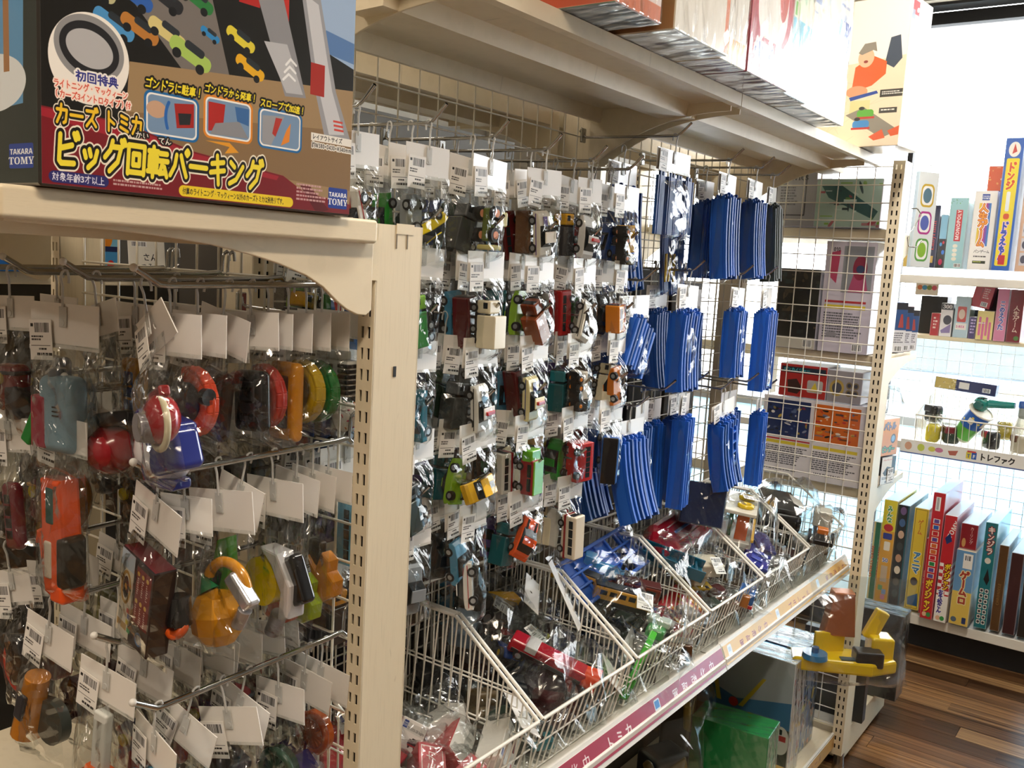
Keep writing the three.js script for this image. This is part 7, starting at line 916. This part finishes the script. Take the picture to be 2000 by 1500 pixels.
  [-0.042, 0.002, 1.272, 0.132, 3.2, 0.1, 'white 300 piece puzzle box on the wooden edged shelf', spine(60, 180, '#e8e6ea', (g, w, h) => { fill(g, '#17181c', 0, 0, w, 34); latin(g, '300', 5, 28, 30, '#f4f2ee', { font: 'serif' }); disc(g, '#3a3a44', 36, 90, 22, 26); blob(g, '#8a7ab0', [[4, 150], [56, 110], [56, 160], [10, 164]]); })],
  [0.008, 0.062, 1.272, 0.162, 3.2, 0.1, 'light blue and red figure box on the wooden edged shelf', spine(70, 210, '#b8d4e4', (g, w, h) => { pill(g, '#c8504a', 12, 50, 44, 80, 6); disc(g, '#e8d4c4', 34, 90, 16, 26); fill(g, '#f4f2f0', 8, 136, 54, 34); latin(g, 'I-REX', 12, 160, 16, '#c83a8c'); })],
  [0.064, 0.088, 1.272, 0.085, 3.2, 0.1, 'narrow purple card box on the wooden edged shelf', spine(34, 110, '#3a2a6c', (g, w, h) => scribble(g, '#c8b8e8', 6, 10, 22, 80, 5))],
  [0.092, 0.15, 1.272, 0.112, 3.19, 0.1, 'pink and yellow striped box on the wooden edged shelf', spine(80, 150, '#ecdc8c', (g, w, h) => { for (let i = 0; i < 4; i++) pill(g, '#d86a9c', 8 + i * 17, 30 + (i % 2) * 26, 12, 100, 6); scribble(g, '#f4e8f0', 6, 60, 40, 12, 1); })],
  [0.154, 0.194, 1.272, 0.2, 3.19, 0.16, 'pink book box with blue lettering on the wooden edged shelf', spine(56, 270, '#d888b0', (g, w, h) => jp(g, 'このえうた', 14, 60, 30, { fill: '#2a4ab8', w: 0.16, down: true, edge: [['#f4e0ec', 3]] }))],
  [0.198, 0.246, 1.272, 0.2, 3.19, 0.16, 'maroon book box with cream lettering on the wooden edged shelf', spine(60, 270, '#7a1c2c', (g, w, h) => { jp(g, '人生ゲーム', 18, 80, 28, { fill: '#efe0d0', w: 0.13, down: true }); disc(g, '#5a8a4a', 44, 250, 12); })],
  [-0.147, -0.062, 1.43, 0.058, 3.2, 0.08, 'flat picture box stacked high on the wooden edged shelf', spine(110, 76, '#e8dcc8', (g, w, h) => { for (let i = 0; i < 4; i++) disc(g, ['#c8703c', '#3a9ac8', '#7a8a3a', '#c83a4c'][i], 20 + i * 24, 36, 13); })],
];
const [cSide1, cSide2] = cells(['#3a3836', '#d8cfc0']);
for (const [z0, z1, y, h, x, d, label, p] of GB) { const t = thing('game_box', label, 'game box', [x + d / 2, y, (z0 + z1) / 2], -Math.PI / 2, 'games on the window shelves'); if (label.startsWith('tall blue')) t.rotation.x = 0; part(t, 'carton', printBox(z1 - z0, h, d, { f: p, t: cSide2, all: { ...p, u0: p.u0, u1: p.u0 + 0.001, v1: p.v0 + (p.v1 - p.v0) } }), p.s.gloss, [0, h / 2, 0]); }
{ const t = thing('game_box', 'tilted red box lying over the pink striped one', 'game box', [3.24, 1.392, 0.09], -Math.PI / 2, 'games on the window shelves'); t.rotation.z = -0.18; const p = spine(90, 110, '#b8282e', (g) => { fill(g, '#8c1c22', 34, 16, 4, 60); scribble(g, '#f0d8d0', 44, 20, 26, 50, 5); bars(g, 48, 84, 26, 18); }); part(t, 'carton', printBox(0.07, 0.095, 0.05, { f: p, all: cDarkRed }), p.s.gloss, [0, 0.05, 0]);
  for (const [z, w, h, y] of [[-0.1, 0.1, 0.155, 1.272], [0.03, 0.14, 0.11, 1.272 + 0.0], [0.14, 0.1, 0.2, 1.272]]) { const u = thing('black_box', `dark carton at the back of the wooden edged shelf, ${w === 0.14 ? 'behind the figure box' : z < 0 ? 'under the flat picture box' : 'behind the tilted red box'}`, 'box', [3.38, y, z], 0); part(u, 'carton', printBox(0.09, h, w, { all: cBlackCard }), cBlackCard.s.card, [0, h / 2, 0]); } }
// the shelf sign and the wire basket of toys
{ const p = print(860, 76, (g, w, h) => { fill(g, '#f0f0ec', 0, 0, w, h); fill(g, '#3a5ab0', 0, h - 7, w, 5); disc(g, '#d8a88c', 40, 34, 18, 22); disc(g, '#c8d45a', 105, 34, 18, 20); disc(g, '#d8d45a', 160, 34, 18, 14); disc(g, '#c87aa0', 196, 34, 20, 13); blob(g, '#b8685a', [[240, 30], [290, 22], [280, 50], [250, 52]]); pill(g, '#d8c43a', 330, 18, 24, 38, 3); pill(g, '#2a5ab0', 356, 18, 24, 38, 3); pill(g, '#c83a34', 334, 12, 42, 9, 3); latin(g, 'T', 335, 50, 26, '#2a4a9c'); latin(g, 'F', 361, 50, 26, '#f4f2ee'); jp(g, 'トレファク', 392, 18, 36, { fill: '#1c1c1e', w: 0.16, step: 0.94 }); jp(g, 'ホビー・おもちゃ', 600, 18, 40, { fill: '#3a3a3c', w: 0.08, step: 1.1 }); });
  const s = part(winS, 'shelf_sign', printCard(0.62, 0.055, p, cWhite, 0.002), p.s.gloss, [0.056, 0.838, 0.205], [0, -Math.PI / 2, 0]);
  const bk = thing('wire_basket', 'white wire basket of assorted toys on the window shelf', 'basket', [3.06, 0.857, -0.06]), W = [], R = [], L2 = 0.7;
  for (let z = 0.0; z <= L2; z += 0.024) { W.push(rod([0.02, 0, z], [0, 0.11, z], 0.0014)); W.push(rod([0.3, 0, z], [0.3, 0.2, z], 0.0014)); } for (const z of [0, 0.34, L2]) { for (let x = 0; x <= 0.3; x += 0.022) W.push(rod([Math.max(0.02, x), 0, z], [x, 0.11 + 0.09 * (x / 0.3), z], 0.0014)); R.push(rod([0, 0.11, z], [0.3, 0.2, z], 0.003)); } R.push(rod([0, 0.11, 0], [0, 0.11, L2], 0.003), rod([0.3, 0.2, 0], [0.3, 0.2, L2], 0.003)); W.push(rod([0.02, 0.003, 0], [0.02, 0.003, L2], 0.0014));
  part(bk, 'rim', merge(R), wireWhite); part(bk, 'wires', merge(W), wireWhite);
  const cup = thing('toy_cup', 'blue and green picnic cup lying tilted in the window basket', 'toy', [3.14, 0.9, 0.095]); cup.rotation.set(0.55, 0, 0.25); const cupArt = print(320, 160, (g, w, h) => { fill(g, '#1f62c0', 0, 0, w, h); blob(g, '#5ab83a', [[0, h], [0, 90], [40, 76], [90, 92], [150, 74], [220, 90], [w, 78], [w, h]]); for (let i = 0; i < 9; i++) disc(g, '#e8cf5a', 20 + i * 36, 26 + (i % 3) * 16, 6); for (let i = 0; i < 5; i++) fill(g, '#f0ece0', 30 + i * 64, 30, 26, 30); }); const cg = new THREE.CylinderGeometry(0.046, 0.036, 0.13, 28, 1, true), uv = cg.attributes.uv; for (let i = 0; i < uv.count; i++) uv.setXY(i, cupArt.u0 + uv.getX(i) * (cupArt.u1 - cupArt.u0), cupArt.v0 + uv.getY(i) * (cupArt.v1 - cupArt.v0));
  part(cup, 'wall', cg, cupArt.s.gloss, [0, 0.06, 0]); part(cup, 'rim', tor(0.046, 0.004), plastic(0xe8e4d8), [0, 0.125, 0], [Math.PI / 2, 0, 0]); part(cup, 'base', cy(0.037, 0.034, 0.012, 28), plastic(0xdcd8cc), [0, -0.006, 0]); part(cup, 'lid', cy(0.045, 0.045, 0.004, 28), plastic(0xe0dccf), [0, 0.124, 0]);
  const dr = thing('toy_hair_dryer', 'teal toy hair dryer on top of the window basket', 'toy', [3.12, 1.0, 0.16]); dr.rotation.set(0.1, -0.1, 0); part(dr, 'head', at(sp(0.032), [0, 0, 0], [0, 0, 0], [1, 0.9, 0.9]), gloss(0x1f8a84), [0, 0.03, -0.01]); part(dr, 'handle', cy(0.012, 0.016, 0.09, 14), gloss(0x1f8a84), [0, 0.045, 0.06], [1.4, 0, 0]); part(dr, 'nozzle', cy(0.014, 0.02, 0.02, 16), plastic(0x16605c), [-0.03, 0.028, -0.012], [0, 0, 1.57]); for (let i = 0; i < 3; i++) part(dr, 'vent', rb(0.003, 0.004, 0.014, 0.001, 1), dark, [-0.02, 0.052 + i * 0.003, -0.015 + i * 0.01]);
  const pb = thing('toy_box', 'slim navy and yellow box lying across the window basket', 'toy box', [3.2, 1.065, 0.08], -Math.PI / 2); pb.rotation.z = -0.05; const pa = print(260, 56, (g, w, h) => { fill(g, '#1f2a5c', 0, 0, w, h); fill(g, '#c8b45a', 0, 0, 90, h); busy(g, 90, h, ['#e0cf7a', '#8a7a3a', '#f0e8c0'], 16); fill(g, '#e8e6e0', 104, 10, 44, 34); bars(g, 208, 26, 28, 18); }); part(pb, 'carton', printBox(0.22, 0.045, 0.06, { f: pa, all: cBlueCard }), pa.s.gloss, [0, 0.0225, 0]);
  const items = [['yellow toy bag against the front wires of the window basket', 0xe0cf3a, 0xc8b42a, 0.0, [3.1, 0.862, 0.0]], ['black toy pack at the back of the window basket', 0x1c1c1e, 0x34343a, 1, [3.17, 0.93, -0.02]], ['dark green toy pack low in the window basket', 0x2c3c34, 0x7a2c34, 2, [3.12, 0.862, 0.06]], ['blue grey toy pack beside the cup', 0x4a6a8c, 0x9ab0c4, 0.4, [3.2, 0.94, 0.14]], ['black and red toy pack under the hair dryer', 0x1c1c20, 0xb02a3c, 0.7, [3.13, 0.862, 0.2]], ['yellow slab toy pack standing in the window basket', 0xb8a42c, 0x8a7a20, 0.2, [3.18, 0.9, 0.235]], ['clear pack of beige toy parts in the window basket', 0xb8b09c, 0x6a4a3a, 0.9, [3.13, 0.862, 0.3]], ['clear pack with a blue ball in the window basket', 0x9aa09a, 0x2a5ab0, 1.4, [3.15, 0.99, 0.31]], ['grey toy figure pack at the end of the window basket', 0x77766c, 0x3a3a34, 1.9, [3.14, 0.862, 0.38]], ['green striped toy pack at the end of the window basket', 0x3a7a3a, 0x1c1c1e, 0.6, [3.12, 0.95, 0.37]]];
  items.forEach(([label, a, b, r, pos], i) => { const t = thing('bagged_toy', label, 'bagged toy', pos, r, 'toys in the window basket'); part(t, 'toy', rb(0.06, 0.07, 0.05, 0.014, 3), gloss(a), [0, 0.036, 0]); part(t, 'detail', rb(0.04, 0.03, 0.054, 0.008), gloss(b), [0.01, 0.055, 0]); part(t, 'bag', pouch(i % 6, false), filmMat, [0, 0.11, 0.012], [0, -1.57 - r, 0], [0.09, 0.11, 0.04]); });
}

// ---------- under the lower shelf ----------
{ const A = print(420, 340, (g, w, h) => { fill(g, '#aab6c0', 0, 0, w, h * 0.5); blob(g, '#4a7aa8', [[0, h * 0.45], [80, h * 0.36], [200, h * 0.44], [w, h * 0.34], [w, h * 0.6], [0, h * 0.6]]); fill(g, '#4a4a44', 0, h * 0.58, w, h * 0.42); for (const [a, b] of [[120, 90], [210, 300]]) blob(g, '#c8b43a', [[a, h * 0.5], [b, h * 0.2], [b + 14, h * 0.2], [a + 20, h * 0.5]]); pill(g, '#d8d6d2', 120, h * 0.56, 300, 84, 30); fill(g, '#b03a3c', 130, h * 0.64, 280, 16); for (let i = 0; i < 6; i++) pill(g, '#23262c', 140 + i * 44, h * 0.585, 34, 16, 4); disc(g, '#c83a2c', 190, h * 0.48, 20, 14); fill(g, '#d8b46a', 0, h * 0.9, w, 10); });
  const B = print(160, 340, (g, w, h) => { fill(g, '#b9b4ac', 0, 0, w, h); busy(g, w, h, ['#8a9ab0', '#c8a84a', '#b05a54', '#d8d4cc', '#5a5a64'], 60); }), D = print(240, 340, (g, w, h) => { fill(g, '#3a6aa0', 0, 0, w, h); busy(g, w, h, ['#b03a3c', '#d8c43a', '#c8d0d8', '#22304c', '#d8885a'], 80); fill(g, '#e0c82c', 6, h * 0.8, 40, 50); latin(g, '59', 10, h * 0.9, 28, '#26384c'); });
  const box = (name, label, w, h, d, faces, pos, turn) => { const t = thing(name, label, 'toy box', pos, turn, 'boxes under the lower shelf'); part(t, 'carton', printBox(w, h, d, faces), faces.f.s.gloss, [0, h / 2, 0]); part(t, 'wrap', rb(w + 0.003, h + 0.002, d + 0.003, 0.003, 1), tightMat, [0, h / 2 + 0.001, 0]); return t; };
  box('toy_box', 'large toy railway set box standing under the lower shelf', 0.09, 0.33, 0.3, { l: A, f: B, t: cSilver, all: A }, [1.66, 0.112, -0.13], 0);
  box('toy_box', 'colourful blue toy box beside the railway set box', 0.15, 0.32, 0.28, { f: D, l: D, all: cBlueCard }, [1.82, 0.112, -0.14], 0);
  const gbx = box('toy_box', 'bright green wrapped box low under the shelf', 0.11, 0.21, 0.2, { f: cGreenBox, all: cGreenBox }, [1.45, 0.112, -0.07], 0.1);
  for (const [x, z, c, c2, l, y] of [[1.22, -0.16, 0x2a2c2c, 0x7a6a3a, 'dark bagged toy with a yellow panel under the shelf', 0.26], [1.08, -0.14, 0x24384a, 0x4a7a9c, 'black and blue bagged toy under the shelf', 0.2], [0.93, -0.16, 0x1c2c22, 0x2a4a34, 'dark green bagged toy low under the shelf', 0.17], [0.8, -0.16, 0x202224, 0x3a3a3e, 'charcoal bagged toy low under the shelf', 0.16], [1.42, -0.22, 0x4a463e, 0x8a7a3c, 'grey bagged toy standing behind the green box', 0.36]]) { const t = thing('bagged_toy', l, 'bagged toy', [x, 0.112, z], rr(-0.4, 0.4), 'bagged toys under the lower shelf'); part(t, 'toy', rb(0.11, y * 0.7, 0.08, 0.012, 2), plastic(c), [0, y * 0.36, 0]); part(t, 'panel', rb(0.08, y * 0.3, 0.085, 0.006), plastic(c2), [0.01, y * 0.5, 0], [0, 0, 0.3]); part(t, 'arm', rb(0.02, y * 0.5, 0.02, 0.006), plastic(c2), [-0.05, y * 0.5, 0.03], [0, 0, 0.5]); part(t, 'bag', pouch(2, false), filmMat, [0, y + 0.02, 0.03], undefined, [0.2, y + 0.01, 0.07]); }
}
// yellow crane toy hanging in its bag before the far post
{ const t = thing('bagged_crane_toy', 'yellow toy crane base with copper body hanging bagged by the far post', 'bagged toy', [1.74, 0.43, 0.1], -1.0); t.scale.setScalar(1.25); const y = gloss(0xe8c414);
  part(t, 'base', poly([[-0.11, -0.02], [0.06, -0.03], [0.12, 0.0], [0.11, 0.05], [0.02, 0.055], [-0.1, 0.04]], 0.03, 0.006), y, [0, 0, 0], [-Math.PI / 2, 0, 0]); part(t, 'wall', rb(0.07, 0.05, 0.01, 0.003), y, [-0.02, 0.035, -0.03], [0, 0.2, 0]); part(t, 'wall', rb(0.05, 0.06, 0.05, 0.006), y, [0.09, 0.03, -0.03]); part(t, 'hopper', rb(0.03, 0.07, 0.02, 0.004), y, [0.08, 0.08, -0.04], [0, 0, -0.4]); part(t, 'turntable', cy(0.026, 0.028, 0.012, 22), gloss(0x2a7ab0), [-0.06, 0.02, 0.012]); part(t, 'dial', cy(0.008, 0.008, 0.016, 12), gloss(0x1f5a8c), [-0.06, 0.03, 0.012]); part(t, 'sticker', bx(0.03, 0.002, 0.018), plastic(0x3a4a4c), [0.01, 0.0165, 0.012]); part(t, 'body', poly([[-0.035, 0.0], [0.035, 0.0], [0.026, 0.1], [-0.018, 0.1]], 0.04, 0.004), mat(0xb87048, 0.25, { metalness: 0.4 }), [0.0, 0.05, -0.045]); part(t, 'motor', rb(0.06, 0.035, 0.04, 0.005), plastic(0x1c1c1e), [0.055, 0.02, 0.005]); part(t, 'bag', pouch(4, true), filmMat, [0.01, 0.2, 0], undefined, [0.27, 0.24, 0.07]); }

// ---------- what stands behind the end shelf ----------
{ const pz = -1.05, back = thing('back_gondola', 'grey green gondola end behind the end shelf, seen through its mesh', 'shelf unit', [0.6, 0, pz - 0.02]);
  part(back, 'panel', bx(2.4, 1.9, 0.02), mat(0x3f3b32, 0.7), [0.2, 0.95, -0.24]); part(back, 'shelf_board', rb(2.4, 0.025, 0.24, 0.003), cream, [0.2, 1.385, -0.12]); part(back, 'shelf_board', rb(2.4, 0.025, 0.24, 0.003), cream, [0.2, 0.98, -0.12]); part(back, 'post', rb(0.04, 1.9, 0.04, 0.003), cream, [-0.55, 0.95, -0.2]);
  const trainArt = print(140, 200, (g, w, h) => { fill(g, '#7ac0e0', 0, 0, w, h); fill(g, '#2a7a4a', 0, 0, w, 40); disc(g, '#e08a1c', 80, 70, 34, 40); fill(g, '#22305c', 0, 100, w, 34); fill(g, '#4a9ad8', 0, 120, w, 40); disc(g, '#d83a34', 20, 170, 18); disc(g, '#d83a34', 106, 170, 18); }), noteArt = print(180, 170, (g, w, h) => { fill(g, '#eeeade', 0, 0, w, h); bars(g, 20, 16, 70, 20); jp(g, 'さん', 70, 70, 36, { fill: '#2a2a2a', w: 0.1 }); jp(g, 'つみ', 60, 116, 30, { fill: '#2a2a2a', w: 0.1 }); });
  const tb = thing('toy_box', 'blue toy train box with orange print behind the end shelf mesh', 'toy box', [0.27, 1.3985, pz - 0.03]); part(tb, 'carton', printBox(0.062, 0.11, 0.08, { f: trainArt, all: cBlueCard }), trainArt.s.gloss, [0, 0.055, 0]);
  const nt = thing('note_card', 'handwritten white note card behind the end shelf mesh', 'card', [0.36, 1.3985, pz + 0.02]); part(nt, 'card', printCard(0.085, 0.075, noteArt, cWhite), noteArt.s.card, [0, 0.0375, 0], [-0.1, 0, 0]);
  const gb = thing('bagged_toy', 'grey toy in a crinkled bag beside the note card', 'bagged toy', [0.5, 1.3985, pz]); part(gb, 'toy', rb(0.12, 0.09, 0.06, 0.02, 3), plastic(0x4a4c4a), [0, 0.045, 0]); part(gb, 'cap', rb(0.06, 0.04, 0.05, 0.012), plastic(0x2a2c2c), [0.01, 0.1, 0]); part(gb, 'bag', pouch(3, false), filmMat, [0, 0.14, 0.035], undefined, [0.17, 0.14, 0.04]);
  const tri = thing('toy_box', 'yellow and blue picture box behind the end shelf', 'toy box', [0.06, 1.3985, pz + 0.0], 0.1); part(tri, 'carton', poly([[-0.06, 0], [0.1, 0], [-0.02, 0.085], [-0.06, 0.1]], 0.05, 0.002), gloss(0x2a6ab8)); part(tri, 'sun', at(sp(0.022), [0, 0, 0], [0, 0, 0], [1, 1, 0.2]), gloss(0xe8b81c), [-0.03, 0.05, 0.026]); part(tri, 'band', rb(0.05, 0.01, 0.052, 0.002), gloss(0xc8382c), [0.05, 0.008, 0]); }
renderer.render(scene, camera);
